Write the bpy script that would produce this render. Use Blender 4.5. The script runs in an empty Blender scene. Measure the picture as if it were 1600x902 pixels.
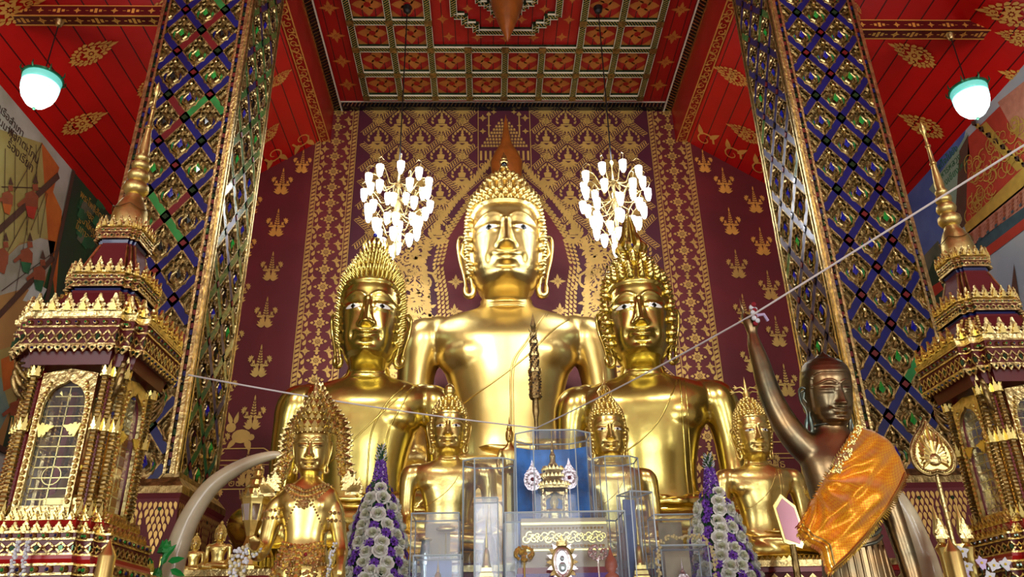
import bpy, bmesh, math, random
import numpy as np
from mathutils import Vector, Matrix
from mathutils.bvhtree import BVHTree
from mathutils.geometry import tessellate_polygon
random.seed(7)
PI = math.pi
sc = bpy.context.scene
COL = sc.collection

# ---------------------------------------------------------------- camera
FPX = 1237.0
PITCH = 0.44057
YAW = 0.03421
ROLL = 0.02064
CAMX = -0.38
EYE = 1.5
cam_d = bpy.data.cameras.new('camera')
cam = bpy.data.objects.new('camera', cam_d)
COL.objects.link(cam)
cam.matrix_world = (Matrix.Translation((CAMX, 0, EYE)) @ Matrix.Rotation(-YAW, 4, 'Z') @ Matrix.Rotation(PI / 2 + PITCH, 4, 'X')
                    @ Matrix.Rotation(-ROLL, 4, 'Z'))
cam_d.sensor_width = 36.0
cam_d.lens = FPX / 1600.0 * 36.0
cam_d.clip_end = 200
sc.camera = cam

# ---------------------------------------------------------------- light
world = bpy.data.worlds.new('world')
sc.world = world
world.use_nodes = True
wb = world.node_tree.nodes['Background']
wb.inputs[0].default_value = (0.80, 0.88, 1.0, 1)
wb.inputs[1].default_value = 1.0
sc.view_settings.view_transform = 'Standard'
sc.view_settings.look = 'None'
sc.view_settings.gamma = 1
sc.view_settings.use_curve_mapping = False
sc.view_settings.exposure = 0.0
sc.cycles.max_bounces = 7
sc.cycles.diffuse_bounces = 3
sc.cycles.glossy_bounces = 4
sc.cycles.transmission_bounces = 6
sc.cycles.transparent_max_bounces = 24
sc.cycles.caustics_reflective = False
sc.cycles.caustics_refractive = False
sc.cycles.sample_clamp_indirect = 6

def area(name, loc, target, sx, sy, power, color=(1, 1, 1)):
    l = bpy.data.lights.new(name, 'AREA')
    l.shape = 'RECTANGLE'; l.size = sx; l.size_y = sy; l.energy = power; l.color = color
    o = bpy.data.objects.new(name, l); COL.objects.link(o)
    o.location = loc
    o.rotation_euler = (Vector(target) - Vector(loc)).to_track_quat('-Z', 'Y').to_euler()
    return o
# added area lights: assumed daylight from the unseen doorway and sides behind the visitor
area('added_door_daylight', (0, -11.6, 3.4), (0, 8, 4.8), 4.4, 5.2, 580, (0.98, 0.98, 1.0))
for s in (-1, 1):
    for k, yy in enumerate((-8.5, -5.0)):
        area('added_side_daylight', (s * 7.2, yy, 3.4), (-s * 2.5, yy + 7, 5.2), 1.8, 3.0, 300, (0.96, 0.98, 1.0))  # added light before a solid wall; no window opening is built
# added fill lights without fixtures, high over the worshippers' end, brightening the altar images
for s in (-1, 1):
    area('added_altar_fill', (s * 2.7, 1.5, 9.6), (s * 0.6, 12, 6.4), 0.9, 0.5, 85, (1.0, 0.97, 0.90)).data.spread = 1.4

def ray(px, py):
    """direction from the visitor's eye through a photo pixel (X, depth, Z)"""
    u = (px - 800) / FPX; v = (451 - py) / FPX
    u, v = u * math.cos(ROLL) + v * math.sin(ROLL), -u * math.sin(ROLL) + v * math.cos(ROLL)
    y = math.cos(PITCH) - v * math.sin(PITCH); z = math.sin(PITCH) + v * math.cos(PITCH)
    return Vector((u * math.cos(YAW) + y * math.sin(YAW), -u * math.sin(YAW) + y * math.cos(YAW), z))
def P(px, py, Y):
    r = ray(px, py); t = Y / r.y
    return Vector((CAMX + r.x * t, Y, EYE + r.z * t))
def PX(px, py, X0):
    r = ray(px, py); t = (X0 - CAMX) / r.x
    return Vector((X0, r.y * t, EYE + r.z * t))
def PL(px, py, O, n):
    """point of the plane (O, n) seen at a pixel"""
    r = ray(px, py); e = Vector((CAMX, 0, EYE))
    t = (Vector(O) - e).dot(n) / r.dot(n)
    return e + r * t

# ---------------------------------------------------------------- materials
def lin(c):
    return tuple((v / 12.92 if v <= 0.04045 else ((v + 0.055) / 1.055) ** 2.4) for v in c)
def rgb(r, g, b):
    return lin((r / 255.0, g / 255.0, b / 255.0)) + (1,)
MATS = {}
def mat(name, color, rough=0.5, metal=0.0, bump=0.0, bscale=30.0, var=0.0, vscale=4.0, emit=0.0, emit_col=None,
        spec=0.5, coat=0.0, alpha=1.0, rvar=0.0, color2=None, sheen=0.0):
    m = bpy.data.materials.new(name); m.use_nodes = True
    nt = m.node_tree; N = nt.nodes; L = nt.links
    b = N['Principled BSDF']
    b.inputs['Base Color'].default_value = color
    b.inputs['Roughness'].default_value = rough
    b.inputs['Metallic'].default_value = metal
    b.inputs['Specular IOR Level'].default_value = spec
    b.inputs['Coat Weight'].default_value = coat
    b.inputs['Alpha'].default_value = alpha
    b.inputs['Sheen Weight'].default_value = sheen
    tc = N.new('ShaderNodeTexCoord')
    if var > 0 or color2:
        n = N.new('ShaderNodeTexNoise'); n.inputs['Scale'].default_value = vscale; n.inputs['Detail'].default_value = 4
        L.new(tc.outputs['Object'], n.inputs['Vector'])
        mx = N.new('ShaderNodeMix'); mx.data_type = 'RGBA'
        mx.inputs[6].default_value = color
        c2 = color2 or tuple(c * (1 - var) for c in color[:3]) + (1,)
        mx.inputs[7].default_value = c2
        r = N.new('ShaderNodeMapRange'); r.inputs['From Min'].default_value = 0.35; r.inputs['From Max'].default_value = 0.65
        L.new(n.outputs['Fac'], r.inputs['Value']); L.new(r.outputs['Result'], mx.inputs[0])
        L.new(mx.outputs[2], b.inputs['Base Color'])
        if rvar > 0:
            rr = N.new('ShaderNodeMapRange'); rr.inputs['To Min'].default_value = rough; rr.inputs['To Max'].default_value = rough + rvar
            L.new(n.outputs['Fac'], rr.inputs['Value']); L.new(rr.outputs['Result'], b.inputs['Roughness'])
    if bump > 0:
        n2 = N.new('ShaderNodeTexNoise'); n2.inputs['Scale'].default_value = bscale; n2.inputs['Detail'].default_value = 3
        L.new(tc.outputs['Object'], n2.inputs['Vector'])
        bp = N.new('ShaderNodeBump'); bp.inputs['Strength'].default_value = bump; bp.inputs['Distance'].default_value = 0.02
        L.new(n2.outputs['Fac'], bp.inputs['Height']); L.new(bp.outputs['Normal'], b.inputs['Normal'])
    if emit > 0:
        b.inputs['Emission Color'].default_value = emit_col or color
        b.inputs['Emission Strength'].default_value = emit
    MATS[name] = m
    return m
def planks(name, color, dark, pitch, axis=0, rough=0.4):
    """painted boards: grooves every pitch metres along one object axis"""
    m = mat(name, color, rough, var=0.12, vscale=1.5)
    N = m.node_tree.nodes; L = m.node_tree.links; b = N['Principled BSDF']
    tc = N.new('ShaderNodeTexCoord'); sx = N.new('ShaderNodeSeparateXYZ'); L.new(tc.outputs['Object'], sx.inputs[0])
    a = N.new('ShaderNodeMath'); a.operation = 'DIVIDE'; a.inputs[1].default_value = pitch; L.new(sx.outputs[axis], a.inputs[0])
    f = N.new('ShaderNodeMath'); f.operation = 'FRACT'; L.new(a.outputs[0], f.inputs[0])
    g = N.new('ShaderNodeMath'); g.operation = 'LESS_THAN'; g.inputs[1].default_value = 0.07; L.new(f.outputs[0], g.inputs[0])
    src = b.inputs['Base Color'].links[0].from_socket
    mx = N.new('ShaderNodeMix'); mx.data_type = 'RGBA'; mx.inputs[7].default_value = dark
    L.new(g.outputs[0], mx.inputs[0]); L.new(src, mx.inputs[6]); L.new(mx.outputs[2], b.inputs['Base Color'])
    return m
# gold of the statues
GOLD = mat('gold_leaf', (0.88, 0.665, 0.23, 1), 0.28, 1.0, bump=0.10, bscale=5, var=0.14, vscale=3.0, rvar=0.10)
GOLD_G = mat('polished_brass_gold', (0.76, 0.62, 0.17, 1), 0.20, 1.0, bump=0.10, bscale=4, var=0.12, vscale=3.0, rvar=0.08)
GOLD_S = mat('bright_gold', (0.88, 0.71, 0.24, 1), 0.29, 1.0, bump=0.06, bscale=10, var=0.1, vscale=6)
GOLD_O = mat('ornament_gold', (0.80, 0.62, 0.26, 1), 0.30, 1.0, bump=0.4, bscale=30, var=0.45, vscale=18)
GOLD_D = mat('aged_gold', (0.44, 0.31, 0.12, 1), 0.42, 1.0, bump=0.5, bscale=25, var=0.6, vscale=14)
STENCIL = mat('gold_stencil', rgb(226, 182, 98), 0.38, 0.45, var=0.2, vscale=3)
STENCIL_O = mat('gold_stencil_orange', rgb(244, 172, 78), 0.45, 0.12, var=0.2, vscale=3)
STENCIL_C = mat('dull_gold_stencil', rgb(202, 116, 44), 0.5, 0.1, var=0.2, vscale=3)
SPIREG = mat('spire_gold', (0.82, 0.66, 0.24, 1), 0.40, 1.0, bump=0.2, bscale=20, var=0.2, vscale=8)
MAROON = mat('maroon_plaster', rgb(112, 26, 32), 0.6, bump=0.08, bscale=10, var=0.25, vscale=1.2)
PURPLE = mat('deep_plum_lacquer', rgb(84, 20, 40), 0.55, var=0.2, vscale=1.0)
RED_L = mat('red_lacquer', rgb(176, 20, 14), 0.35, var=0.2, vscale=2)
RED_D = mat('dark_red_lacquer', rgb(104, 16, 18), 0.38, var=0.3, vscale=3)
REDP_X = planks('red_boards_along', rgb(204, 14, 8), rgb(70, 4, 4), 0.235, 0)
REDP_N = planks('red_boards_nave', rgb(170, 12, 9), rgb(60, 4, 4), 0.245, 0)
BLUE = mat('blue_glass_strip', (0.002, 0.007, 0.11, 1), 0.3, 0.0, var=0.4, vscale=5, coat=0.1)
GREEN = mat('green_glass_strip', rgb(40, 130, 62), 0.15, 0.0, var=0.4, vscale=5, coat=0.6)
MIRROR_G = mat('green_mirror', rgb(52, 84, 52), 0.12, 0.6, var=0.5, vscale=12)
BLACKM = mat('black_mirror', rgb(14, 18, 20), 0.12, 0.2, coat=0.5)
GEM_B = mat('blue_gem', rgb(16, 26, 140), 0.08, coat=1.0)
GEM_G = mat('green_gem', rgb(24, 140, 52), 0.08, coat=1.0)
GEM_W = mat('clear_gem', rgb(190, 210, 214), 0.08, 0.6)
WHITE_T = mat('white_trim', rgb(228, 216, 186), 0.4)
CREAM = mat('cream_plaster', rgb(226, 218, 200), 0.7, bump=0.1, var=0.06)
BRONZE = mat('dark_bronze', (0.32, 0.20, 0.09, 1), 0.27, 1.0, color2=(0.17, 0.17, 0.11, 1), vscale=5, bump=0.08, bscale=12, rvar=0.12)
VERDI = mat('verdigris_bronze', (0.14, 0.24, 0.22, 1), 0.35, 0.8, color2=(0.20, 0.16, 0.10, 1), vscale=9)
IVORY = mat('ivory', rgb(252, 240, 196), 0.36, coat=0.4, var=0.12, vscale=4, color2=rgb(226, 210, 168))
WOOD = mat('varnished_wood', rgb(150, 78, 26), 0.3, coat=0.4, var=0.3, vscale=6)
EYEW = mat('shell_eye_white', rgb(240, 236, 228), 0.2)
EYEB = mat('black_pupil', rgb(8, 8, 8), 0.15)
STRINGM = mat('white_cotton', rgb(226, 220, 214), 0.8)
ROSE = mat('ivory_rose_petal', rgb(250, 250, 238), 0.6, var=0.08, vscale=20, sheen=0.2)
ROSE_IN = mat('inner_rose_petal', rgb(232, 234, 200), 0.6, var=0.1, vscale=20)
VIOLET = mat('violet_petal', rgb(132, 78, 196), 0.55, var=0.25, vscale=30)
VIOLET_D = mat('deep_violet_petal', rgb(92, 44, 156), 0.55, var=0.25, vscale=30)
LEAFG = mat('leaf_green', rgb(44, 92, 48), 0.5, var=0.4, vscale=20)
LOTUSG = mat('lotus_bud_green', rgb(36, 170, 72), 0.35, var=0.2, vscale=8)
LOTUSY = mat('lotus_yellow', rgb(232, 206, 60), 0.45)
JASM = mat('jasmine_white', rgb(228, 232, 236), 0.6, var=0.15, vscale=60)
JASMY = mat('jasmine_cream', rgb(232, 218, 160), 0.6, var=0.2, vscale=60)
PINKF = mat('pale_lilac_petal', rgb(214, 196, 232), 0.6)
MIRROR = mat('mirror_facet', (0.85, 0.82, 0.84, 1), 0.06, 1.0)
MIRRORP = mat('pinkish_mirror', rgb(190, 140, 150), 0.4, 0.8)
SILVER = mat('silver_filigree', (0.86, 0.78, 0.76, 1), 0.3, 1.0, bump=0.3, bscale=60)
BACKBLUE = mat('blue_satin_backing', rgb(70, 160, 250), 0.35, var=0.45, vscale=7)
PALEB = mat('pale_blue_backing', rgb(150, 176, 222), 0.5, var=0.2, vscale=7)
PALEG = mat('pale_champagne_lining', rgb(206, 192, 150), 0.5, var=0.2, vscale=9)
DARKV = mat('dark_interior', rgb(40, 16, 22), 0.5)
BLUESAT = mat('purple_velvet', rgb(88, 40, 140), 0.7)
REDVEL = mat('red_velvet', rgb(150, 14, 32), 0.7, var=0.3, vscale=10)
STONE = mat('stone_floor', rgb(150, 120, 96), 0.35, var=0.2)
BLACK = mat('black_iron', rgb(16, 14, 14), 0.4)
GREENCAP = mat('green_brass_cap', rgb(60, 120, 84), 0.3, 0.7)
BULB = mat('lit_bulb', (1, 1, 1, 1), 0.4, emit=26.0, emit_col=(0.86, 0.90, 1.0, 1))
CUP = mat('lit_glass_cup', (1, 1, 1, 1), 0.15, emit=0.9, emit_col=(0.85, 0.88, 1.0, 1), alpha=0.45)
GLOBE = mat('lit_frosted_globe', (0.8, 1, 0.95, 1), 0.2, emit=9.0, emit_col=(0.72, 1.0, 0.95, 1))
GLOBEM = mat('lit_globe_middle', (0.5, 0.9, 0.85, 1), 0.2, emit=2.0, emit_col=(0.42, 1.0, 0.95, 1))
GLOBET = mat('lit_globe_shoulder', (0.3, 0.75, 0.65, 1), 0.2, emit=0.55, emit_col=(0.16, 0.85, 0.72, 1))
def acrylic(name, tint=(0.93, 0.96, 1.0), a=0.13, rough=0.03):
    m = bpy.data.materials.new(name); m.use_nodes = True
    nt = m.node_tree; N = nt.nodes; L = nt.links
    N.remove(N['Principled BSDF']); out = N['Material Output']
    tr = N.new('ShaderNodeBsdfTransparent'); tr.inputs[0].default_value = tint + (1,)
    gl = N.new('ShaderNodeBsdfGlossy'); gl.inputs['Roughness'].default_value = rough
    df = N.new('ShaderNodeBsdfDiffuse'); df.inputs[0].default_value = (0.86, 0.9, 0.97, 1)
    lw = N.new('ShaderNodeLayerWeight'); lw.inputs['Blend'].default_value = 0.25
    mr = N.new('ShaderNodeMapRange'); mr.inputs['To Min'].default_value = 0.022; mr.inputs['To Max'].default_value = 0.6
    L.new(lw.outputs['Facing'], mr.inputs['Value'])
    m1 = N.new('ShaderNodeMixShader'); m1.inputs[0].default_value = a
    L.new(tr.outputs[0], m1.inputs[1]); L.new(df.outputs[0], m1.inputs[2])
    m2 = N.new('ShaderNodeMixShader'); L.new(mr.outputs['Result'], m2.inputs[0])
    L.new(m1.outputs[0], m2.inputs[1]); L.new(gl.outputs[0], m2.inputs[2])
    L.new(m2.outputs[0], out.inputs['Surface'])
    return m
ACRYL = acrylic('clear_acrylic', a=0.05)
ACRYL_EDGE = mat('acrylic_edge', rgb(208, 226, 230), 0.2, emit=0.0)
GLASSW = acrylic('shrine_glass', (0.80, 0.84, 0.9), 0.05)
# orange brocade robe with a fine woven diaper
def brocade():
    m = mat('orange_brocade', rgb(255, 178, 14), 0.36, 0.38, bump=0.25, bscale=12, sheen=0.3)
    N = m.node_tree.nodes; L = m.node_tree.links; b = N['Principled BSDF']
    tc = N.new('ShaderNodeTexCoord')
    mp = N.new('ShaderNodeMapping'); mp.inputs['Rotation'].default_value = (0, 0.78, 0); L.new(tc.outputs['Object'], mp.inputs['Vector'])
    ck = N.new('ShaderNodeTexChecker'); ck.inputs['Scale'].default_value = 110
    ck.inputs[1].default_value = rgb(255, 186, 24); ck.inputs[2].default_value = rgb(240, 138, 6)
    L.new(mp.outputs[0], ck.inputs['Vector']); L.new(ck.outputs['Color'], b.inputs['Base Color'])
    return m
BROC = brocade()

# ---------------------------------------------------------------- mesh helpers
class MB:
    """collects shapes; build() links them as ONE mesh object"""
    def __init__(s):
        s.v = []; s.f = []; s.m = []; s.mats = []
    def mi(s, m):
        if m not in s.mats: s.mats.append(m)
        return s.mats.index(m)
    def add(s, vs, fs, m):
        o = len(s.v); k = s.mi(m)
        s.v.extend([tuple(p) for p in vs])
        s.f.extend([tuple(i + o for i in f) for f in fs]); s.m.extend([k] * len(fs))
    def box(s, a, b, m):
        x0, y0, z0 = a; x1, y1, z1 = b
        vs = [(x0, y0, z0), (x1, y0, z0), (x1, y1, z0), (x0, y1, z0), (x0, y0, z1), (x1, y0, z1), (x1, y1, z1), (x0, y1, z1)]
        s.add(vs, [(0, 3, 2, 1), (4, 5, 6, 7), (0, 1, 5, 4), (1, 2, 6, 5), (2, 3, 7, 6), (3, 0, 4, 7)], m)
    def obox(s, c, ax, ay, az, m):
        """oriented box: centre and three half-axis vectors"""
        c = Vector(c); ax = Vector(ax); ay = Vector(ay); az = Vector(az)
        vs = [c + i * ax + j * ay + k * az for k in (-1, 1) for (i, j) in ((-1, -1), (1, -1), (1, 1), (-1, 1))]
        s.add(vs, [(0, 3, 2, 1), (4, 5, 6, 7), (0, 1, 5, 4), (1, 2, 6, 5), (2, 3, 7, 6), (3, 0, 4, 7)], m)
    def tube(s, pts, rad, m, n=8, flat=1.0, up=None, caps=True, closed=False):
        """sweep of a circle (or flattened circle) along points with a radius per point"""
        pts = [Vector(p) for p in pts]
        if not hasattr(rad, '__len__'): rad = [rad] * len(pts)
        vs = []; fs = []
        prev = None; K = len(pts)
        for i, p in enumerate(pts):
            if closed: t = pts[(i + 1) % K] - pts[i - 1]
            else: t = pts[min(i + 1, K - 1)] - pts[max(i - 1, 0)]
            if t.length < 1e-9: t = Vector((0, 0, 1))
            t.normalize()
            if up is not None: a = Vector(up) - t * t.dot(Vector(up))
            elif prev is None:
                a = Vector((0, 0, 1)) if abs(t.z) < 0.9 else Vector((0, 1, 0)); a = a - t * t.dot(a)
            else: a = prev - t * t.dot(prev)
            if a.length < 1e-6: a = t.orthogonal()
            a.normalize(); prev = a; b = t.cross(a)
            for k in range(n):
                th = 2 * PI * k / n
                vs.append(p + (a * math.cos(th) * flat + b * math.sin(th)) * rad[i])
        R = K if closed else K - 1
        for i in range(R):
            j = (i + 1) % K
            for k in range(n):
                k2 = (k + 1) % n
                fs.append((i * n + k, i * n + k2, j * n + k2, j * n + k))
        if caps and not closed:
            fs.append(tuple(range(n - 1, -1, -1))); fs.append(tuple((K - 1) * n + k for k in range(n)))
        s.add(vs, fs, m)
    def lathe(s, prof, c, m, n=16, sx=1.0, sy=1.0, axis=None, rot=0.0):
        """profile [(z, r)] turned about a vertical axis at c"""
        c = Vector(c); vs = []; fs = []
        ax = Vector(axis).normalized() if axis is not None else None
        if ax is not None:
            q = Vector((0, 0, 1)).rotation_difference(ax)
        for (z, r) in prof:
            for k in range(n):
                th = 2 * PI * k / n + rot
                p = Vector((r * math.cos(th) * sx, r * math.sin(th) * sy, z))
                if ax is not None: p = q @ p
                vs.append(c + p)
        for i in range(len(prof) - 1):
            for k in range(n):
                k2 = (k + 1) % n
                fs.append((i * n + k, i * n + k2, (i + 1) * n + k2, (i + 1) * n + k))
        if prof[0][1] > 1e-5: fs.append(tuple(range(n - 1, -1, -1)))
        if prof[-1][1] > 1e-5: fs.append(tuple((len(prof) - 1) * n + k for k in range(n)))
        s.add(vs, fs, m)
    def loft(s, prof, poly, c, m):
        """sections of a plan polygon (unit half size) scaled by r at height z"""
        c = Vector(c); vs = []; fs = []; n = len(poly)
        for (z, r) in prof:
            for (x, y) in poly: vs.append(c + Vector((x * r, y * r, z)))
        for i in range(len(prof) - 1):
            for k in range(n):
                k2 = (k + 1) % n
                fs.append((i * n + k, i * n + k2, (i + 1) * n + k2, (i + 1) * n + k))
        s.add(vs, fs, m)
        for i, flip in ((0, True), (len(prof) - 1, False)):
            pts = [Vector((x, y, 0)) for (x, y) in poly]
            tr = tessellate_polygon([pts])
            s.add(vs[i * n:(i + 1) * n], [tuple(t) for t in tr], m)
    def poly(s, pts2, O, ex, ey, m, off=0.0, thick=0.0):
        """a flat outline on the plane O, ex, ey; thick gives it a body"""
        O = Vector(O); ex = Vector(ex); ey = Vector(ey); nn = ex.cross(ey).normalized()
        base = [O + ex * x + ey * y + nn * off for (x, y) in pts2]
        tr = tess(pts2)
        if thick <= 0:
            s.add(base, tr, m)
        else:
            top = [p + nn * thick for p in base]; n = len(base)
            fs = [tuple(i + n for i in t) for t in tr] + [tuple(reversed(t)) for t in tr]
            fs += [(i, (i + 1) % n, (i + 1) % n + n, i + n) for i in range(n)]
            s.add(base + top, fs, m)
    def sphere(s, c, r, m, n=12, k=8, sx=1, sy=1, sz=1):
        prof = [(-r * math.cos(PI * i / k) * sz, max(r * math.sin(PI * i / k), 0 if i in (0, k) else 1e-4)) for i in range(k + 1)]
        s.lathe(prof, c, m, n, sx, sy)
    def inst(s, other, M, mats=None, keep=None):
        """copy the shapes of another collector through a matrix"""
        A = np.array(other.v); Mx = np.array(M)
        B = A @ Mx[:3, :3].T + Mx[:3, 3]
        for k, m in enumerate(other.mats):
            fs = [f for f, q in zip(other.f, other.m) if q == k]
            if keep is not None:
                fs = [f for f in fs if keep(A[list(f)].mean(axis=0), B[list(f)].mean(axis=0))]
            if not fs: continue
            used = sorted(set(i for f in fs for i in f)); mp = {u: i for i, u in enumerate(used)}
            s.add(B[used].tolist(), [tuple(mp[i] for i in f) for f in fs], (mats or {}).get(m, m))
    def build(s, name, parent=None, smooth=False, label=None, cat=None, group=None, kind=None, loc=None, rotz=0.0, angle=None):
        me = bpy.data.meshes.new(name)
        me.from_pydata(s.v, [], s.f)
        for m in s.mats: me.materials.append(m)
        if len(s.f): me.polygons.foreach_set('material_index', s.m)
        if smooth: me.polygons.foreach_set('use_smooth', [True] * len(s.f))
        me.update()
        if angle is not None:
            try: me.set_sharp_from_angle(angle=angle)
            except Exception: pass
        o = bpy.data.objects.new(name, me); COL.objects.link(o)
        if parent is not None: o.parent = parent
        if loc is not None: o.location = loc; o.rotation_euler = (0, 0, rotz)
        tag(o, label, cat, group, kind)
        return o
_T = {}
def tess(pts2):
    key = tuple((round(x, 5), round(y, 5)) for x, y in pts2)
    if key in _T: return _T[key]
    if len(pts2) == 3: r = [(0, 1, 2)]
    elif len(pts2) == 4: r = [(0, 1, 2, 3)]
    else: r = [tuple(t) for t in tessellate_polygon([[Vector((x, y, 0)) for x, y in pts2]])]
    # make every triangle face +normal
    out = []
    for t in r:
        a = sum(pts2[t[i]][0] * pts2[t[(i + 1) % len(t)]][1] - pts2[t[(i + 1) % len(t)]][0] * pts2[t[i]][1] for i in range(len(t)))
        out.append(t if a >= 0 else tuple(reversed(t)))
    _T[key] = out
    return out
def tag(o, label=None, cat=None, group=None, kind=None):
    if label: o['label'] = label
    if cat: o['category'] = cat
    if group: o['group'] = group
    if kind: o['kind'] = kind
    return o
def empty(name, loc, label=None, cat=None, group=None, rotz=0.0, scale=1.0):
    o = bpy.data.objects.new(name, None); COL.objects.link(o)
    o.location = loc; o.rotation_euler = (0, 0, rotz); o.scale = (scale,) * 3 if not hasattr(scale, '__len__') else scale
    o.empty_display_size = 0.1
    return tag(o, label, cat, group)
def kids(o): return [c for c in bpy.data.objects if c.parent == o]
def copy_tree(o, loc=None, rotz=None, scale=None, label=None, group=None, parent=None):
    ch = kids(o)
    c = o.copy(); COL.objects.link(c); c.parent = parent
    if loc is not None: c.location = loc
    if rotz is not None: c.rotation_euler = (0, 0, rotz)
    if scale is not None: c.scale = (scale,) * 3
    if label: c['label'] = label
    if group: c['group'] = group
    for k in ch: copy_tree(k, parent=c)
    return c

# ---------------------------------------------------------------- flat ornament library (unit outlines)
def petal(cx, cy, ang, ln, wd, tip=0.62, n=5):
    """pointed leaf from its foot at cx, cy"""
    L = []; R = []
    for i in range(n + 1):
        t = i / n
        w = wd * 0.5 * (math.sin(PI * t ** tip) if 0 < t < 1 else 0)
        L.append((t * ln, w)); R.append((t * ln, -w))
    pts = L + R[-2:0:-1]
    ca, sa = math.cos(ang), math.sin(ang)
    return [(cx + x * ca - y * sa, cy + x * sa + y * ca) for x, y in pts][::-1]
def stroke(pts, w0, w1=None):
    """thick line as quads; width runs from w0 to w1"""
    if w1 is None: w1 = w0
    out = []; n = len(pts)
    L = []; R = []
    for i, (x, y) in enumerate(pts):
        x0, y0 = pts[max(i - 1, 0)]; x1, y1 = pts[min(i + 1, n - 1)]
        dx, dy = x1 - x0, y1 - y0; d = math.hypot(dx, dy) or 1
        w = (w0 + (w1 - w0) * i / (n - 1)) / 2
        L.append((x - dy / d * w, y + dx / d * w)); R.append((x + dy / d * w, y - dx / d * w))
    for i in range(n - 1): out.append([R[i], R[i + 1], L[i + 1], L[i]])
    return out
def swirl(cx, cy, r, a0, turns, w, inward=0.75, n=12):
    pts = []
    for i in range(n + 1):
        t = i / n; a = a0 + turns * 2 * PI * t; rr = r * (1 - inward * t)
        pts.append((cx + rr * math.cos(a), cy + rr * math.sin(a)))
    return stroke(pts, w, w * 0.35)
def circ(cx, cy, r, n=10, sy=1.0):
    return [(cx + r * math.cos(2 * PI * i / n), cy + r * sy * math.sin(2 * PI * i / n)) for i in range(n)]
def ringp(cx, cy, r0, r1, n=14):
    return [[(cx + r0 * math.cos(a), cy + r0 * math.sin(a)), (cx + r1 * math.cos(a), cy + r1 * math.sin(a)),
             (cx + r1 * math.cos(b), cy + r1 * math.sin(b)), (cx + r0 * math.cos(b), cy + r0 * math.sin(b))]
            for a, b in ((2 * PI * i / n, 2 * PI * (i + 1) / n) for i in range(n))]
def mirror(polys): return polys + [[(-x, y) for x, y in p][::-1] for p in polys]
def xf(polys, dx=0, dy=0, s=1.0, ang=0.0, sy=None):
    sy = s if sy is None else sy
    c, q = math.cos(ang), math.sin(ang)
    return [[(dx + (x * s) * c - (y * sy) * q, dy + (x * s) * q + (y * sy) * c) for x, y in p] for p in polys]
def leaf_motif():
    """big kranok leaf, tip at +x, about 2 long, 1.15 wide"""
    def bd(t, k):
        a = 2 * PI * t
        r = 0.56 * (1 + 0.0 * math.cos(a))
        x = math.cos(a) * 0.80; y = math.sin(a) * 0.56
        if x > 0: y *= (1 - x / 0.80) ** 0.32 if x < 0.8 else 0; x = x * 1.35
        return (x * k, y * k)
    out = []
    n = 22
    for i in range(n):   # outer flames
        t0, t1 = (i + 0.08) / n, (i + 0.86) / n
        tm = (t0 + t1) / 2
        a = bd(t0, 0.98); b = bd(t1, 0.98); c = bd(t1 + 0.01, 0.80); d = bd(t0 + 0.012, 0.80)
        out.append([d, a, bd(tm, 1.10), b, c])
    for i in range(13):
        t0, t1 = (i + 0.1) / 13, (i + 0.8) / 13
        out.append([bd(t0, 0.56), bd(t0, 0.73), bd((t0 + t1) / 2, 0.76), bd(t1, 0.73), bd(t1, 0.58)])
    for i in range(8):
        out.append(petal(0.05 + 0.10 * math.cos(i * PI / 4), 0.10 * math.sin(i * PI / 4), i * PI / 4, 0.30, 0.17))
    out.append(circ(0.05, 0, 0.07))
    out += swirl(0.62, 0.02, 0.16, 0, 1.2, 0.06)
    for s in (-1, 1):
        out.append(petal(-0.70, 0.0, PI + s * 0.5, 0.28, 0.12)); out += swirl(-0.45, s * 0.2, 0.12, 0, s * 1.1, 0.05)
    out.append(petal(0.95, 0, 0, 0.36, 0.14))
    return out
def lotus_motif():
    """bouquet in a lotus bowl, about 2 wide and 2.1 high, foot at y=-1"""
    h = []
    for i, (a, l) in enumerate(((0.2, .62), (0.55, .66), (0.95, .66), (1.35, .62))):
        h.append(petal(0.06, -0.92, a + 0.06, l, 0.24))
        h.append(petal(0.10, -0.62, a + 0.10, l * .62, 0.18))
    for k in range(5):
        h.append(petal(0.12 + 0.10 * k, -0.36 + 0.02 * k, PI / 2 - 0.25 * k, 0.22, 0.12))
    # stacked cone
    for k in range(7):
        w = 0.26 * (1 - k / 8.0); y = -0.25 + k * 0.17
        h.append([(0.015, y), (w, y + 0.07), (w * 0.8, y + 0.16), (0.015, y + 0.11)])
    h.append(petal(0.0, 0.86, PI / 2, 0.30, 0.12))
    # side sprig
    h += stroke([(0.28, -0.3), (0.42, 0.0), (0.62, 0.16)], 0.05, 0.03)
    for a in (0.2, 0.9, 1.6, 2.3, -0.5, -1.2): h.append(petal(0.68, 0.18, a, 0.27, 0.15))
    for a in (0.7, 1.6, -0.2): h.append(petal(0.42, -0.08, a, 0.22, 0.10))
    return mirror(h)
def star_motif():
    o = []
    for k in range(4):
        a = k * PI / 2
        o.append(petal(0.12 * math.cos(a), 0.12 * math.sin(a), a, 0.85, 0.36))
        o.append(petal(0.10 * math.cos(a + PI / 4), 0.10 * math.sin(a + PI / 4), a + PI / 4, 0.50, 0.24))
    o.append(circ(0, 0, 0.10, 8))
    return o
def rosette():
    o = []
    for k in range(8):
        a = k * PI / 4 + PI / 8
        o.append(petal(0.22 * math.cos(a), 0.22 * math.sin(a), a, 0.42, 0.30))
    o += ringp(0, 0, 0.12, 0.19, 10); o.append(circ(0, 0, 0.07, 6))
    for k in range(4):
        a = k * PI / 2
        o.append(petal(0.62 * math.cos(a), 0.62 * math.sin(a), a, 0.36, 0.30))
    return o
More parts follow.
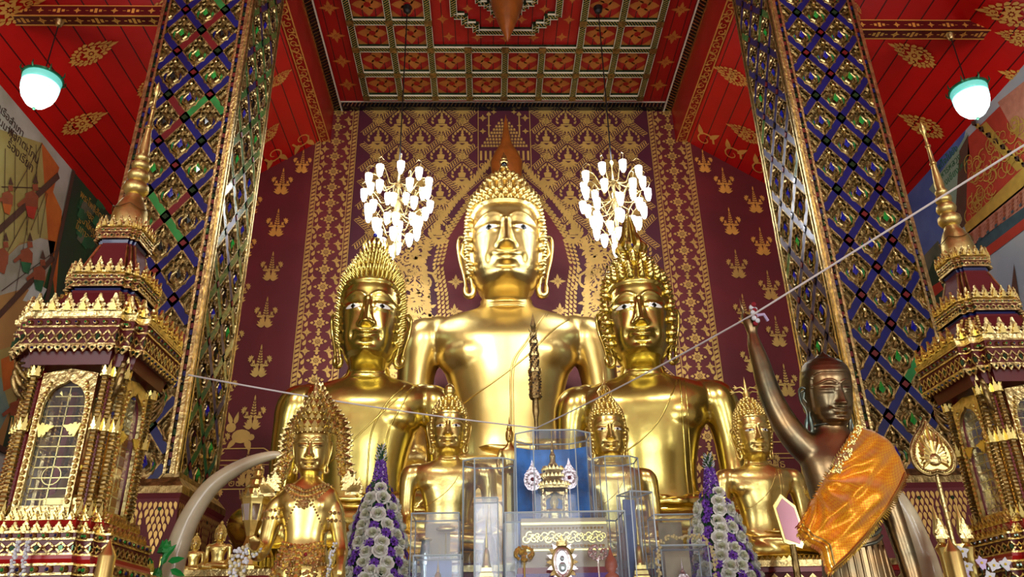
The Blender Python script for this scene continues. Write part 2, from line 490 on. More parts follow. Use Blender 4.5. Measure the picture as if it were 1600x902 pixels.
def deity_motif():
    """small seated figure on a lotus with flame surround, fits a unit diamond"""
    o = [circ(0, 0.20, 0.065, 8), petal(0, 0.24, PI / 2, 0.20, 0.09)]
    o.append([(-0.11, -0.08), (0.11, -0.08), (0.15, 0.10), (0.04, 0.14), (-0.04, 0.14), (-0.15, 0.10)])
    o.append([(-0.24, -0.17), (0.24, -0.17), (0.20, -0.10), (-0.20, -0.10)])
    for k in range(7):
        a = PI + (k + 0.5) * PI / 7
        o.append(petal(0.06 * math.cos(a), -0.20 + 0.03 * math.sin(a), a, 0.34, 0.12))
    h = []
    for (x, y, a) in ((0.30, -0.10, 0.9), (0.33, 0.04, 1.3), (0.28, 0.17, 1.7), (0.20, 0.28, 2.0), (0.11, 0.37, 2.1)):
        h.append(petal(x, y, a, 0.17, 0.09))
    return o + mirror(h)
def flame_poly(h=1.0, w=0.6):
    """antefix outline: lobed flame standing on y=0"""
    R = [(0.50, 0.0), (0.52, 0.12), (0.34, 0.20), (0.50, 0.30), (0.42, 0.44), (0.26, 0.46), (0.30, 0.60), (0.14, 0.74), (0.05, 1.0)]
    return [(x * w, y * h) for x, y in R] + [(-x * w, y * h) for x, y in R[::-1]]
LEAF = leaf_motif(); LOTUS = lotus_motif(); STAR = star_motif(); ROSETTE = rosette(); DEITY = deity_motif()
def put(mb, polys, O, ex, ey, m, off=0.004, clip=None):
    for i_, p in enumerate(polys):
        off += 0.00035
        if clip is not None:
            cx = sum(q[0] for q in p) / len(p); cy = sum(q[1] for q in p) / len(p)
            if not clip(Vector(O) + Vector(ex) * cx + Vector(ey) * cy): continue
        mb.poly(p, O, ex, ey, m, off)
# ================================================================ THE ROOM
WX = 7.4; BACK = 14.0; ZC = 12.54; FRONT = -12.0
def zroof(x): return 11.62 - 0.70 * (abs(x) - 3.9)
# floor
mb = MB(); mb.box((-WX - .2, FRONT - .2, -0.15), (WX + .2, BACK + .3, 0), STONE); mb.build('floor', kind='structure')
# back wall with gold stencilling
mb = MB()
out = [(-WX - .2, 0), (WX + .2, 0), (WX + .2, zroof(WX + .2)), (3.9, 11.62), (3.9, ZC + .2), (-3.9, ZC + .2), (-3.9, 11.62), (-WX - .2, zroof(WX + .2))]
mb.poly(out, (0, BACK + .2, 0), (1, 0, 0), (0, 0, 1), MAROON, thick=0.2)
# centre field is a plum lacquer panel
mb.poly([(-3.14, 4.5), (3.14, 4.5), (3.14, ZC), (-3.14, ZC)], (0, BACK, 0), (1, 0, 0), (0, 0, 1), PURPLE, off=.006)
def onarch(x, z):
    """inside of the plain arched field round the great image"""
    ax = abs(x)
    if z < 8.6: return ax < 1.36
    return ax < 1.36 * max(0.0, 1 - ((z - 8.6) / 2.2) ** 1.6) + 0.02 and z < 10.8
pl = [(1.36, 4.5), (1.36, 8.6), (1.30, 9.0), (1.1, 9.45), (0.8, 9.95), (0.42, 10.45), (0, 10.8)]
mb.poly(pl + [(-x, z) for x, z in pl[-2::-1]], (0, BACK, 0), (1, 0, 0), (0, 0, 1), MAROON, off=.010)
O = (0, BACK, 0); EX = Vector((1, 0, 0)); EZ = Vector((0, 0, 1))
def bw(polys, x, z, s, sx=None, m=STENCIL, off=.014, ang=0.0):
    sx = s if sx is None else sx
    put(mb, xf(polys, ang=ang), (x, BACK, z), EX * sx, EZ * s, m, off)
def emblem(x, z): return abs(x) < 0.60 and z > 10.75
# lattice of rope bands with a seated figure in every diamond
DX, DZ = 0.90, 0.92
ropes = []
for fam in (1, -1):
    for k in range(-18, 30):
        # band runs along direction (DX, fam*DZ); built from short slanted leaves
        for j in range(60, 260):
            t = j / 22.0
            x = -6 + t * DX; z = 12.12 + DZ / 2 + fam * (t * DZ - 6 / DX * DZ) + k * DZ + DZ / 2
            if abs(x) > 3.05 or z < 5.2 or z > ZC - .04 or onarch(x, z - .1) or onarch(x * 0.86, z) or emblem(x, z): continue
            ux, uz = DX, fam * DZ; d = math.hypot(ux, uz); ux /= d; uz /= d
            nx, nz = -uz, ux
            w = .040
            q = [(x - nx * w - ux * .036, z - nz * w - uz * .036), (x - nx * w - ux * .006, z - nz * w - uz * .006), (x + nx * w + ux * .036, z + nz * w + uz * .036), (x + nx * w + ux * .006, z + nz * w + uz * .006)]
            mb.poly(q, O, EX, EZ, STENCIL, off=.015)
            for sgn in (-1, 1):
                px_, pz_ = x + sgn * nx * .060, z + sgn * nz * .060
                mb.poly([(px_ - ux * .030 - nx * .006, pz_ - uz * .030 - nz * .006), (px_ + ux * .030 - nx * .006, pz_ + uz * .030 - nz * .006),
                         (px_ + ux * .030 + nx * .006, pz_ + uz * .030 + nz * .006), (px_ - ux * .030 + nx * .006, pz_ - uz * .030 + nz * .006)], O, EX, EZ, STENCIL, off=.014)
for r in range(-1, 16):
    for k in range(-5, 6):
        z = 12.12 - r * DZ / 2; x = (k + (0.5 if r % 2 == 0 else 0.0)) * DX * 1.0
        x = x + 0.0
        if abs(x) > 2.85 or z < 5.0 or onarch(x * .9, z) or emblem(x * .8, z): continue
        bw(DEITY, x, z - .02, 0.60, 0.56)
        zz = z + DZ / 2
        if not onarch(x * .9, zz) and zz < ZC - .1 and not emblem(x, zz): bw(ROSETTE, x, zz, 0.15)
# side borders: chain of rosettes between slanted-leaf edges
for s in (-1, 1):
    for k in range(24):
        z = ZC - .2 - k * .38
        bw(ROSETTE, s * 3.58, z, .185); bw(STAR, s * 3.36, z - .19, .10); bw(STAR, s * 3.80, z - .19, .10)
        bw(STAR, s * 3.58, z - .19, .07)
        for e in (3.31, 3.85):
            for h in (-.06, .06): bw([petal(0, 0, PI / 2 + h * 6, .13, .07)], s * e, z + h - .02, 1)
        for e in (3.20, 3.95):
            for h in range(4):
                zz = z - .19 + h * .095
                q = [(-.035, -.04), (.035, .0), (.035, .06), (-.035, .02)]
                bw([q], s * e, zz, 1)
    for e in (3.15, 3.26, 3.90, 4.0):
        mb.poly([(s * e - .008, 4.5), (s * e + .008, 4.5), (s * e + .008, ZC), (s * e - .008, ZC)], O, EX, EZ, STENCIL, off=.013)
# garland band around the arch (scaled body) and curling crest
arch = [(1.30, 7.3), (1.36, 8.0), (1.46, 8.6), (1.36, 9.15), (1.12, 9.6), (0.84, 10.05), (0.5, 10.5), (0.15, 10.95)]
def along(pts, n):
    d = [0]
    for a, b in zip(pts, pts[1:]): d.append(d[-1] + math.hypot(b[0] - a[0], b[1] - a[1]))
    out = []
    for i in range(n):
        t = d[-1] * i / (n - 1); k = 0
        while k < len(d) - 2 and d[k + 1] < t: k += 1
        f = (t - d[k]) / (d[k + 1] - d[k]); a, b = pts[k], pts[k + 1]
        out.append((a[0] + (b[0] - a[0]) * f, a[1] + (b[1] - a[1]) * f, math.atan2(b[1] - a[1], b[0] - a[0])))
    return out
for s in (-1, 1):
    for (x, z, a) in along(arch, 44):
        aa = a if s > 0 else PI - a
        for w in (-.16, -.08, 0.0):
            ox = -math.sin(a) * w * 1.0; oz = math.cos(a) * w
            bw([petal(0, 0, aa + (0.55 if s > 0 else -0.55), .11, .055)], s * (x - ox), z + oz, 1, off=.02)
        bw([petal(0, 0, aa - (0.9 if s > 0 else -0.9), .22, .09)], s * (x + .13 * abs(math.sin(a))), z + .05, 1, off=.02)
    # the serpent coils beside the great image: dense curls
    for (x, z, r) in ((1.62, 8.25, .26), (1.95, 8.0, .20), (1.72, 7.7, .24), (2.1, 8.4, .16), (1.5, 7.35, .15), (2.05, 7.55, .16), (1.95, 8.75, .16), (1.72, 8.95, .14)):
        bw(swirl(0, 0, r, 0, 1.6, .06) + swirl(0, 0, r * .8, PI, 1.2, .04), s * x, z, 1, off=.021)
        for k in range(9):
            a = k * 2 * PI / 9
            bw([petal(r * math.cos(a), r * math.sin(a), a + .5, .13, .07)], s * x, z, 1, off=.021)
    # roofed brick pattern under it
    for r in range(17):
        z = 7.15 - r * .105
        for k in range(10):
            x = 1.55 + k * .125 + (.06 if r % 2 else 0)
            if x > 2.72: continue
            if r % 4 == 3: bw([[(-.06, -.02), (.055, -.02), (.055, .02), (-.06, .02)]], s * x, z, 1, off=.022)
            elif r % 4 == 1: bw([[(-.05, -.03), (0, -.045), (.05, -.03), (0, .04)]], s * x, z, 1, off=.022)
            else: bw([[(-.05, -.035), (.04, -.035), (.05, .02), (-.04, .03)]], s * x, z, 1, off=.022)
    bw([petal(0, 0, PI / 2, .5, .42)], s * 2.1, 7.18, 1, off=.020)
    for a in (-.8, -.4, .4, .8): bw([petal(0, 0, PI / 2 + a, .42, .15)], s * 2.1, 7.18, 1, off=.024)
# small stars scattered over the plain field
for r, z in enumerate((8.25, 7.62, 7.05, 6.4)):
    for x in ((-1.0, 1.0) if r % 2 == 0 else (-1.02, 1.02)): bw(STAR, x, z, .17)
# temple emblem over the head
for s in (-1, 1):
    bw(STAR, s * .46, 12.2, .10); bw(STAR, s * .46, 11.85, .08); bw(STAR, s * .22, 12.36, .07); bw(STAR, s * .33, 12.0, .06)
    bw(stroke([(0, 0), (0, .5)], .03), s * .33, 11.75, 1); bw([petal(0, 0, PI / 2, .12, .1)], s * .33, 12.25, 1)
    mb.poly([(s * .56 - .008, 10.8), (s * .56 + .008, 10.8), (s * .56 + .008, ZC), (s * .56 - .008, ZC)], O, EX, EZ, STENCIL, off=.016)
for k in range(9):
    w = .10 + .05 * k; z = 12.15 - k * .085
    for j in range(int(w / .06) * 2):
        x = -w + (j + .5) * (2 * w / (int(w / .06) * 2))
        bw([[(-.026, -.03), (.026, -.03), (.02, .03), (-.02, .03)]], x, z, 1)
for j in range(11): bw([[(-.022, -.12), (.022, -.12), (.022, .12), (-.022, .12)]], -.5 + j * .1, 11.22, 1)
for j in range(9): bw(ringp(0, 0, .03, .05, 8), -.48 + j * .12, 10.98, 1)
# bouquets on the side fields
for s in (-1, 1):
    for c in range(6):
        x = 4.61 + (c - 0) * .575 if c else 4.61
        for r in range(8):
            z = 10.56 - r * .985 - (.475 if c % 2 else 0)
            if z > zroof(x) - .35: continue
            bw(LOTUS, s * x, z, .30, .24, STENCIL_O if z > 9.0 else STENCIL)
    bw(LOTUS, s * 4.24, 11.05, .27, .21, STENCIL_O)
    # framed inscription panels low on the side fields, with a hare and an ox above them
    x0, x1 = (-5.35, -4.05) if s < 0 else (4.1, 5.2)
    for (a, b, c, d) in ((x0, 4.78, x1, 4.80), (x0, 4.28, x1, 4.30), (x0, 4.28, x0 + .02, 4.8), (x1 - .02, 4.28, x1, 4.8),
                         (x0 + .08, 4.70, x1 - .08, 4.715), (x0 + .3, 4.99, x1 - .3, 5.01)):
        mb.poly([(a, b), (c, b), (c, d), (a, d)], O, EX, EZ, STENCIL, off=.016)
    for q in ((x0, x0 + .3), (x1, x1 - .3)):
        bw(stroke([(q[0], 4.8), (q[1], 5.0)], .02), 0, 0, 1)
        bw(STAR, q[0] + s * -.0, 4.05, .13)
hare = [circ(0, 0, .17, 12, .75), circ(-.2, .16, .09, 10), petal(-.2, .22, 1.9, .24, .08), petal(-.14, .22, 1.4, .24, .08),
        petal(-.1, -.06, -2.2, .22, .10), petal(.1, -.06, -1.2, .24, .12), circ(.18, -.02, .06, 8)]
bw(hare, -4.78, 5.22, 1.0)
ox = [circ(0, 0, .26, 12, .55), circ(.32, .06, .11, 10), petal(.36, .12, 1.0, .16, .05), petal(.28, .14, 2.0, .16, .05),
      [(-.22, -.30), (-.14, -.30), (-.12, -.05), (-.22, -.05)], [(.10, -.30), (.18, -.30), (.20, -.05), (.10, -.05)]]
bw(ox, 4.55, 5.22, 1.0)
bw(xf(swirl(0, 0, .12, 0, 1, .04)), 4.25, 5.15, 1)
wall_back = mb.build('wall_back', kind='structure')
# inscriptions (lettering on the wall)
def text(body, size, O, ex, ey, m, name, kind='structure', ext=0.002, parent=None):
    cu = bpy.data.curves.new(name, 'FONT'); cu.body = body; cu.size = size; cu.align_x = 'CENTER'; cu.align_y = 'CENTER'
    cu.resolution_u = 2; cu.extrude = ext
    t = bpy.data.objects.new(name + '_src', cu); COL.objects.link(t)
    dg = bpy.context.evaluated_depsgraph_get()
    me = bpy.data.meshes.new_from_object(t.evaluated_get(dg)); me.name = name
    bpy.data.objects.remove(t); bpy.data.curves.remove(cu)
    ex = Vector(ex).normalized(); ey = Vector(ey).normalized(); n = ex.cross(ey)
    M = Matrix((ex, ey, n)).transposed().to_4x4(); M.translation = Vector(O) + n * .012
    me.transform(M)
    me.materials.clear(); me.materials.append(m)
    o = bpy.data.objects.new(name, me); COL.objects.link(o)
    if parent is not None: o.parent = parent
    if kind: o['kind'] = kind
    return o
text('วันประสูติ\n๒๔๗๓', .20, (-4.66, BACK, 4.50), EX, EZ, STENCIL, 'trim_1')
text('วันพุทธ\n๒๔๗๓', .20, (4.62, BACK, 4.50), EX, EZ, STENCIL, 'trim_2')

# side walls with painted scenes above a cream dado
def sidewall(s, name):
    mb = MB(); x = s * WX
    if s < 0: mb.box((x - .2, FRONT, 0), (x, BACK, 9.2), CREAM)
    else: mb.box((x, FRONT, 0), (x + .2, BACK, 9.2), CREAM)
    return mb
PAL = {k: mat('paint_' + k, rgb(*c), 0.6, var=v, vscale=sc_, color2=(rgb(*c2) if c2 else None)) for k, c, c2, v, sc_ in (
    ('sail', (202, 184, 112), (176, 150, 78), .2, 1.1), ('ochre', (206, 150, 84), (178, 128, 66), .2, 1.0), ('pale', (206, 196, 176), (160, 150, 124), .2, 1.2),
    ('forest', (44, 58, 44), (30, 74, 34), .5, 1.4), ('green', (50, 120, 70), (36, 84, 50), .3, 3), ('flame', (226, 120, 40), (196, 90, 30), .3, 2),
    ('skin', (168, 84, 48), None, .2, 6), ('line', (78, 48, 34), None, 0, 1), ('sea', (120, 150, 140), (170, 176, 130), .3, 1.5), ('white', (222, 220, 206), None, .1, 3),
    ('sky', (48, 74, 150), (104, 122, 176), .5, 1.0), ('rock', (128, 122, 96), (84, 92, 70), .3, 2), ('roofp', (206, 132, 104), (188, 112, 86), .3, 8),
    ('roofb', (62, 86, 92), None, .3, 8), ('scarlet', (196, 58, 34), None, .2, 4), ('gild', (206, 156, 60), None, .2, 6), ('sage', (150, 168, 140), None, .15, 2),
    ('greyw', (160, 164, 172), (184, 182, 180), .2, 1.2), ('brown', (96, 62, 44), None, .2, 4))}
# the left mural: a ship's sails and crew, then a forest panel
mbl = sidewall(-1, 'wall_left')
def ml(px_pts, m, off=.01):
    """paint on the left wall; outline given by where it is seen"""
    pts = [PX(px, py, -WX) for px, py in px_pts]
    p2 = [(p.y, p.z) for p in pts]
    a = sum(p2[i][0] * p2[(i + 1) % len(p2)][1] - p2[(i + 1) % len(p2)][0] * p2[i][1] for i in range(len(p2)))
    if a < 0: p2 = p2[::-1]
    mbl.poly(p2, (-WX, 0, 0), (0, 1, 0), (0, 0, 1), m, off)
def mlp(y0, z0, y1, z1, m, off): mbl.poly([(y0, z0), (y1, z0), (y1, z1), (y0, z1)], (-WX, 0, 0), (0, 1, 0), (0, 0, 1), m, off)
mlp(2.0, 4.43, 11.5, 9.2, PAL['ochre'], .004); mlp(11.5, 4.43, BACK, 9.2, PAL['forest'], .004)
mlp(2.0, 8.3, 11.5, 9.2, PAL['pale'], .005)
def lrope(a, b, w=.02, m='line', off=.022):
    A = PX(*a, -WX); B = PX(*b, -WX)
    for q in stroke([(A.y, A.z), (B.y, B.z)], w):
        ar = sum(q[i][0] * q[(i + 1) % 4][1] - q[(i + 1) % 4][0] * q[i][1] for i in range(4))
        mbl.poly(q if ar > 0 else q[::-1], (-WX, 0, 0), (0, 1, 0), (0, 0, 1), PAL[m], off)
ml([(-40, 190), (30, 212), (66, 224), (86, 375), (70, 372), (30, 380), (0, 410), (-50, 420)], PAL['sail'], .008)
ml([(64, 222), (92, 262), (82, 300), (96, 330), (86, 470), (74, 372)], PAL['flame'], .009)
ml([(0, 412), (28, 384), (62, 372), (86, 378), (80, 410), (40, 500), (-40, 560), (-60, 430)], PAL['pale'], .009)
ml([(-30, 470), (40, 450), (62, 470), (46, 560), (0, 640), (-60, 620)], PAL['ochre'], .010)
ml([(-40, 560), (20, 540), (44, 570), (20, 640), (-40, 700)], PAL['sail'], .011)
ml([(-60, 600), (0, 590), (14, 640), (-10, 690), (-60, 700)], PAL['sea'], .012)
ml([(34, 470), (52, 440), (72, 452), (60, 476)], PAL['white'], .013)
ml([(0, 562), (22, 552), (36, 574), (28, 600), (4, 612)], PAL['flame'], .013)
for a, b, w in (((-10, 366), (90, 274), .11), ((-10, 500), (82, 402), .10)): lrope(a, b, w, 'brown', .02)
for a, b in (((0, 292), (64, 294)), ((64, 224), (20, 300)), ((62, 226), (20, 470)), ((70, 300), (46, 360)), ((72, 302), (60, 372)), ((0, 455), (88, 390)),
             ((6, 232), (4, 380)), ((22, 222), (20, 374)), ((40, 224), (40, 368)), ((54, 226), (58, 366)), ((-10, 430), (60, 300))): lrope(a, b, .014)
ml([(112, 262), (117, 264), (74, 470), (68, 470)], PAL['brown'], .02)
def crew(px, py, s=1.0, sash='green'):
    ml([(px - 9 * s, py - 8 * s), (px + 1 * s, py - 12 * s), (px + 8 * s, py - 4 * s), (px + 7 * s, py + 12 * s), (px - 3 * s, py + 16 * s), (px - 9 * s, py + 8 * s)], PAL['skin'], .024)
    ml([(px + 0 * s, py - 20 * s), (px + 7 * s, py - 20 * s), (px + 8 * s, py - 12 * s), (px + 1 * s, py - 11 * s)], PAL['skin'], .025)
    ml([(px + 0 * s, py - 22 * s), (px + 4 * s, py - 34 * s), (px + 8 * s, py - 21 * s)], PAL['brown'], .026)
    ml([(px - 9 * s, py + 8 * s), (px + 6 * s, py + 10 * s), (px + 2 * s, py + 26 * s), (px - 6 * s, py + 22 * s)], PAL[sash], .026)
    ml([(px - 8 * s, py - 4 * s), (px - 20 * s, py + 6 * s), (px - 18 * s, py + 10 * s), (px - 6 * s, py + 2 * s)], PAL['skin'], .025)
crew(48, 312, 1.2, 'scarlet'); crew(10, 310, 1.0, 'flame'); crew(2, 400, 1.1, 'skin'); crew(40, 400, 1.1); crew(60, 428, 1.1); crew(24, 640, 1.2)
for k in range(26):   # the forest panel's foliage
    a = random.random(); b = random.random()
    x = 120 + 60 * a; y = 300 + 120 * b
    ml([(x, y), (x + 6, y + 3), (x + 8, y + 14), (x + 2, y + 20), (x - 5, y + 12)], PAL['green' if k % 3 else 'rock'], .012 + k * .0004)
for k in range(14):
    x = 36 + 14 * random.random(); y = 575 + 60 * random.random()
    ml([(x, y), (x + 6, y + 4), (x + 5, y + 12), (x - 3, y + 10)], PAL['green'], .014 + k * .0005)
mbl.box((-WX, 2, 4.36), (-WX + .05, BACK, 4.44), PAL['brown'])
wall_left = mbl.build('wall_left', kind='structure')
exl = Vector((0, 1, 0)); 
def wtext(body, size, px, py, X0, ang, m, name):
    o = PX(px, py, X0); s = 1 if X0 < 0 else -1
    ex = Vector((0, s * math.cos(ang), math.sin(ang))); ey = Vector((0, -s * math.sin(ang), math.cos(ang)))
    text(body, size, o, ex, ey, m, name)
wtext('พวกตะโกน\nร้องเรียก', .20, 34, 236, -WX, 0.0, PAL['line'], 'trim_3')
wtext('หน้าเรือสำเภา\nแล่นมาถึง', .17, 8, 190, -WX, 0.0, PAL['line'], 'trim_4')
wtext('พระโพธิสัตว์\nเสด็จออกไป\nสู่ป่าใหญ่\nในกาลนั้น', .19, 138, 345, -WX, 0.0, PAL['gild'], 'trim_5')
# the right mural: sky and crag, then a temple gable with tiled roofs
mbr = sidewall(1, 'wall_right')
def mr(px_pts, m, off=.01):
    pts = [PX(px, py, WX) for px, py in px_pts]
    p2 = [(-p.y, p.z) for p in pts]
    a = sum(p2[i][0] * p2[(i + 1) % len(p2)][1] - p2[(i + 1) % len(p2)][0] * p2[i][1] for i in range(len(p2)))
    if a < 0: p2 = p2[::-1]
    mbr.poly(p2, (WX, 0, 0), (0, -1, 0), (0, 0, 1), m, off)
def mrp(y0, z0, y1, z1, m, off): mbr.poly([(-y1, z0), (-y0, z0), (-y0, z1), (-y1, z1)], (WX, 0, 0), (0, -1, 0), (0, 0, 1), m, off)
mrp(2.0, 4.43, BACK, 9.2, PAL['greyw'], .004)
mr([(1400, 300), (1512, 190), (1500, 250), (1480, 330), (1500, 400), (1460, 480), (1420, 520), (1380, 430)], PAL['sky'], .006)
mr([(1420, 450), (1444, 400), (1466, 376), (1480, 400), (1500, 480), (1430, 500)], PAL['rock'], .008)
mr([(1446, 440), (1462, 400), (1472, 430), (1490, 470), (1440, 480)], PAL['forest'], .009)
mr([(1452, 296), (1500, 228), (1512, 206), (1516, 240), (1494, 330), (1474, 316)], PAL['sage'], .010)
mr([(1508, 240), (1512, 216), (1620, 110), (1650, 200), (1600, 270), (1510, 352)], PAL['scarlet'], .010)   # gable
mr([(1500, 236), (1514, 210), (1510, 352), (1500, 360), (1494, 330)], PAL['brown'], .011)
mr([(1560, 160), (1610, 120), (1660, 150), (1610, 226), (1590, 214)], PAL['roofp'], .011)
mr([(1530, 200), (1542, 190), (1596, 256), (1600, 262), (1590, 268)], PAL['gild'], .012)
mr([(1508, 352), (1600, 262), (1640, 230), (1640, 262), (1512, 368)], PAL['gild'], .013)
mr([(1510, 366), (1640, 258), (1640, 300), (1514, 392)], PAL['roofp'], .013)
mr([(1512, 388), (1640, 296), (1640, 320), (1516, 408)], PAL['roofb'], .014)
mr([(1520, 404), (1640, 312), (1640, 330), (1526, 416)], PAL['scarlet'], .015)
mr([(1580, 470), (1586, 412), (1592, 450), (1600, 500), (1576, 520)], PAL['brown'], .016)
mr([(1570, 500), (1640, 470), (1640, 560), (1560, 560)], PAL['scarlet'], .014)
mr([(1532, 416), (1544, 430), (1552, 470), (1540, 480), (1528, 450)], PAL['roofb'], .016)
mr([(1420, 472), (1470, 440), (1476, 452), (1430, 490)], PAL['scarlet'], .017)
for i in range(60):  # scroll gilding of the gable and bargeboard
    t = random.random(); q = random.random()
    px = 1514 + 90 * t; py = 344 - 92 * t - q * (95 - 20 * t)
    if py < 150 or px < 1516: continue
    c = PX(px, py, WX)
    for p in swirl(0, 0, .13, random.random() * 6, 1.1 * (1 if i % 2 else -1), .020):
        pp = [(-c.y + a, c.z + b) for a, b in p]
        ar = sum(pp[k][0] * pp[(k + 1) % 4][1] - pp[(k + 1) % 4][0] * pp[k][1] for k in range(4))
        mbr.poly(pp if ar > 0 else pp[::-1], (WX, 0, 0), (0, -1, 0), (0, 0, 1), PAL['gild'], .018 + i * .0003)
for k in range(16):  # serpent-scale bargeboard
    c0 = (1520 + k * 5.6, 190 + k * 4.6)
    mr([(c0[0], c0[1]), (c0[0] + 7, c0[1] - 2), (c0[0] + 10, c0[1] + 8), (c0[0] + 2, c0[1] + 6)], PAL['gild' if k % 2 else 'line'], .03)
for r in range(4):   # tile courses
    for k in range(20):
        t = k / 20.0
        px = 1512 + 128 * t; py = 371 + r * 6 - 106 * t + (r % 2) * 0
        mr([(px, py), (px + 4, py - 3.2), (px + 4.4, py + 0.6), (px + .8, py + 3.8)], PAL['roofb' if r == 3 else 'skin'] if k % 2 else PAL['roofp'], .031)
mbr.box((WX - .05, 2, 4.36), (WX, BACK, 4.44), PAL['brown'])
wall_right = mbr.build('wall_right', kind='structure')
wtext('เสด็จไปยัง\nวิหารหลวง\nเมืองเชียงใหม่', .17, 1484, 262, WX, 0.0, PAL['green'], 'trim_6')

# front wall of the hall behind the visitor, with an assumed open doorway
mb = MB()
for a, b in (((-WX, FRONT - .2, 0), (-2.4, FRONT, 9.2)), ((2.4, FRONT - .2, 0), (WX, FRONT, 9.2)), ((-2.4, FRONT - .2, 6.2), (2.4, FRONT, 12.5)),
             ((-3.9, FRONT - .2, 9.2), (-2.4, FRONT, 12.5)), ((2.4, FRONT - .2, 9.2), (3.9, FRONT, 12.5))):
    mb.box(a, b, CREAM)
mb.build('wall_front', kind='structure')

# nave ceiling
mb = MB()
mb.box((-3.95, FRONT, ZC), (3.95, BACK + .2, ZC + .15), REDP_N)
DN = Vector((0, -1, 0))     # ex = +X, ey = -Y looks up at the boards
def cl(polys, x, y, s, m=STENCIL_C, off=.004, ang=0.0): put(mb, xf(polys, ang=ang), (x, y, ZC), EX * s, DN * s, m, off)
CP = 0.735
def opening(i, j): return -2 <= i < 2 and 2 <= j < 6
for i in range(-4, 4):
    for j in range(0, 16):
        if opening(i, j): continue
        x = (i + .5) * CP; y = 13.62 - (j + .5) * CP
        cl([petal(.12 * math.cos(k * PI / 2), .12 * math.sin(k * PI / 2), k * PI / 2, .62, .50) for k in range(4)], x, y, .40)
        cl([petal(.1 * math.cos(k * PI / 2 + PI / 4), .1 * math.sin(k * PI / 2 + PI / 4), k * PI / 2 + PI / 4, .36, .26) for k in range(4)], x, y, .40)
        cl(ringp(0, 0, .16, .22, 10), x, y, .30, m=RED_L, off=.007)
        for sx in (-1, 1):
            for sy in (-1, 1):
                cl([[(sx * .80, sy * .80), (sx * .80, sy * .34), (sx * .62, sy * .56), (sx * .34, sy * .80)][::(1 if sx * sy < 0 else -1)]], x, y, .38)
# stars between coffers and cornice
for s in (-1, 1):
    for j in range(14):
        cl(STAR, s * 3.29, 13.3 - j * .72, .20)
for k in range(9): cl(STAR, (k - 4) * .735, 13.80, .08)
for (x, d) in ((-1.1, 1.18), (1.1, 1.18), (0, 1.22), (-.55, 1.2), (.55, 1.2), (-1.2, .72), (1.2, .72), (-1.22, .2), (1.22, .2)):
    cl(STAR, x, 10.69 + d, .12)
for (x, d) in ((-.3, .72), (.3, .72), (-.72, .45), (.72, .45), (.55, .1), (-.55, .1)):
    cl(STAR, x, 10.69 + d, .11)
ceiling = mb.build('ceiling', kind='structure')
# coffer ribs: green mirror bars with white edging and gold bosses
mb = MB()
def rib(a, b, w=.062):
    (x0, y0), (x1, y1) = a, b
    d = Vector((x1 - x0, y1 - y0, 0)); L = d.length; d.normalize(); n = Vector((-d.y, d.x, 0))
    c = Vector(((x0 + x1) / 2, (y0 + y1) / 2, ZC - .045))
    mb.obox(c, d * L / 2, n * w, Vector((0, 0, .045)), MIRROR_G)
    k = max(2, int(L / .055))
    for i in range(k):
        q = Vector((x0, y0, ZC - .092)) + d * (L * (i + .5) / k)
        mb.obox(q, (d * .6 + n * .8).normalized() * w * 1.0, (d * .8 - n * .6).normalized() * .004, Vector((0, 0, .003)), STENCIL)
    for s in (-1, 1):
        mb.obox(c + n * s * w + Vector((0, 0, -.035)), d * L / 2, n * .005, Vector((0, 0, .018)), WHITE_T)
def boss(x, y): mb.box((x - .07, y - .07, ZC - .115), (x + .07, y + .07, ZC - .08), GOLD_D)
for j in range(17):
    y = 13.62 - j * CP
    if 3 <= j <= 5:
        rib((-4 * CP, y), (-2 * CP, y)); rib((2 * CP, y), (4 * CP, y))
    else: rib((-4 * CP, y), (4 * CP, y))
    for i in range(-4, 5):
        if 3 <= j <= 5 and -2 < i < 2: continue
        boss(i * CP, y)
for i in range(-4, 5):
    if -2 < i < 2:
        rib((i * CP, 13.62), (i * CP, 13.62 - 2 * CP)); rib((i * CP, 13.62 - 6 * CP), (i * CP, 13.62 - 16 * CP))
    else: rib((i * CP, 13.62), (i * CP, 13.62 - 16 * CP))
YS = 10.69
def stepped(pts, w):
    full = []
    for (sx, sy) in ((1, 1), (1, -1), (-1, -1), (-1, 1)):
        q = [(sx * x, sy * y) for x, y in pts]
        if sx * sy < 0: q = q[::-1]
        full += q
    for a, b in zip(full, full[1:] + full[:1]):
        if math.hypot(a[0] - b[0], a[1] - b[1]) > .01: rib((a[0], YS + a[1]), (b[0], YS + b[1]), w)
stepped([(.57, .98), (.57, .78), (.78, .78), (.78, .57), (.98, .57)], .06)
stepped([(.24, .52), (.24, .36), (.36, .36), (.36, .24), (.52, .24)], .05)
mb.build('trim_7', kind='structure')
# cornice of slanted black and gold slats round the nave ceiling
mb = MB()
for s in (-1, 1):
    mb.box((s * 3.60 - .07, FRONT, ZC - .14), (s * 3.60 + .07, BACK, ZC), BLACKM)
    for k in range(150):
        y = 13.9 - k * .085
        mb.obox((s * 3.59, y, ZC - .15), Vector((.075, .05 * s, 0)), Vector((-.006, .008, 0)), (0, 0, .008), GOLD_O)
    for e in (-.085, .085): mb.box((s * 3.60 + e - .012, FRONT, ZC - .165), (s * 3.60 + e + .012, BACK, ZC - .13), WHITE_T if e * s < 0 else GOLD_O)
mb.box((-3.6, BACK - .14, ZC - .14), (3.6, BACK, ZC), BLACKM)
mb.box((-3.55, BACK - .155, ZC - .02), (3.55, BACK - .13, ZC), WHITE_T)
for k in range(86):
    x = -3.53 + k * .083
    mb.obox((x, BACK - .145, ZC - .075), Vector((.02, 0, .05)), Vector((.008, 0, -.006)), (0, .008, 0), GOLD_O)
mb.build('trim_8', kind='structure')
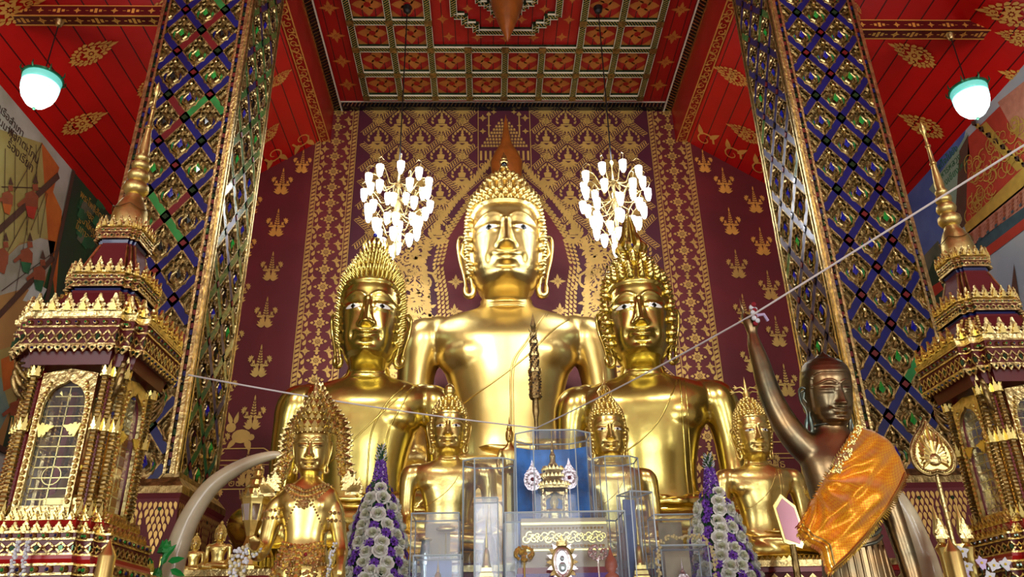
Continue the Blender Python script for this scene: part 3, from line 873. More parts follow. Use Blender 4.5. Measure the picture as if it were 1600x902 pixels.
# clerestory boards and the long gilt beams under them
for s in (-1, 1):
    mb = MB()
    mb.box((min(s * 3.70, s * 3.92), FRONT, 11.58), (max(s * 3.70, s * 3.92), BACK, ZC), RED_L)
    ex, ey = (EX, DN)
    for k in range(110):
        y = 13.9 - k * .16
        put(mb, swirl(0, 0, .075, k * 1.3, 1.1 * (1 if k % 2 else -1), .028) + [petal(0, -.05, k % 2 * PI, .10, .05)], (s * 3.81, y, 11.58), EX, DN, STENCIL_O, .006)
    for e in (3.715, 3.905): mb.box((s * e - .01, FRONT, 11.565), (s * e + .01, BACK, 11.585), STENCIL_O)
    mb.build('trim_9' if s < 0 else 'trim_10', kind='structure')
# aisle ceilings (sloping boards) with big gold leaves
for s in (-1, 1):
    mb = MB()
    a = Vector((s * 3.9, 0, 11.62)); b = Vector((s * (WX + .2), 0, zroof(WX + .2)))
    n = Vector((-s * 0.70, 0, -1)).normalized()
    up = -n * .12
    V = [a + Vector((0, FRONT, 0)), a + Vector((0, BACK, 0)), b + Vector((0, BACK, 0)), b + Vector((0, FRONT, 0))]
    mb.add(V + [v + up for v in V], [(0, 1, 2, 3) if s > 0 else (0, 3, 2, 1), (4, 5, 6, 7), (0, 1, 5, 4), (1, 2, 6, 5), (2, 3, 7, 6), (3, 0, 4, 7)], REDP_X)
    leaves = [((184, 62), (110, 98)), ((168, 173), (98, 206)), ((264, 112), (216, 148)), ((455, 106), (424, 134)), ((435, 190), (412, 222)),
              ((75, -6), (-30, 30)), ((275, -8), (228, 36)), ((240, 216), (206, 244)), ((560, 130), (545, 160))] if s < 0 else \
             [((1388, 65), (1460, 101)), ((1403, 176), (1473, 212)), ((1113, 101), (1168, 131)), ((1135, 191), (1188, 222)), ((1342, 15), (1330, 6)),
              ((1524, 12), (1625, 28)), ((1555, 48), (1620, 66)), ((1560, 108), (1640, 140)), ((1325, 12), (1342, 30))]
    for (t0, t1) in leaves:
        A = PL(*t0, a, n); B = PL(*t1, a, n)
        C = (A + B) / 2; e1 = (A - B); L = e1.length
        if L < .3: L = .3
        e1.normalize(); e2 = n.cross(e1).normalized()
        if abs(C.x) < 4.0: continue
        put(mb, LEAF, C - e1 * L * .10, e1 * L * .46, e2 * L * .42, STENCIL_O, .008)
    sl = (b - a).normalized()   # the same leaves carry on down the hall, out of the picture
    for r in range(9):
        for c in (.9, 2.5):
            C = a + sl * (c + .5 * (r % 2)) + Vector((0, 6.4 - r * 1.7, 0)); e1 = (Vector((0, 1, 0)) * .8 - sl * .6).normalized(); e2 = n.cross(e1).normalized()
            put(mb, LEAF, C, e1 * .40, e2 * .36, STENCIL_O, .008)
    # low scroll border where the boards meet the back wall
    for k in range(7):
        c = a + (b - a) * ((k + .6) / 7.0) + Vector((0, BACK - .35, 0))
        e1 = (b - a).normalized(); e2 = n.cross(e1)
        put(mb, swirl(0, 0, .22, 0, 1.2, .05) + [petal(.1, .1, 1, .3, .12), petal(-.1, .1, 2, .3, .12)], c, e1, e2, STENCIL_O, .008)
    mb.build('ceiling_left' if s < 0 else 'ceiling_right', kind='structure')
# tie beams crossing the aisles, each ending on a column
for s, y in ((-1, 8.3), (1, 8.5)):
    mb = MB()
    x0, x1 = sorted((s * 4.55, s * (WX)))
    mb.box((x0, y, 9.56), (x1, y + .18, 9.74), RED_D)
    k = 0
    while x0 + .2 + k * .5 < x1 - .1:
        x = x0 + .2 + k * .5
        dia = [[(-.2, 0), (0, -.055), (.2, 0), (0, .055)]]
        for j in range(5):
            put(mb, [[(-.02, -.05 + .02 * abs(j - 2)), (.02, -.05 + .02 * abs(j - 2)), (.02, .05 - .02 * abs(j - 2)), (-.02, .05 - .02 * abs(j - 2))]], (x + (j - 2) * .06, y + .09, 9.56), EX, DN, STENCIL_O, .004)
            put(mb, [[(-.02, -.04 + .018 * abs(j - 2)), (.02, -.04 + .018 * abs(j - 2)), (.02, .04 - .018 * abs(j - 2)), (-.02, .04 - .018 * abs(j - 2))]], (x + (j - 2) * .06, y, 9.65), EX, EZ, STENCIL_O, .004)
        put(mb, xf(STAR, s=.07), (x + .25, y + .09, 9.56), EX, DN, STENCIL_O, .004)
        put(mb, xf(STAR, s=.055), (x + .25, y, 9.65), EX, EZ, STENCIL_O, .004)
        k += 1
    for q in ((y - .006, 9.553), (y + .17, 9.553), (y - .006, 9.73)): mb.box((x0, q[0], q[1]), (x1, q[0] + .016, q[1] + .014), STENCIL_O)
    mb.build('trim_11' if s < 0 else 'trim_12', kind='structure')
# carved pendant hanging from the middle of the stepped star
mb = MB()
mb.lathe([(0, .30), (-.12, .33), (-.3, .30), (-.55, .24), (-.85, .14), (-1.1, .05), (-1.22, 0)], (0, YS, ZC), WOOD, 12)
mb.lathe([(0, .36), (-.05, .36), (-.07, .30)], (0, YS, ZC), GOLD_D, 12)
for k in range(12):
    a = 2 * PI * k / 12
    mb.poly([(-.05, 0), (.05, 0), (0, .22)], (.31 * math.cos(a), YS + .31 * math.sin(a), ZC - .10), (-math.sin(a), math.cos(a), 0), (-.2 * math.cos(a), -.2 * math.sin(a), -1), GOLD_D, thick=.015)
mb.build('ceiling_pendant', smooth=True, angle=.6, label='red-brown carved wooden pendant hanging point down from the stepped star of the red ceiling', cat='ceiling ornament')
# ================================================================ COLUMNS, LAMPS, CHANDELIERS
def ornament():
    """one diamond's carved boss: a jewelled heart between scrolls, in x (right), y (up), z (out)"""
    mb = MB()
    def tb(pts, r0, r1, m=GOLD_D):
        n = len(pts); mb.tube([(x, y, .012) for x, y in pts], [r0 + (r1 - r0) * i / (n - 1) for i in range(n)], m, 5)
    def sw(cx, cy, r, a0, t, r0, n=9):
        return [(cx + r * (1 - .7 * i / n) * math.cos(a0 + t * 2 * PI * i / n), cy + r * (1 - .7 * i / n) * math.sin(a0 + t * 2 * PI * i / n)) for i in range(n + 1)]
    for s in (-1, 1):
        tb([(s * .02, -.17), (s * .10, -.14), (s * .135, -.05), (s * .10, .01), (s * .06, .03)], .022, .012)
        tb([(s * .03, -.125), (s * .075, -.09), (s * .07, -.04), (s * .015, .02)], .016, .010, GOLD_O)
        tb(sw(s * .10, .06, .045, PI / 2 - s * PI / 2, s * .9, .02), .016, .008)
        tb(sw(s * .045, .12, .045, PI / 2, -s * .8, .02), .016, .008)
        tb([(s * .16, -.02), (s * .19, .01), (s * .17, .05)], .016, .006)
        tb([(s * .05, -.19), (s * .09, -.21), (s * .06, -.25)], .014, .006)
        tb([(s * .12, -.13), (s * .17, -.11), (s * .155, -.06)], .013, .006)
    tb([(0, .07), (.012, .13), (-.006, .19), (.0, .235)], .020, .008)
    mb.sphere((0, .15, .02), .028, GOLD_O, 6, 4, sz=.8)
    tb([(0, -.20), (0, -.27)], .02, .006)
    return mb
ORN = ornament()
def gem_mb(m):
    mb = MB()
    mb.add([(0, .045, .018), (-.038, -.045, .018), (.038, -.045, .018), (0, -.02, .045)] + [(0, -.085, .018)], [(0, 1, 3), (0, 3, 2), (1, 4, 3), (4, 2, 3)], m)
    mb.add([(-.06, -.06, .008), (-.10, -.06, .008), (-.085, -.02, .008)], [(0, 2, 1)], m); mb.add([(.06, -.06, .008), (.10, -.06, .008), (.085, -.02, .008)], [(0, 1, 2)], m)
    return mb
GEMS = [gem_mb(m) for m in (GEM_B, GEM_G, BLACKM)]
def gemring(m):
    mb = MB()
    for s in (-1, 1):
        pts = [(s * .045, -.105), (s * .095, -.085), (s * .105, -.03), (s * .085, .0)]
        mb.tube([(x, y, .006) for x, y in pts], [.012, .016, .014, .006], m, 4)
    return mb
RINGS = [gemring(m) for m in (GREEN, GREEN, BLUE)]
def column(s, label, seed):
    rnd = random.Random(seed)
    W = 1.08; x0 = s * 3.52; x1 = s * 4.62; y0 = 8.0; y1 = 9.18; zb = 3.25; zt = 13.2
    root = empty('column', (s * 4.07, 8.6, 0), label, 'column')
    off = Vector((-s * 4.07, -8.6, 0))
    xa, xb = sorted((x0, x1))
    core = MB(); core.box((xa + .02, y0 + .02, zb), (xb - .02, y1 - .02, zt), GOLD_D)
    faces = [(Vector((xa, y0, 0)), Vector((1, 0, 0)), xb - xa, True)]
    if s < 0: faces.append((Vector((x0, y0, 0)), Vector((0, 1, 0)), y1 - y0, False))
    else: faces.append((Vector((x0, y1, 0)), Vector((0, -1, 0)), y1 - y0, False))
    lat = MB(); orn = MB(); jew = MB(); mould = MB()
    for O, ex, wd, front in faces:
        n = ex.cross(Vector((0, 0, 1)))
        dx = wd / 2.15; dz = .70; zc = 4.1
        x00 = .09; x11 = wd - .09
        def ok(a, b, O=O, ex=ex): return True
        rows = int((zt - zb) / (dz / 2)) + 4
        for r in range(-4, rows):
            for c in range(-1, 4):
                cx = wd / 2 + (c - 1) * dx + (0 if r % 2 == 0 else dx / 2) - (dx / 2 if front else 0) + (0 if front else 0)
                cz = zc + r * dz / 2
                if cz < zb + .05 or cz > zt - .1: continue
                # strips below this diamond (from its left corner down, and from its bottom up-right)
                for (ax, az, bx, bz) in ((-dx / 2, 0, 0, -dz / 2), (0, -dz / 2, dx / 2, 0)):
                    X0, Z0, X1, Z1 = cx + ax, cz + az, cx + bx, cz + bz
                    if X1 < x00 or X0 > x11: continue
                    if X0 < x00: t = (x00 - X0) / (X1 - X0); Z0 += (Z1 - Z0) * t; X0 = x00
                    if X1 > x11: t = (x11 - X0) / (X1 - X0); Z1 = Z0 + (Z1 - Z0) * t; X1 = x11
                    q = rnd.random()
                    if front: m = BLUE if q < (.86 if s < 0 else .97) else (RED_D if q < .96 else GREEN)
                    else: m = (GREEN if q < .75 else BLUE) if s < 0 else (BLUE if q < .93 else GREEN)
                    a = O + ex * X0 + Vector((0, 0, Z0)); b = O + ex * X1 + Vector((0, 0, Z1))
                    d = (b - a); L = d.length
                    if L < .01: continue
                    d.normalize(); w = d.cross(n)
                    lat.obox((a + b) / 2 + n * .022, d * L / 2, w * .042, n * .012, m)
                    for e in (-1, 1): lat.obox((a + b) / 2 + n * .018 + w * e * .050, d * L / 2, w * .008, n * .016, GOLD_D)
                if x00 < cx < x11:
                    jew.obox(O + ex * cx + Vector((0, 0, cz - dz / 2)) + n * .036, (ex + Vector((0, 0, 1))).normalized() * .030, (ex - Vector((0, 0, 1))).normalized() * .030, n * .008, rnd.choice((BLACKM, RED_D)) if not front else rnd.choice((RED_D, RED_D, MIRROR_G)))
                M = Matrix((ex, (0, 0, 1), n)).transposed().to_4x4()
                M.translation = O + ex * cx + Vector((0, 0, cz)) + n * .004
                M = M @ Matrix.Diagonal((dx / .52, dz / .62, 1.2, 1))
                keep = lambda a, b, O=O, ex=ex: x00 < (Vector(b) - O).dot(ex) < x11 and b[2] > zb
                orn.inst(ORN, M, keep=keep)
                if x00 + .05 < cx < x11 - .05:
                    g = rnd.randrange(3) if s < 0 else rnd.choice((0, 0, 1))
                    jew.inst(GEMS[g], M); jew.inst(RINGS[g], M)
        # mouldings and chips of mirror along both edges of the face
        for e, w in ((.0, .022), (.075, .014), (wd - .075, .014), (wd, .022)):
            mould.obox(O + ex * e + Vector((0, 0, (zb + zt) / 2)) + n * .018, ex * w, (0, 0, (zt - zb) / 2), n * .026, GOLD_O)
        k = 0; z = zb
        while z < zt - .1:
            for e in (.04, wd - .04):
                m = (MIRROR_G, BLACKM, BLUE, RED_D, BLACKM, RED_D)[(k + (e > .1)) % 6]
                mould.obox(O + ex * e + Vector((0, 0, z + .035)) + n * .012, ex * .020, (0, 0, .030), n * .010, m)
            z += .078; k += 1
        if not front:
            for q in range(1, 6):
                mould.obox(O + ex * (x00 + (x11 - x00) * q / 6) + Vector((0, 0, (zb + zt) / 2)) + n * .006, ex * .008, (0, 0, (zt - zb) / 2), n * .006, DARKV)
    for name, m_ in (('shaft', core), ('glass_lattice', lat), ('carved_scrolls', orn), ('jewels', jew), ('edge_moulding', mould)):
        o = m_.build(name, root); o.data.transform(Matrix.Translation(off)); 
        if name == 'carved_scrolls': pass
    # pedestal with stencilled flame triangles
    ped = MB(); cx = s * 4.07; cy = 8.6
    SQ = [(-1, -1), (1, -1), (1, 1), (-1, 1)]
    ped.loft([(0, .68), (3.0, .68), (3.05, .70)], SQ, (cx, cy, 0), MAROON)
    ped.loft([(3.05, .70), (3.12, .70), (3.22, .62), (3.27, .62)], SQ, (cx, cy, 0), GOLD_D)
    for face in range(2):
        if face == 0: O = Vector((cx - .68, cy - .68, 0)); ex = Vector((1, 0, 0))
        else:
            O = Vector((cx + .68, cy - .68, 0)) if s < 0 else Vector((cx - .68, cy + .68, 0)); ex = Vector((0, 1, 0)) if s < 0 else Vector((0, -1, 0))
        for k in range(4):
            x = .17 + k * .34
            for r in range(7):          # hanging triangle of little leaves
                for q in range(7 - r):
                    xx = (q - (6 - r) / 2) * .046
                    put(ped, [petal(xx, 0, -PI / 2 + xx * 1.5, .085, .036)], O + ex * x + Vector((0, 0, 2.97 - r * .068)), ex, (0, 0, 1), STENCIL, .006)
            put(ped, [circ(0, 0, .02, 8)], O + ex * x + Vector((0, 0, 2.90)), ex, (0, 0, 1), MIRROR_G, .012)
            if k < 3:
                for r in range(13):     # tall standing triangle between them
                    m_ = max(1, int(5.5 - r * .42))
                    for q in range(m_):
                        xx = (q - (m_ - 1) / 2) * .044
                        put(ped, [petal(xx, 0, PI / 2 - xx * 3.5, .080, .034)], O + ex * (x + .17) + Vector((0, 0, 2.06 + r * .062)), ex, (0, 0, 1), STENCIL, .006)
    o = ped.build('pedestal', root); o.data.transform(Matrix.Translation(off))
    return root
column(-1, 'square column left of the altar, gilded carving under blue glass lattice with some red and green strips', 3)
column(1, 'square column right of the altar, gilded carving under an all blue glass lattice', 9)

# pendant acorn lamps hanging from the tie beams
def pendant(px, py, Y, label):
    c = P(px, py, Y)
    root = empty('pendant_lamp', c, label, 'lamp', rotz=0)
    R = .235
    g = MB()
    g.lathe([(-.31, 0), (-.30, .03), (-.28, .06), (-.24, .12), (-.15, .185), (-.06, .213)], (0, 0, 0), GLOBE, 24)
    g.lathe([(-.06, .213), (.0, .224), (.06, R * .965)], (0, 0, 0), GLOBEM, 24)
    g.build('glass_globe', root, smooth=True)
    g = MB(); g.lathe([(.06, R * .95), (.10, R * .98), (.15, R * 1.0), (.17, R * .96)], (0, 0, 0), GLOBET, 24); g.build('glass_shoulder', root, smooth=True)
    g = MB()
    g.lathe([(.165, R * 1.06), (.19, R * 1.08), (.205, R * 1.0), (.25, R * .62), (.28, .07), (.32, .05), (.34, .03), (.38, 0)], (0, 0, 0), GREENCAP, 24)
    for k in range(8):
        a = 2 * PI * k / 8
        g.tube([(R * 1.06 * math.cos(a), R * 1.06 * math.sin(a), .17), (R * 1.17 * math.cos(a), R * 1.17 * math.sin(a), .20), (R * 1.16 * math.cos(a), R * 1.16 * math.sin(a), .26)], [.016, .012, .004], GREENCAP, 6)
    g.build('cap', root, smooth=True, angle=.7)
    g = MB(); g.sphere((0, 0, -.315), .022, GREENCAP, 8, 5); g.build('finial', root, smooth=True)
    top = 9.56 - c.z
    g = MB(); g.tube([(0, 0, .36), (0, 0, top - .06)], .008, BLACK, 6); g.build('cord', root)
    g = MB(); g.lathe([(top - .10, .0), (top - .09, .035), (top - .05, .05), (top, .06)], (0, 0, 0), GOLD_O, 12); g.build('ceiling_rose', root, smooth=True, angle=.8)
    l = bpy.data.lights.new('pendant_light', 'POINT'); l.energy = 26; l.color = (.70, 1.0, .95); l.shadow_soft_size = .2
    lo = bpy.data.objects.new('pendant_light', l); COL.objects.link(lo); lo.location = c + Vector((0, 0, -.42))
pendant(62, 139, 8.4, 'glowing blue-white acorn glass lamp hanging before the ship mural side, left')
pendant(1518, 156, 8.59, 'glowing blue-white acorn glass lamp hanging before the painted temple roof, right')

# crystal chandeliers: tiers of curled arms with upward caps and bright downward cups
def chandelier(px, py, Y, hook, label, seed, loc=None):
    rnd = random.Random(seed)
    c = P(px, py, Y)
    root = empty('chandelier', c, label, 'chandelier', 'crystal chandeliers hanging beside the great image')
    core = MB()
    core.lathe([(-.95, 0), (-.9, .03), (-.7, .02), (-.5, .05), (-.42, .02), (-.1, .03), (0, .07), (.08, .03), (.3, .02), (.42, .07), (.5, .03), (.72, .02), (.8, .05), (.86, .02)], (0, 0, 0), GOLD_O, 10)
    core.build('stem', root, smooth=True)
    h = hook - c.z
    cd = MB(); cd.tube([(0, 0, .84), (0, 0, h)], .012, BLACK, 6); cd.build('cord', root)
    cr = MB(); cr.lathe([(h - .14, .03), (h - .1, .07), (h, .09)], (0, 0, 0), BLACK, 12); cr.build('ceiling_rose', root)
    cup = MB(); cup.lathe([(-.10, .03), (-.06, .048), (0, .058), (.05, .062), (.09, .064)], (0, 0, 0), CUP, 12)
    blb = MB(); blb.lathe([(-.13, 0), (-.11, .026), (-.06, .042), (.0, .046), (.05, .034), (.08, .02), (.09, 0)], (0, 0, 0), BULB, 10)
    cupo = blbo = None
    tiers = [(.42, .50, 9, .18), (.08, .55, 8, .14), (-.16, .46, 8, .12), (-.42, .36, 6, .1), (-.66, .22, 4, .1), (-.86, .05, 1, .0)]
    for ti, (z, r, n, lift) in enumerate(tiers):
        for k in range(n):
            a = 2 * PI * (k + .5 * (ti % 2) + rnd.uniform(-.08, .08)) / n
            d = Vector((math.cos(a), math.sin(a), 0))
            zz = z + rnd.uniform(-.03, .03)
            base = Vector((0, 0, zz + .05))
            tip = d * r + Vector((0, 0, zz))
            arm = MB()
            pts = [base + d * r * t + Vector((0, 0, -.14 * math.sin(PI * t) + (lift + .12) * max(0, t - .5) * 2 * (1 - max(0, t - .5) * 2) * 2)) for t in [i / 12 for i in range(13)]]
            pts[-1] = tip + Vector((0, 0, .10))
            arm.tube(pts, .009, GOLD_O, 5)
            if ti < 3:
                arm.tube([tip + Vector((0, 0, .1)), tip + d * .05 + Vector((0, 0, .2)), tip - d * .02 + Vector((0, 0, .27)), tip - d * .09 + Vector((0, 0, .25))], [.008, .007, .005, .003], GOLD_O, 5)
            arm.lathe([(.085, .05), (.10, .055), (.115, .02)], tip, GOLD_O, 8)
            ao = arm.build('arm', root, smooth=True, angle=1.0)
            if cupo is None:
                cupo = cup.build('glass_cup', ao, smooth=True); cupo.location = tip
                blbo = blb.build('bulb', ao, smooth=True); blbo.location = tip
            else:
                for q in (cupo, blbo):
                    w = q.copy(); COL.objects.link(w); w.parent = ao; w.location = tip
    l = bpy.data.lights.new('chandelier_light', 'POINT'); l.energy = 36; l.color = (.88, .92, 1.0); l.shadow_soft_size = .3
    lo = bpy.data.objects.new('chandelier_light', l); COL.objects.link(lo); lo.location = c + Vector((0, -.1, 1.0))
    return root
chandelier(621, 322, 11.12, ZC, 'crystal chandelier blazing with white bulbs left of the great image', 5)
chandelier(961, 320, 11.10, ZC, 'crystal chandelier blazing with white bulbs right of the great image', 6)
# ================================================================ GILDED IMAGES
def catmull(pts, n=8):
    """smooth path through points of any dimension"""
    P_ = [np.array(p, float) for p in pts]; P_ = [2 * P_[0] - P_[1]] + P_ + [2 * P_[-1] - P_[-2]]
    out = []
    for i in range(1, len(P_) - 2):
        for k in range(n):
            t = k / n
            a, b, c, d = P_[i - 1:i + 3]
            out.append(0.5 * ((2 * b) + (-a + c) * t + (2 * a - 5 * b + 4 * c - d) * t * t + (-a + 3 * b - 3 * c + d) * t ** 3))
    out.append(P_[-2])
    return out
def limb(mb, pts, m, n=16, flat=1.0, k=6, up=None):
    """pts: (x,y,z,r)"""
    q = catmull(pts, k)
    mb.tube([p[:3] for p in q], [max(.004, p[3]) for p in q], m, n, flat=flat, up=up)
    mb.sphere(q[0][:3], q[0][3] * .995, m, n, 8); mb.sphere(q[-1][:3], q[-1][3] * .995, m, n, 8)
def remesh(mb, voxel, m, smooth=6, factor=.5):
    """fuse overlapping solids into one continuous skin; returns the mesh"""
    o = mb.build('tmp')
    r = o.modifiers.new('r', 'REMESH'); r.mode = 'VOXEL'; r.voxel_size = voxel; r.use_smooth_shade = True
    s = o.modifiers.new('s', 'SMOOTH'); s.factor = factor; s.iterations = smooth
    dg = bpy.context.evaluated_depsgraph_get()
    me = bpy.data.meshes.new_from_object(o.evaluated_get(dg))
    old = o.data; bpy.data.objects.remove(o); bpy.data.meshes.remove(old)
    return me
def mesh_to_mb(me, mb, m):
    mb.add([tuple(v.co) for v in me.vertices], [tuple(p.vertices) for p in me.polygons], m)
def bvh_of(mb):
    return BVHTree.FromPolygons([Vector(v) for v in mb.v], [list(f) for f in mb.f])
def gs(a, s): return math.exp(-(a * a) / (s * s))
def interp(tab, z):
    if z <= tab[0][0]: return tab[0][1:]
    for a, b in zip(tab, tab[1:]):
        if z <= b[0]:
            t = (z - a[0]) / (b[0] - a[0]); t = t * t * (3 - 2 * t) * .35 + t * .65
            return tuple(p + (q - p) * t for p, q in zip(a[1:], b[1:]))
    return tab[-1][1:]
HEADT = [(-.20, .36, .22, .34), (-.10, .37, .30, .36), (-.05, .37, .42, .40), (0, .385, .53, .44), (.06, .43, .61, .50), (.16, .485, .67, .56), (.32, .54, .70, .60), (.5, .575, .715, .64), (.8, .60, .725, .68),
         (1.1, .61, .715, .69), (1.35, .60, .68, .68), (1.55, .575, .63, .66), (1.76, .53, .55, .60), (1.90, .45, .45, .50), (2.0, .385, .37, .42), (2.12, .33, .31, .36), (2.25, .25, .24, .27), (2.35, .15, .14, .16), (2.42, .03, .03, .03)]
def face_disp(x, v, closed=False, bald=False):
    """forward relief of the face at side offset x and height fraction v"""
    ax = abs(x); d = 0.0
    # nose: narrow bridge widening to a firm tip, cut back sharply beneath
    if v < .76:
        t = min(1, max(0, (.76 - v) / .36))
        if v >= .385: h = .035 + .20 * t ** 1.25; w = .046 + .055 * t ** 2
        else: h = .235 * max(0, 1 - (.385 - v) / .035); w = .10
        d += h * math.exp(-(ax / w) ** 2.4)
    d += .085 * gs(ax - .105, .045) * gs(v - .405, .028)          # wings
    # brow arcs
    vb = .745 + .095 * math.sin(PI * min(1, max(0, (ax - .03) / .50)) ** .8) if ax < .53 else .745
    d += .030 * gs(v - vb, .013) * (1 if ax > .05 else .6)
    d -= .050 * gs(ax - .26, .17) * gs(v - .72, .045)             # hollow under brow
    d -= .03 * gs(ax - .10, .05) * gs(v - .66, .07)
    d += .055 * gs(ax - .29, .15) * gs(v - .675, .036)   # lid
    d += .020 * gs(ax - .29, .14) * gs(v - .61, .02)
    d -= .022 * gs(ax - .29, .15) * gs(v - .642, .010)
    d -= .035 * gs(ax, .10) * gs(v - .345, .02)
    # lips: smiling bow
    lift = .028 * (ax / .2) ** 2
    d += .085 * gs(ax, .17) * gs(v - .288 - lift, .020)
    d += .075 * gs(ax, .14) * gs(v - .225 - lift, .024)
    d -= .030 * gs(ax, .19) * gs(v - .258 - lift, .008)
    d += .030 * gs(ax, .22) * gs(v - .26, .09)
    d -= .035 * gs(ax, .13) * gs(v - .165, .022)
    d += .095 * gs(ax, .18) * gs(v - .085, .062)                  # chin
    d -= .045 * gs(ax - .26, .06) * gs(v - .27, .06)              # fold by the mouth
    d += .035 * gs(ax - .36, .13) * gs(v - .36, .12)              # cheek
    return d
def head(mb, m, H=1.5, closed=False, hair=.055, ush=True, curls=None, rnd=None, mh=None):
    """head with its chin at z=0, facing -y; returns the list of curl seats"""
    N = 128; R = 120; ztop = 2.42 if ush else 1.99
    vs = []; fs = []
    tab = HEADT if ush else [r for r in HEADT if r[0] < 1.7] + [(1.68, .535, .56, .60), (1.80, .46, .48, .52), (1.90, .34, .35, .38), (1.97, .18, .18, .20), (1.99, .03, .03, .03)]
    seats = []
    def is_face(phi, z):
        a = abs(phi) / 1.18
        return (a ** 5 + (max(0, z - .75) / .74) ** 5) < 1 if a < 1 else False
    def surf(phi, z):
        hw, df, db = interp(tab, z)
        c = math.cos(phi); s_ = math.sin(phi)
        e = 2.0 / 2.25
        x = hw * math.copysign(abs(s_) ** e, s_)
        y = -(df if c > 0 else db) * math.copysign(abs(c) ** e, c)
        return x, y
    for i in range(R + 1):
        z = -.20 + (ztop + .20) * i / R
        for k in range(N):
            phi = 2 * PI * k / N - PI
            x, y = surf(phi, z)
            f = is_face(phi, z)
            if math.cos(phi) > 0.2 and z < 1.5:
                y -= face_disp(x, z / 1.5, closed) * min(1, (math.cos(phi) - .2) * 3)
            if not f and z > .28:
                q = Vector((x, y, 0)); L = q.length or 1
                g = min(1, (z - .28) / .1)
                x += x / L * hair * g; y += y / L * hair * g
            vs.append((x, y, z))
    for i in range(R):
        for k in range(N):
            k2 = (k + 1) % N
            fs.append((i * N + k, i * N + k2, (i + 1) * N + k2, (i + 1) * N + k))
    fs.append(tuple(R * N + k for k in range(N)))
    mb.add(vs, fs, m)
    # seats for curls over the hair
    if curls:
        r0 = curls[0]; z = .38; row = 0
        while z < ztop - .08:
            hw, df, db = interp(tab, z)
            per = 2 * PI * (hw + df) / 2; n = max(6, int(per / (r0 * 1.9)))
            for k in range(n):
                phi = 2 * PI * (k + .5 * (row % 2)) / n - PI
                if is_face(phi, z - r0 * .9) or is_face(phi * 1.04, z): continue
                if z < .95 and abs(phi) < 1.20: continue
                x, y = surf(phi, z); L = math.hypot(x, y) or 1
                x2, y2 = surf(phi, z + .05); hx = math.hypot(x2, y2)
                nrm = Vector((x / L, y / L, max(0, (L - hx) / .05))).normalized()
                seats.append((Vector((x + x / L * hair * .8, y + y / L * hair * .8, z)), nrm))
            z += r0 * (1.65 if z < 1.5 else 1.35); row += 1
    return seats
def ear(mb, s, m, top=1.14, lobe=.06, out=.70, inn=.60):
    """long-lobed ear: rolled rim, shell and slit lobe"""
    o = [(s * (out - .06), -.10, top - .14), (s * out, -.06, top - .02), (s * (out + .09), .02, top + .02), (s * (out + .12), .09, top - .12), (s * (out + .08), .10, top - .40),
         (s * (out + .02), .06, .50), (s * (out - .02), .02, .28), (s * (inn + .07), 0, lobe + .03), (s * (inn - .01), -.05, lobe - .04), (s * (inn - .06), -.07, lobe + .05), (s * (inn - .02), -.08, .30),
         (s * (out - .10), -.10, .45)]
    q = catmull(o, 5)
    mb.tube([p for p in q], [.034 + .020 * (1 if p[2] < .2 else 0) for p in q], m, 8)
    # shell filling the upper ear
    A = [Vector((s * (out + .10), .07, top - .12)), Vector((s * (out + .06), .08, top - .42)), Vector((s * out, .05, .45)), Vector((s * (out - .10), -.09, .45)), Vector((s * (out - .08), -.10, top - .16)), Vector((s * out, -.04, top - .03))]
    th = Vector((0, .025, 0)); n = len(A)
    mb.add([a - th for a in A] + [a + th for a in A], [tuple(range(n)), tuple(range(2 * n - 1, n - 1, -1))] + [(i, (i + 1) % n, (i + 1) % n + n, i + n) for i in range(n)], m)
    mb.tube([(s * (out + .02), -.02, top - .12), (s * (out + .05), .0, top - .30), (s * (out - .03), -.06, top - .45)], [.02, .03, .02], m, 6)
def curl(mb, c, nrm, kind, r, m):
    if kind == 'cone': mb.lathe([(-.02, r * .95), (r * .3, r), (r * .8, r * .75), (r * 1.25, r * .35), (r * 1.5, 0)], c, m, 7, axis=nrm)
    elif kind == 'spike': mb.lathe([(-.02, r), (r * .6, r * .8), (r * 1.8, r * .32), (r * 2.6, 0)], c, m, 5, axis=(nrm + Vector((0, 0, .5))).normalized())
    elif kind == 'ball':
        mb.lathe([(-.02, r), (r * .35, r * 1.02), (r * .75, r * .86), (r * .95, r * .55), (r * 1.2, r * .45), (r * 1.4, r * .2), (r * 1.45, 0)], c, m, 8, axis=nrm)
    else: mb.lathe([(-.02, r * .9), (r * .4, r), (r * .9, r * .6), (r * 1.1, 0)], c, m, 6, axis=nrm)
def skin_path(bvh, pts, r, m, mb, off=0.0, n=6, res=40, flat=1.0):
    """a raised line laid over the front of a body along (x, z) points"""
    q = catmull([(x, z) for x, z in pts], max(4, res // len(pts)))
    out = []
    for x, z in q:
        h = bvh.ray_cast(Vector((x, -6, z)), Vector((0, 1, 0)))
        if h[0] is not None:
            if out and (h[0] - out[-1]).length > .5: continue
            out.append(h[0] + Vector((0, -off, 0)))
    if len(out) > 2:
        mb.tube(out, r, m, n)
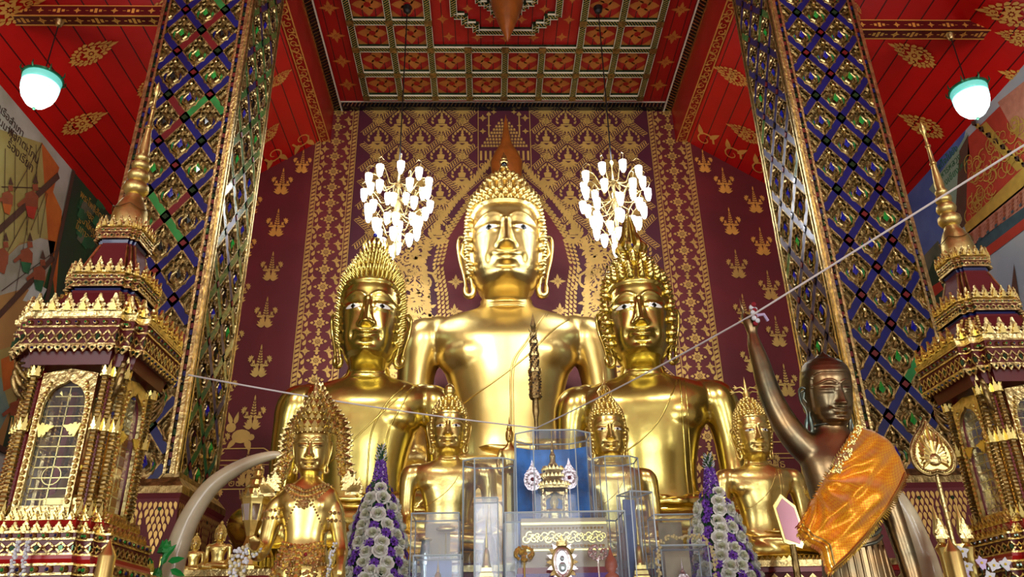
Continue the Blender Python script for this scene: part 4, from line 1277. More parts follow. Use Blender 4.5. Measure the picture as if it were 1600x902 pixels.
def skin_patch(bvh, pts, m, mb, off=.01):
    """thin inlay following the surface"""
    cx = sum(p[0] for p in pts) / len(pts); cz = sum(p[1] for p in pts) / len(pts)
    rings = [[(cx, cz)], *[[(cx + (x - cx) * t, cz + (z - cz) * t) for x, z in pts] for t in (.35, .7, 1.0)]]
    def pr(x, z, o):
        h = bvh.ray_cast(Vector((x, -6, z)), Vector((0, 1, 0)))
        return (h[0] if h[0] is not None else Vector((x, -.6, z))) + Vector((0, -o, 0))
    vs = [pr(cx, cz, off)]; n = len(pts); fs = []
    for ri, t in enumerate((.35, .7, 1.0)):
        o = off if t < 1 else off * .2
        vs += [pr(cx + (x - cx) * t, cz + (z - cz) * t, o) for x, z in pts]
    for k in range(n):
        k2 = (k + 1) % n
        fs.append((0, 1 + k, 1 + k2))
        for r in range(2): fs.append((1 + r * n + k, 1 + (r + 1) * n + k, 1 + (r + 1) * n + k2, 1 + r * n + k2))
    mb.add(vs, fs, m)
def seated_body(voxel=.035):
    mb = MB(); m = GOLD
    E = 2 * PI
    def sec(z, hw, f, b, n=40, p=2.3):
        out = []
        for k in range(n):
            a = E * k / n; c, s = math.cos(a), math.sin(a)
            out.append((hw * math.copysign(abs(c) ** (2 / p), c), (b if s > 0 else f) * math.copysign(abs(s) ** (2 / p), s), z))
        return out
    S = [(0.05, 1.15, .75, .7), (.45, 1.10, .70, .68), (.85, .88, .55, .55), (1.2, .82, .50, .5), (1.6, .82, .52, .52), (2.0, .90, .58, .56), (2.35, 1.0, .60, .58), (2.6, 1.12, .60, .58),
         (2.85, 1.30, .60, .55), (3.08, 1.30, .52, .50), (3.24, 1.14, .43, .45), (3.35, .82, .38, .42), (3.42, .56, .37, .40), (3.5, .46, .36, .40), (3.6, .42, .36, .38), (3.75, .40, .34, .36)]
    S = [tuple(q) for q in catmull(S, 3)]
    vs = []; fs = []; n = 40
    for q in S: vs += sec(q[0], q[1], q[2], q[3])
    for i in range(len(S) - 1):
        for k in range(n):
            fs.append((i * n + k, i * n + (k + 1) % n, (i + 1) * n + (k + 1) % n, (i + 1) * n + k))
    fs += [tuple(range(n - 1, -1, -1)), tuple((len(S) - 1) * n + k for k in range(n))]
    mb.add(vs, fs, m)
    # pectorals
    for s in (-1, 1): mb.sphere((s * .50, -.14, 2.58), .50, m, 20, 12, 1.25, .90, .85)
    # arms
    limb(mb, [(-1.10, .0, 3.08, .28), (-1.36, .0, 2.90, .38), (-1.46, .0, 2.4, .31), (-1.48, -.02, 1.75, .28), (-1.44, -.10, 1.35, .27), (-1.40, -.45, 1.05, .24), (-1.34, -.95, .88, .18), (-1.30, -1.25, .78, .14)], m, 20)
    limb(mb, [(1.10, .0, 3.08, .28), (1.36, .0, 2.90, .38), (1.46, .0, 2.4, .31), (1.50, .0, 1.75, .28), (1.46, -.12, 1.22, .27), (1.18, -.50, .98, .23), (.78, -.82, .90, .18), (.50, -.98, .88, .14)], m, 20)
    # hand resting in the lap, fingers pointing to the right knee
    mb.sphere((.30, -1.02, .86), .20, m, 14, 8, 1.3, 1.0, .55)
    for j, (yy, ln) in enumerate(((-.88, .46), (-.97, .56), (-1.06, .58), (-1.15, .50))):
        limb(mb, [(.16, yy, .87, .062), (.16 - ln * .5, yy - .01, .86, .062), (.16 - ln, yy, .90, .046)], m, 8, k=3)
    limb(mb, [(.34, -.84, .92, .07), (.14, -.80, 1.0, .06), (-.02, -.86, 1.03, .048)], m, 8, k=3)
    # hand reaching over the knee
    mb.sphere((-1.30, -1.42, .70), .19, m, 14, 8, .8, 1.1, .55)
    for j, (xx, ln) in enumerate(((-1.44, .44), (-1.35, .54), (-1.25, .56), (-1.16, .48))):
        limb(mb, [(xx, -1.52, .68, .058), (xx, -1.66, .55, .055), (xx, -1.70, .68 - ln, .042)], m, 8, k=3)
    # crossed legs
    limb(mb, [(-.55, -.15, .42, .50), (-1.4, -.50, .50, .52), (-1.64, -.85, .46, .42), (-1.74, -1.08, .44, .36)], m, 20)
    limb(mb, [(.55, -.15, .42, .50), (1.4, -.50, .50, .52), (1.64, -.85, .46, .42), (1.74, -1.08, .44, .36)], m, 20)
    limb(mb, [(1.74, -1.08, .44, .36), (1.4, -1.42, .34, .33), (.5, -1.42, .42, .29), (-.4, -1.32, .50, .23), (-.9, -1.22, .56, .18)], m, 18)
    limb(mb, [(-1.68, -1.10, .30, .33), (-1.3, -1.35, .26, .32), (-.5, -1.30, .22, .28), (.4, -1.20, .2, .24)], m, 18)
    mb.box((-1.9, -1.25, 0.0), (1.9, .5, .35), m)
    return remesh(mb, voxel, m, 8, .55)
BODY = seated_body()
BODY_LO = seated_body(.06)
def almond(cx, cz, w, h, n=14):
    return [(cx + w * math.cos(2 * PI * k / n), cz + h * math.copysign(abs(math.sin(2 * PI * k / n)) ** 1.35, math.sin(2 * PI * k / n))) for k in range(n)]
def finial(mb, kind, z, m):
    if kind == 'jewel':
        mb.lathe([(z, .16), (z + .05, .10), (z + .12, .06), (z + .16, .09), (z + .2, .05)], (0, 0, 0), m, 12)
        for a in range(6): mb.tube([(.15 * math.cos(a), .15 * math.sin(a), z - .02), (.10 * math.cos(a), .10 * math.sin(a), z + .10), (.02 * math.cos(a), .02 * math.sin(a), z + .2)], .02, m, 5)
        mb.lathe([(z + .22, .07), (z + .27, .09), (z + .30, .07), (z + .33, .08), (z + .37, .05), (z + .41, .055), (z + .45, .03), (z + .52, 0)], (0, 0, 0), m, 12)
        mb.sphere((0, -.07, z + .20), .055, BLACKM, 10, 6)
    elif kind == 'orb':
        mb.lathe([(z - .12, .26), (z, .24), (z + .12, .20), (z + .26, .12), (z + .34, .06), (z + .40, 0)], (0, 0, 0), m, 14)
        mb.sphere((0, -.14, z + .32), .05, GEM_B, 10, 6); mb.sphere((.02, -.19, z + .10), .03, BLACKM, 8, 5)
        for k in range(16):
            a = 2 * PI * k / 16
            mb.tube([(.22 * math.cos(a), .22 * math.sin(a), z), (.27 * math.cos(a), .27 * math.sin(a), z + .12), (.22 * math.cos(a), .22 * math.sin(a), z + .26)], [.03, .025, .004], m, 5)
    elif kind == 'flame':
        mb.lathe([(z - .1, .26), (z, .22), (z + .1, .12), (z + .2, .08)], (0, 0, 0), m, 12)
        for k in range(9):
            a = 2 * PI * k / 9 + .3; h = .75 if k % 2 else .5
            ca, sa = math.cos(a), math.sin(a)
            q = catmull([(.20 * ca, .20 * sa, z - .02, .07), (.30 * ca, .30 * sa, z + .2 * h, .06), (.20 * ca, .20 * sa, z + .5 * h, .05), (.16 * ca, .16 * sa, z + .8 * h, .035), (.06 * ca, .06 * sa, z + 1.25 * h, .006)], 4)
            mb.tube([p[:3] for p in q], [p[3] for p in q], m, 6)
        mb.lathe([(z + .1, .10), (z + .4, .09), (z + .7, .05), (z + 1.05, 0)], (0, 0, 0), m, 10)
        mb.sphere((0, -.12, z + .16), .04, GEM_B, 8, 5)
    elif kind == 'bud':
        mb.lathe([(z - .08, .20), (z, .22), (z + .02, .17), (z + .05, .20), (z + .22, .23), (z + .36, .17), (z + .46, .07), (z + .50, 0)], (0, 0, 0), m, 16)
    elif kind == 'spire':
        mb.lathe([(z - .06, .22), (z, .18), (z + .05, .22), (z + .12, .12), (z + .2, .18), (z + .3, .09), (z + .42, .13), (z + .5, .06), (z + .85, .03), (z + 1.15, 0)], (0, 0, 0), m, 12)
        for k in range(8):
            a = 2 * PI * k / 8
            mb.tube([(.18 * math.cos(a), .18 * math.sin(a), z + .02), (.27 * math.cos(a), .27 * math.sin(a), z + .2), (.14 * math.cos(a), .14 * math.sin(a), z + .42)], [.05, .04, .005], m, 5)
    elif kind == 'sprig':
        mb.lathe([(z - .06, .16), (z + .05, .12), (z + .18, .15), (z + .35, .07), (z + .6, .05), (z + .9, 0)], (0, 0, 0), m, 10)
        for s in (-1, 1):
            for (h, l) in ((.12, .5), (.30, .36)):
                mb.tube([(0, 0, z + h), (s * l * .5, 0, z + h + .16), (s * l, 0, z + h + .12)], [.04, .03, .02], m, 5)
                for a in (-.6, .2, 1.0): mb.tube([(s * l, 0, z + h + .12), (s * (l + .14 * math.cos(a)), 0, z + h + .12 + .14 * math.sin(a))], [.05, .01], m, 5)
_CACHE = {}
BASES = []
def image(name, label, cat, px, py, Y, scale, m, kind='cone', cr=.07, fin='jewel', rotz=0.0, hz=1.0, robe='thin', lo=False, group=None, eyes=True):
    """seated gilded image; px, py is where its chin is seen, Y the depth of its body axis"""
    chin = P(px, py, Y - .62 * scale)
    z0 = chin.z - 3.66 * scale
    BASES.append((name, chin.x, Y, z0 - .34 * scale, scale))
    root = empty(name, (chin.x, Y, z0), label, cat, group, rotz=rotz, scale=scale)
    key = (m.name, kind, fin, robe, lo, hz)
    if key in _CACHE:
        for c in kids(_CACHE[key]): copy_tree(c, parent=root)
        return root
    _CACHE[key] = root
    body = MB(); mesh_to_mb(BODY_LO if lo else BODY, body, m)
    bv = bvh_of(body)
    hd = MB(); seats = head(hd, m, curls=(cr,) if kind else None, hair=.05)
    M = Matrix.Translation((0, -.10, 3.66)) @ Matrix.Diagonal((1, 1, hz, 1))
    body.inst(hd, M)
    lb = MB()
    lb.loft([(-.34, 1.0), (-.28, 1.02), (-.20, .92), (-.10, .95), (0, 1.0), (.02, .98)], [(2.05 * math.cos(t) , -.55 + 1.35 * math.sin(t)) for t in [2 * PI * q / 48 for q in range(48)]], (0, 0, 0), m)
    for q in range(72):
        t = 2 * PI * q / 72; c_, s_ = math.cos(t), math.sin(t)
        lb.poly([(-.08, -.30), (.08, -.30), (.095, -.14), (0, -.02), (-.095, -.14)], (2.06 * c_, -.55 + 1.36 * s_, 0), Vector((-s_ * 1.36, c_ * 2.06, 0)).normalized(), (c_ * .1, s_ * .1, 1), m, thick=.05)
    lb.build('lotus_base', root, smooth=True, angle=.5)
    # neck creases
    for z, r in ((3.50, .435), (3.40, .475), (3.60, .415)):
        body.tube([(r * math.cos(a) * 1.0, -.0 + r * .88 * math.sin(a), z + .02 * math.sin(a)) for a in [2 * PI * k / 40 for k in range(40)]], .022, m, 6, closed=True)
    b = body.build('body', root, smooth=True)
    e = MB(); ear(e, -1, m); o = e.build('ear', root, smooth=True, angle=1.0); o.location = (0, -.06, 3.66)
    e = MB(); ear(e, 1, m); o = e.build('ear', root, smooth=True, angle=1.0); o.location = (0, -.06, 3.66)
    if kind:
        h = MB()
        for c, n in seats: curl(h, M @ c, n, kind, cr * random.uniform(.92, 1.06), m)
        h.build('curled_hair', root, smooth=True, angle=1.2)
    f = MB(); finial(f, fin, 3.66 + 2.40 * hz, m); o = f.build('crown_finial', root, smooth=True, angle=.9); o.location = (0, -.10, 0)
    if eyes:
        hb = bvh_of(body)
        for s in (-1, 1):
            z = 3.66 + .642 * 1.5 * hz
            ew = MB(); skin_patch(hb, [(x, z + (q - z)) for x, q in almond(s * .295, z, .152, .047)], EYEW, ew, .012)
            eo = ew.build('eye', root, smooth=True)
            pu = MB(); skin_patch(hb, almond(s * .288, z - .004, .052, .044, 12), EYEB, pu, .024)
            pu.build('pupil', eo, smooth=True)
    # robe: hem across the chest and the folded shoulder cloth
    rb = MB()
    if robe == 'thin':
        skin_path(bv, [(1.0, 3.16), (.72, 2.9), (.3, 2.45), (-.2, 2.05), (-.62, 1.80), (-.86, 1.66)], .016, m, rb)
        skin_path(bv, [(.62, 3.24), (.30, 2.7), (.06, 2.3), (.03, 1.6), (.03, .9)], .018, m, rb)
        skin_path(bv, [(.66, 3.24), (.34, 2.7), (.10, 2.3), (.07, 1.6), (.07, .9)], .010, m, rb)
    elif robe == 'strip':
        skin_path(bv, [(.95, 3.18), (.55, 2.78), (.1, 2.3), (-.35, 1.85), (-.74, 1.55)], .018, m, rb)
        for dx in (0, .30):
            skin_path(bv, [(.78 + dx * .5, 3.2), (.42 + dx, 2.72), (.20 + dx, 2.2), (.16 + dx, 1.5), (.16 + dx, .9)], .020, m, rb)
    else:
        skin_path(bv, [(.62, 3.26), (.45, 2.9), (.2, 2.45), (-.15, 2.1), (-.55, 1.85), (-.86, 1.70)], .016, m, rb)
        skin_path(bv, [(.66, 3.26), (.62, 2.7), (.60, 2.1), (.58, 1.4), (.58, .95)], .018, m, rb)
        skin_path(bv, [(.74, 3.24), (.72, 2.7), (.70, 2.1), (.68, 1.4), (.68, .95)], .010, m, rb)
        skin_path(bv, [(.58, .95), (.66, 1.05), (.76, .95), (.9, 1.02)], .02, m, rb)
    rb.build('robe_edge', root, smooth=True)
    return root
main_img = image('seated_buddha', 'largest golden seated Buddha at the centre, broad face with white eyes, under the temple emblem', 'statue',
                 792, 444, 12.1, 1.0, GOLD, 'cone', .055, 'jewel')
left_img = image('seated_buddha', 'big golden seated Buddha left of the largest one, spiky hair, face turned to the middle', 'statue',
                 569, 561, 9.7, .637, GOLD_G, 'spike', .045, 'orb', rotz=.035, hz=1.10, robe='strip')
right_img = image('seated_buddha', 'big golden seated Buddha right of the largest one, large snail curls and a flame finial', 'statue',
                  1012, 557, 9.6, .655, GOLD_G, 'ball', .085, 'flame', rotz=-.13, hz=1.02, robe='side')
small1 = image('small_seated_buddha', 'small golden seated Buddha with a rounded bud finial, behind the left glass cases', 'statue',
               700, 704, 7.6, .262, GOLD_S, 'bead', .088, 'bud', hz=.92, robe='side', lo=True)
small2 = image('small_seated_buddha', 'small golden seated Buddha with a thin spire finial, behind the right octagonal glass case', 'statue',
               955, 712, 7.7, .262, GOLD_S, 'bead', .080, 'spire', hz=1.0, robe='side', lo=True)
small3 = image('small_seated_buddha', 'small golden seated Buddha with a leafy sprig finial, beside the raised bronze arm', 'statue',
               1188, 713, 7.62, .256, GOLD_S, 'bead', .075, 'sprig', hz=1.0, robe='side', lo=True)
# ================================================================ ALTAR TIERS
def flame_row(mb, a, b, n, h, w, m, lean=0.12, out=None, thick=.02):
    """antefixes standing along a line from a to b (outer face to the right of travel)"""
    a = Vector(a); b = Vector(b); d = (b - a); L = d.length; d.normalize()
    nn = d.cross(Vector((0, 0, 1)))
    for k in range(n):
        c = a + d * (L * (k + .5) / n)
        s = 1.0 if k % 2 == 0 else .82
        mb.poly(flame_poly(h * s, w * s), c, d, (Vector((0, 0, 1)) + nn * lean).normalized(), m, thick=thick)
        mb.sphere(c + Vector((0, 0, h * s * .30)) + nn * (thick + .002 + lean * h * .3), w * .12, BLUE if k % 3 == 0 else m, 6, 4)
def tier(x0, x1, y0, y1, zt, zb, name, label, m=MAROON):
    mb = MB(); root = empty(name, ((x0 + x1) / 2, (y0 + y1) / 2, 0), label, 'altar tier')
    off = Vector((-(x0 + x1) / 2, -(y0 + y1) / 2, 0))
    mb.box((x0 + .05, y0 + .05, zb), (x1 - .05, y1, zt - .05), m)
    a = mb.build('plinth', root); a.data.transform(Matrix.Translation(off))
    mb = MB()
    mb.box((x0, y0, zt - .05), (x1, y1, zt), GOLD_O); mb.box((x0 + .03, y0 + .03, zt - .09), (x1 - .03, y1, zt - .05), RED_L)
    mb.box((x0 + .02, y0 + .02, zt - .32), (x1 - .02, y1, zt - .29), GOLD_O)
    k = x0 + .1
    while k < x1 - .05:
        mb.poly([(-.045, -.16), (.045, -.16), (.05, -.05), (0, .0), (-.05, -.05)], (k, y0 + .05, zt - .10), (1, 0, 0), (0, 0, 1), GOLD_O, thick=.02)
        mb.poly([(-.022, -.14), (.022, -.14), (.025, -.06), (0, -.03), (-.025, -.06)], (k, y0 + .028, zt - .10), (1, 0, 0), (0, 0, 1), BLUE if int(k * 10) % 2 else GREEN, thick=.006)
        k += .105
    b = mb.build('moulding', root); b.data.transform(Matrix.Translation(off))
    return root
zb_main = [b for b in BASES if b[4] == 1.0][0][3]
zl = [b for b in BASES if b[0] == 'seated_buddha' and b[4] < 1]
sm = [b for b in BASES if b[0].startswith('small')]
ZB = min(b[3] for b in zl); ZS = min(b[3] for b in sm)
tier(-3.15, 3.15, 10.45, 13.8, zb_main, 0, 'altar_tier', 'topmost maroon and gold altar tier, under the largest Buddha')
tier(-3.2, 3.2, 8.45, 10.4, ZB, 0, 'altar_tier', 'second altar tier, under the two big side Buddhas')
tier(-3.1, 3.1, 6.72, 8.4, ZS, 0, 'altar_tier', 'third altar tier with a row of jewelled lotus petals, under the small seated Buddhas')
TABLE = 1.96
tier(-2.0, 2.5, 5.45, 6.68, TABLE, 0, 'altar_tier', 'lowest altar tier carrying the clear cases and the flower cones')
for b in zl + sm:
    top = ZB if b in zl else ZS
    if b[3] - top > .004:
        mb = MB(); r = b[4]
        mb.loft([(top, 1.04), (b[3], 1.0)], [(2.05 * r * math.cos(t), -.55 * r + 1.35 * r * math.sin(t)) for t in [2 * PI * q / 40 for q in range(40)]], (b[1], b[2], 0), RED_D)
        mb.build('plinth_block', label='low dark red block lifting the %s golden Buddha %s' % ('big' if b in zl else 'small', 'on the left' if b[1] < 0 else ('at the middle right' if b[1] < 1.2 else 'on the far right')), cat='plinth')

# ================================================================ GILDED SHRINES (busabok)
RED5 = []
for (sx, sy) in ((1, 1), (-1, 1), (-1, -1), (1, -1)):
    q = [(1, .70), (.86, .70), (.86, .86), (.70, .86), (.70, 1)]
    q = [(sx * x, sy * y) for x, y in q]
    RED5 += q if sx * sy > 0 else q[::-1]
def edges(poly, r, z):
    return [((poly[i][0] * r, poly[i][1] * r, z), (poly[(i + 1) % len(poly)][0] * r, poly[(i + 1) % len(poly)][1] * r, z)) for i in range(len(poly))]
def perim(mb, r, z, fn):
    """walk the plan outline at radius r, height z, calling fn(origin, along, length, outward)"""
    for a, b in edges(RED5, r, z):
        a = Vector(a); b = Vector(b); d = b - a; L = d.length; d.normalize()
        fn(a, d, L, d.cross(Vector((0, 0, 1))))
def band(mb, r, z0, z1, pitch=.048):
    """jewelled frieze: red ground, gold fillets, rosettes between lattices, hanging petals"""
    mb.loft([(z0, r), (z1, r)], RED5, (0, 0, 0), RED_D)
    for z in (z0, (z0 + z1) / 2 + (z1 - z0) * .12, z1 - .012): mb.loft([(z, r * 1.0 + .012), (z + .012, r + .012)], RED5, (0, 0, 0), GOLD_O)
    hh = (z1 - z0)
    def f(a, d, L, n):
        k = max(1, int(L / pitch)); st = L / k
        for i in range(k):
            c = a + d * (st * (i + .5))
            zc = c + Vector((0, 0, hh * .30)) + n * .004
            M = st * .30
            mb.add([zc + n * .012, zc + d * M, zc + Vector((0, 0, M * .9)), zc - d * M, zc - Vector((0, 0, M * .9))], [(0, 1, 2), (0, 2, 3), (0, 3, 4), (0, 4, 1)], GOLD_O)
            for e in (-1, 1):
                mb.obox(c + Vector((0, 0, hh * .32)) + n * .004, (d * st * .5 + Vector((0, 0, hh * .20 * e))), n * .004, (Vector((0, 0, 1)) * .004 - d * .003 * e), GOLD_O)
            if i % 2 == 0: mb.obox(c + Vector((0, 0, hh * .30)) - d * st * .5 + n * .002, d * st * .18, n * .003, (0, 0, hh * .10), MIRROR_G)
            q = c + Vector((0, 0, hh * .80)) + n * .006
            mb.sphere(q, st * .30, GOLD_O, 6, 4); mb.sphere(q + n * st * .22, st * .15, BLUE if i % 2 else GEM_G, 5, 3)
    perim(mb, r, z0, f)
def hanging(mb, r, z, h, pitch=.05):
    def f(a, d, L, n):
        k = max(1, int(L / pitch)); st = L / k
        for i in range(k):
            c = a + d * (st * (i + .5))
            mb.poly([(-st * .42, 0), (0, 0.004), (st * .42, 0), (st * .44, -h * .45), (0, -h), (-st * .44, -h * .45)][::-1], c, d, (0, 0, 1), GOLD_O, thick=.010)
            mb.sphere(c + n * .013 - Vector((0, 0, h * .45)), st * .17, BLUE if i % 2 else MIRROR_G, 5, 3)
    perim(mb, r, z, f)
def crest(mb, r, z, h, pitch=.085):
    def f(a, d, L, n):
        k = max(1, round(L / pitch)); st = L / k
        for i in range(k):
            c = a + d * (st * (i + .5)); s = (1.15 if (i - (k - 1) / 2) == 0 and k > 2 else .95)
            mb.poly(flame_poly(h * s, st * .98), c, d, (Vector((0, 0, 1)) + n * .10).normalized(), GOLD_O, thick=.014)
            mb.poly(flame_poly(h * s * .55, st * .5), c + n * .016, d, (Vector((0, 0, 1)) + n * .10).normalized(), GOLD_S, thick=.010)
    perim(mb, r, z, f)
def shrine(x, Y, label):
    root = empty('gilded_shrine', (x, Y, 0), label, 'shrine')
    pl = MB()
    pl.loft([(0, .62), (1.55, .62), (1.60, .56), (1.66, .50)], RED5, (0, 0, 0), MAROON)
    pl.loft([(1.66, .48), (1.86, .48)], RED5, (0, 0, 0), RED_L)
    pl.build('plinth', root)
    b = MB()
    band(b, .50, 1.86, 2.02, .07); hanging(b, .49, 1.86, .06)
    b.loft([(2.02, .46), (2.05, .44), (2.07, .44)], RED5, (0, 0, 0), RED_L)
    band(b, .42, 2.07, 2.20, .06); 
    b.loft([(2.20, .38), (2.23, .37), (2.28, .35)], RED5, (0, 0, 0), RED_L)
    crest(b, .385, 2.20, .06, .06); crest(b, .345, 2.27, .055, .05)
    b.build('lotus_plinth', root)
    # body: red core frame, corner shafts, arched windows
    H0, H1 = 2.28, 3.24
    fl = MB(); fl.loft([(H0 - .02, .33), (H0, .33)], RED5, (0, 0, 0), GOLD_O); fl.build('shrine_floor', root)
    for (sx, sy) in ((1, 1), (-1, 1), (-1, -1), (1, -1)):
        for j, (u, v) in enumerate(((.295, .215), (.255, .255), (.215, .295))):
            c = MB(); X, Yc = sx * u, sy * v
            c.box((X - .014, Yc - .014, H0), (X + .014, Yc + .014, H1), GOLD_D)
            z = H0
            while z < H1 - .03:
                c.add([(X - .020, Yc - .020, z), (X + .020, Yc - .020, z), (X + .020, Yc + .020, z), (X - .020, Yc + .020, z), (X, Yc, z + .028), (X, Yc, z - .02)],
                      [(0, 1, 4), (1, 2, 4), (2, 3, 4), (3, 0, 4), (1, 0, 5), (2, 1, 5), (3, 2, 5), (0, 3, 5)], GOLD_O); z += .026
            for zz, h in ((H0, .11), (H0 + .52, .10), (H1 - .10, .10)):
                for q in range(8):
                    a = q * PI / 4
                    c.poly(flame_poly(h * (1 if q % 2 else .75), .032), (X + .024 * math.cos(a), Yc + .024 * math.sin(a), zz), (-math.sin(a), math.cos(a), 0), (math.cos(a) * .12, math.sin(a) * .12, 1), GOLD_S, thick=.006)
            c.lathe([(H1 - .03, .02), (H1, .04), (H1 + .04, .045)], (X, Yc, 0), GOLD_O, 8)
            c.build('corner_shaft', root)
        ri = MB(); ri.box((min(sx * .235, sx * .20), min(sy * .235, sy * .20), H0), (max(sx * .235, sx * .20), max(sy * .235, sy * .20), H1), RED_L); ri.build('inner_post', root)
        hk = MB()   # carved bracket under the eave corner
        for t in range(3):
            q = catmull([(sx * .265, sy * .265, 3.0 + t * .06, .012), (sx * .30, sy * .30, 3.04 + t * .06, .018), (sx * .325, sy * .325, 3.13 + t * .04, .016), (sx * .295, sy * .295, 3.17 + t * .03, .006)], 4)
            hk.tube([p[:3] for p in q], [p[3] for p in q], GOLD_D, 6)
        hk.build('eave_bracket', root, smooth=True)
    for k in range(4):
        a = k * PI / 2; R = Matrix.Rotation(a, 4, 'Z')
        w = MB(); hw = .165; D = .285
        # frame with pointed arch, facing -y
        inner = []
        for (xx, zz) in ((.125, H0 + .08), (.125, 2.93)): inner.append((xx, zz))
        for t in range(1, 8): inner.append((.125 * math.cos(t * PI / 16), 2.93 + .17 * math.sin(t * PI / 16) ** .85))
        inner.append((0, 3.12))
        outer = [(hw, H0 + .02), (hw, 2.93)] + [(hw, 2.95 + .035 * t) for t in range(7)] + [(0, 3.19)]
        for s in (-1, 1):
            for i in range(min(len(inner), len(outer)) - 1):
                A, B_, C_, D_ = inner[i], inner[i + 1], outer[i + 1], outer[i]
                q = [(s * p[0], p[1]) for p in (A, B_, C_, D_)]
                ar = sum(q[j][0] * q[(j + 1) % 4][1] - q[(j + 1) % 4][0] * q[j][1] for j in range(4))
                w.poly(q if ar > 0 else q[::-1], (0, -D + .012, 0), (1, 0, 0), (0, 0, 1), GOLD_O, thick=.022)
            z = H0 + .10
            while z < 3.1:
                xx = .145 if z < 2.95 else .145 - (z - 2.95) * .25
                w.sphere((s * xx, -D - .012, z), .015, GOLD_S, 6, 4, sy=.8); z += .034
            w.poly(flame_poly(.09, .08), (s * .12, -D - .012, 2.80), (s * .3, 0, 1), (-s * 1, 0, .3), GOLD_S, thick=.01)
        w.poly([(-hw, H0), (hw, H0), (hw, H0 + .08), (-hw, H0 + .08)], (0, -D + .012, 0), (1, 0, 0), (0, 0, 1), GOLD_O, thick=.022)
        for j in range(7):
            w.poly(flame_poly(.055, .042), (-.135 + j * .045, -D - .012, H0 + .015), (1, 0, 0), (0, 0, 1), GOLD_S, thick=.008)
        M = R; w2 = MB(); w2.inst(w, M); fr = w2.build('window_frame', root)
        g = MB(); g.poly([(-.125, H0 + .08), (.125, H0 + .08), (.125, 2.95), (.09, 3.05), (0, 3.12), (-.09, 3.05), (-.125, 2.95)], (0, -D + .02, 0), (1, 0, 0), (0, 0, 1), GLASSW)
        g2 = MB(); g2.inst(g, M); g2.build('pane', fr)
        g = MB()
        for j in range(13): 
            z = H0 + .12 + j * .062; xx = .122 if z < 2.95 else .122 - (z - 2.95) * .55
            g.box((-xx, -D + .028, z), (xx, -D + .033, z + .006), GOLD_S)
        g.box((-.003, -D + .028, H0 + .08), (.003, -D + .033, 3.08), GOLD_S)
        g.tube([(.055 * math.cos(t * PI / 8), -D + .030, 2.54 + .055 * math.sin(t * PI / 8)) for t in range(16)], .004, GOLD_S, 5, closed=True)
        g2 = MB(); g2.inst(g, M); g2.build('window_grille', fr)
    # eave, roof tiers
    e = MB()
    e.loft([(3.20, .34), (3.28, .36), (3.30, .405)], RED5, (0, 0, 0), RED_D)
    band(e, .405, 3.30, 3.49, .052); hanging(e, .405, 3.31, .055)
    e.loft([(3.49, .42), (3.52, .425), (3.53, .40)], RED5, (0, 0, 0), GOLD_O)
    crest(e, .40, 3.53, .125, .095)
    e.build('eave', root)
    r = MB(); r.loft([(3.53, .36), (3.62, .30), (3.74, .225), (3.76, .22)], RED5, (0, 0, 0), MAROON)
    for i, (px_, py_) in enumerate(RED5):
        pts = [(px_ * q, py_ * q, z) for z, q in ((3.53, .365), (3.62, .305), (3.74, .228))]
        r.tube(pts, .008, GOLD_O, 5)
        for t in range(7):
            f = t / 7; r.sphere((px_ * (.365 - .137 * f), py_ * (.365 - .137 * f), 3.53 + .21 * f ** .8 + .01), .012, GOLD_S, 5, 3)
    r.build('lower_roof', root)
    e = MB(); e.loft([(3.75, .20), (3.78, .215)], RED5, (0, 0, 0), BLUE); band(e, .235, 3.78, 3.87, .042); e.loft([(3.87, .25), (3.885, .24)], RED5, (0, 0, 0), GOLD_O); crest(e, .235, 3.885, .10, .065); e.build('middle_eave', root)
    r = MB(); r.loft([(3.88, .21), (3.98, .175), (4.15, .125), (4.18, .12)], RED5, (0, 0, 0), MAROON)
    for i, (px_, py_) in enumerate(RED5):
        r.tube([(px_ * q, py_ * q, z) for z, q in ((3.88, .213), (3.98, .178), (4.15, .128))], .006, GOLD_O, 5)
    r.build('upper_roof', root)
    e = MB(); e.loft([(4.15, .115), (4.19, .13)], RED5, (0, 0, 0), BLUE); band(e, .145, 4.19, 4.27, .036); e.loft([(4.27, .155), (4.285, .15)], RED5, (0, 0, 0), GOLD_O); crest(e, .148, 4.285, .085, .05); e.build('upper_eave', root)
    sp = MB()
    sp.lathe([(4.28, .10), (4.36, .118), (4.42, .12), (4.50, .108), (4.56, .085), (4.60, .06), (4.61, .062), (4.63, .05), (4.64, .07), (4.67, .088), (4.71, .085), (4.735, .06), (4.75, .055), (4.765, .07), (4.79, .078), (4.82, .07), (4.84, .05), (4.85, .045), (4.86, .06),
              (4.89, .065), (4.91, .055), (4.925, .038), (4.94, .05), (4.96, .05), (4.98, .034), (5.02, .038), (5.12, .030), (5.22, .020), (5.225, .028), (5.24, .028), (5.25, .018), (5.40, .014), (5.405, .022), (5.42, .022), (5.43, .012), (5.54, .009),
              (5.55, .018), (5.59, .024), (5.62, .020), (5.67, .0)], (0, 0, 0), SPIREG, 20)
    sp.tube([(.121 * math.cos(t), .121 * math.sin(t), 4.50 - .03 * abs(math.sin(t * 2.5))) for t in [2 * PI * q / 60 for q in range(60)]], .004, GOLD_D, 4, closed=True)
    sp.build('spire', root, smooth=True, angle=.9)
    return root
SL = P(205, 330, 5.0); SR = P(1500, 400, 5.5)
sh1 = shrine(SL.x, 5.0, 'gilded spired shrine with tall arched glass windows, left, before the ship mural')
sh2 = copy_tree(sh1, loc=(SR.x, 5.5, 0), label='gilded spired shrine, right, beside the heart-shaped golden fan')
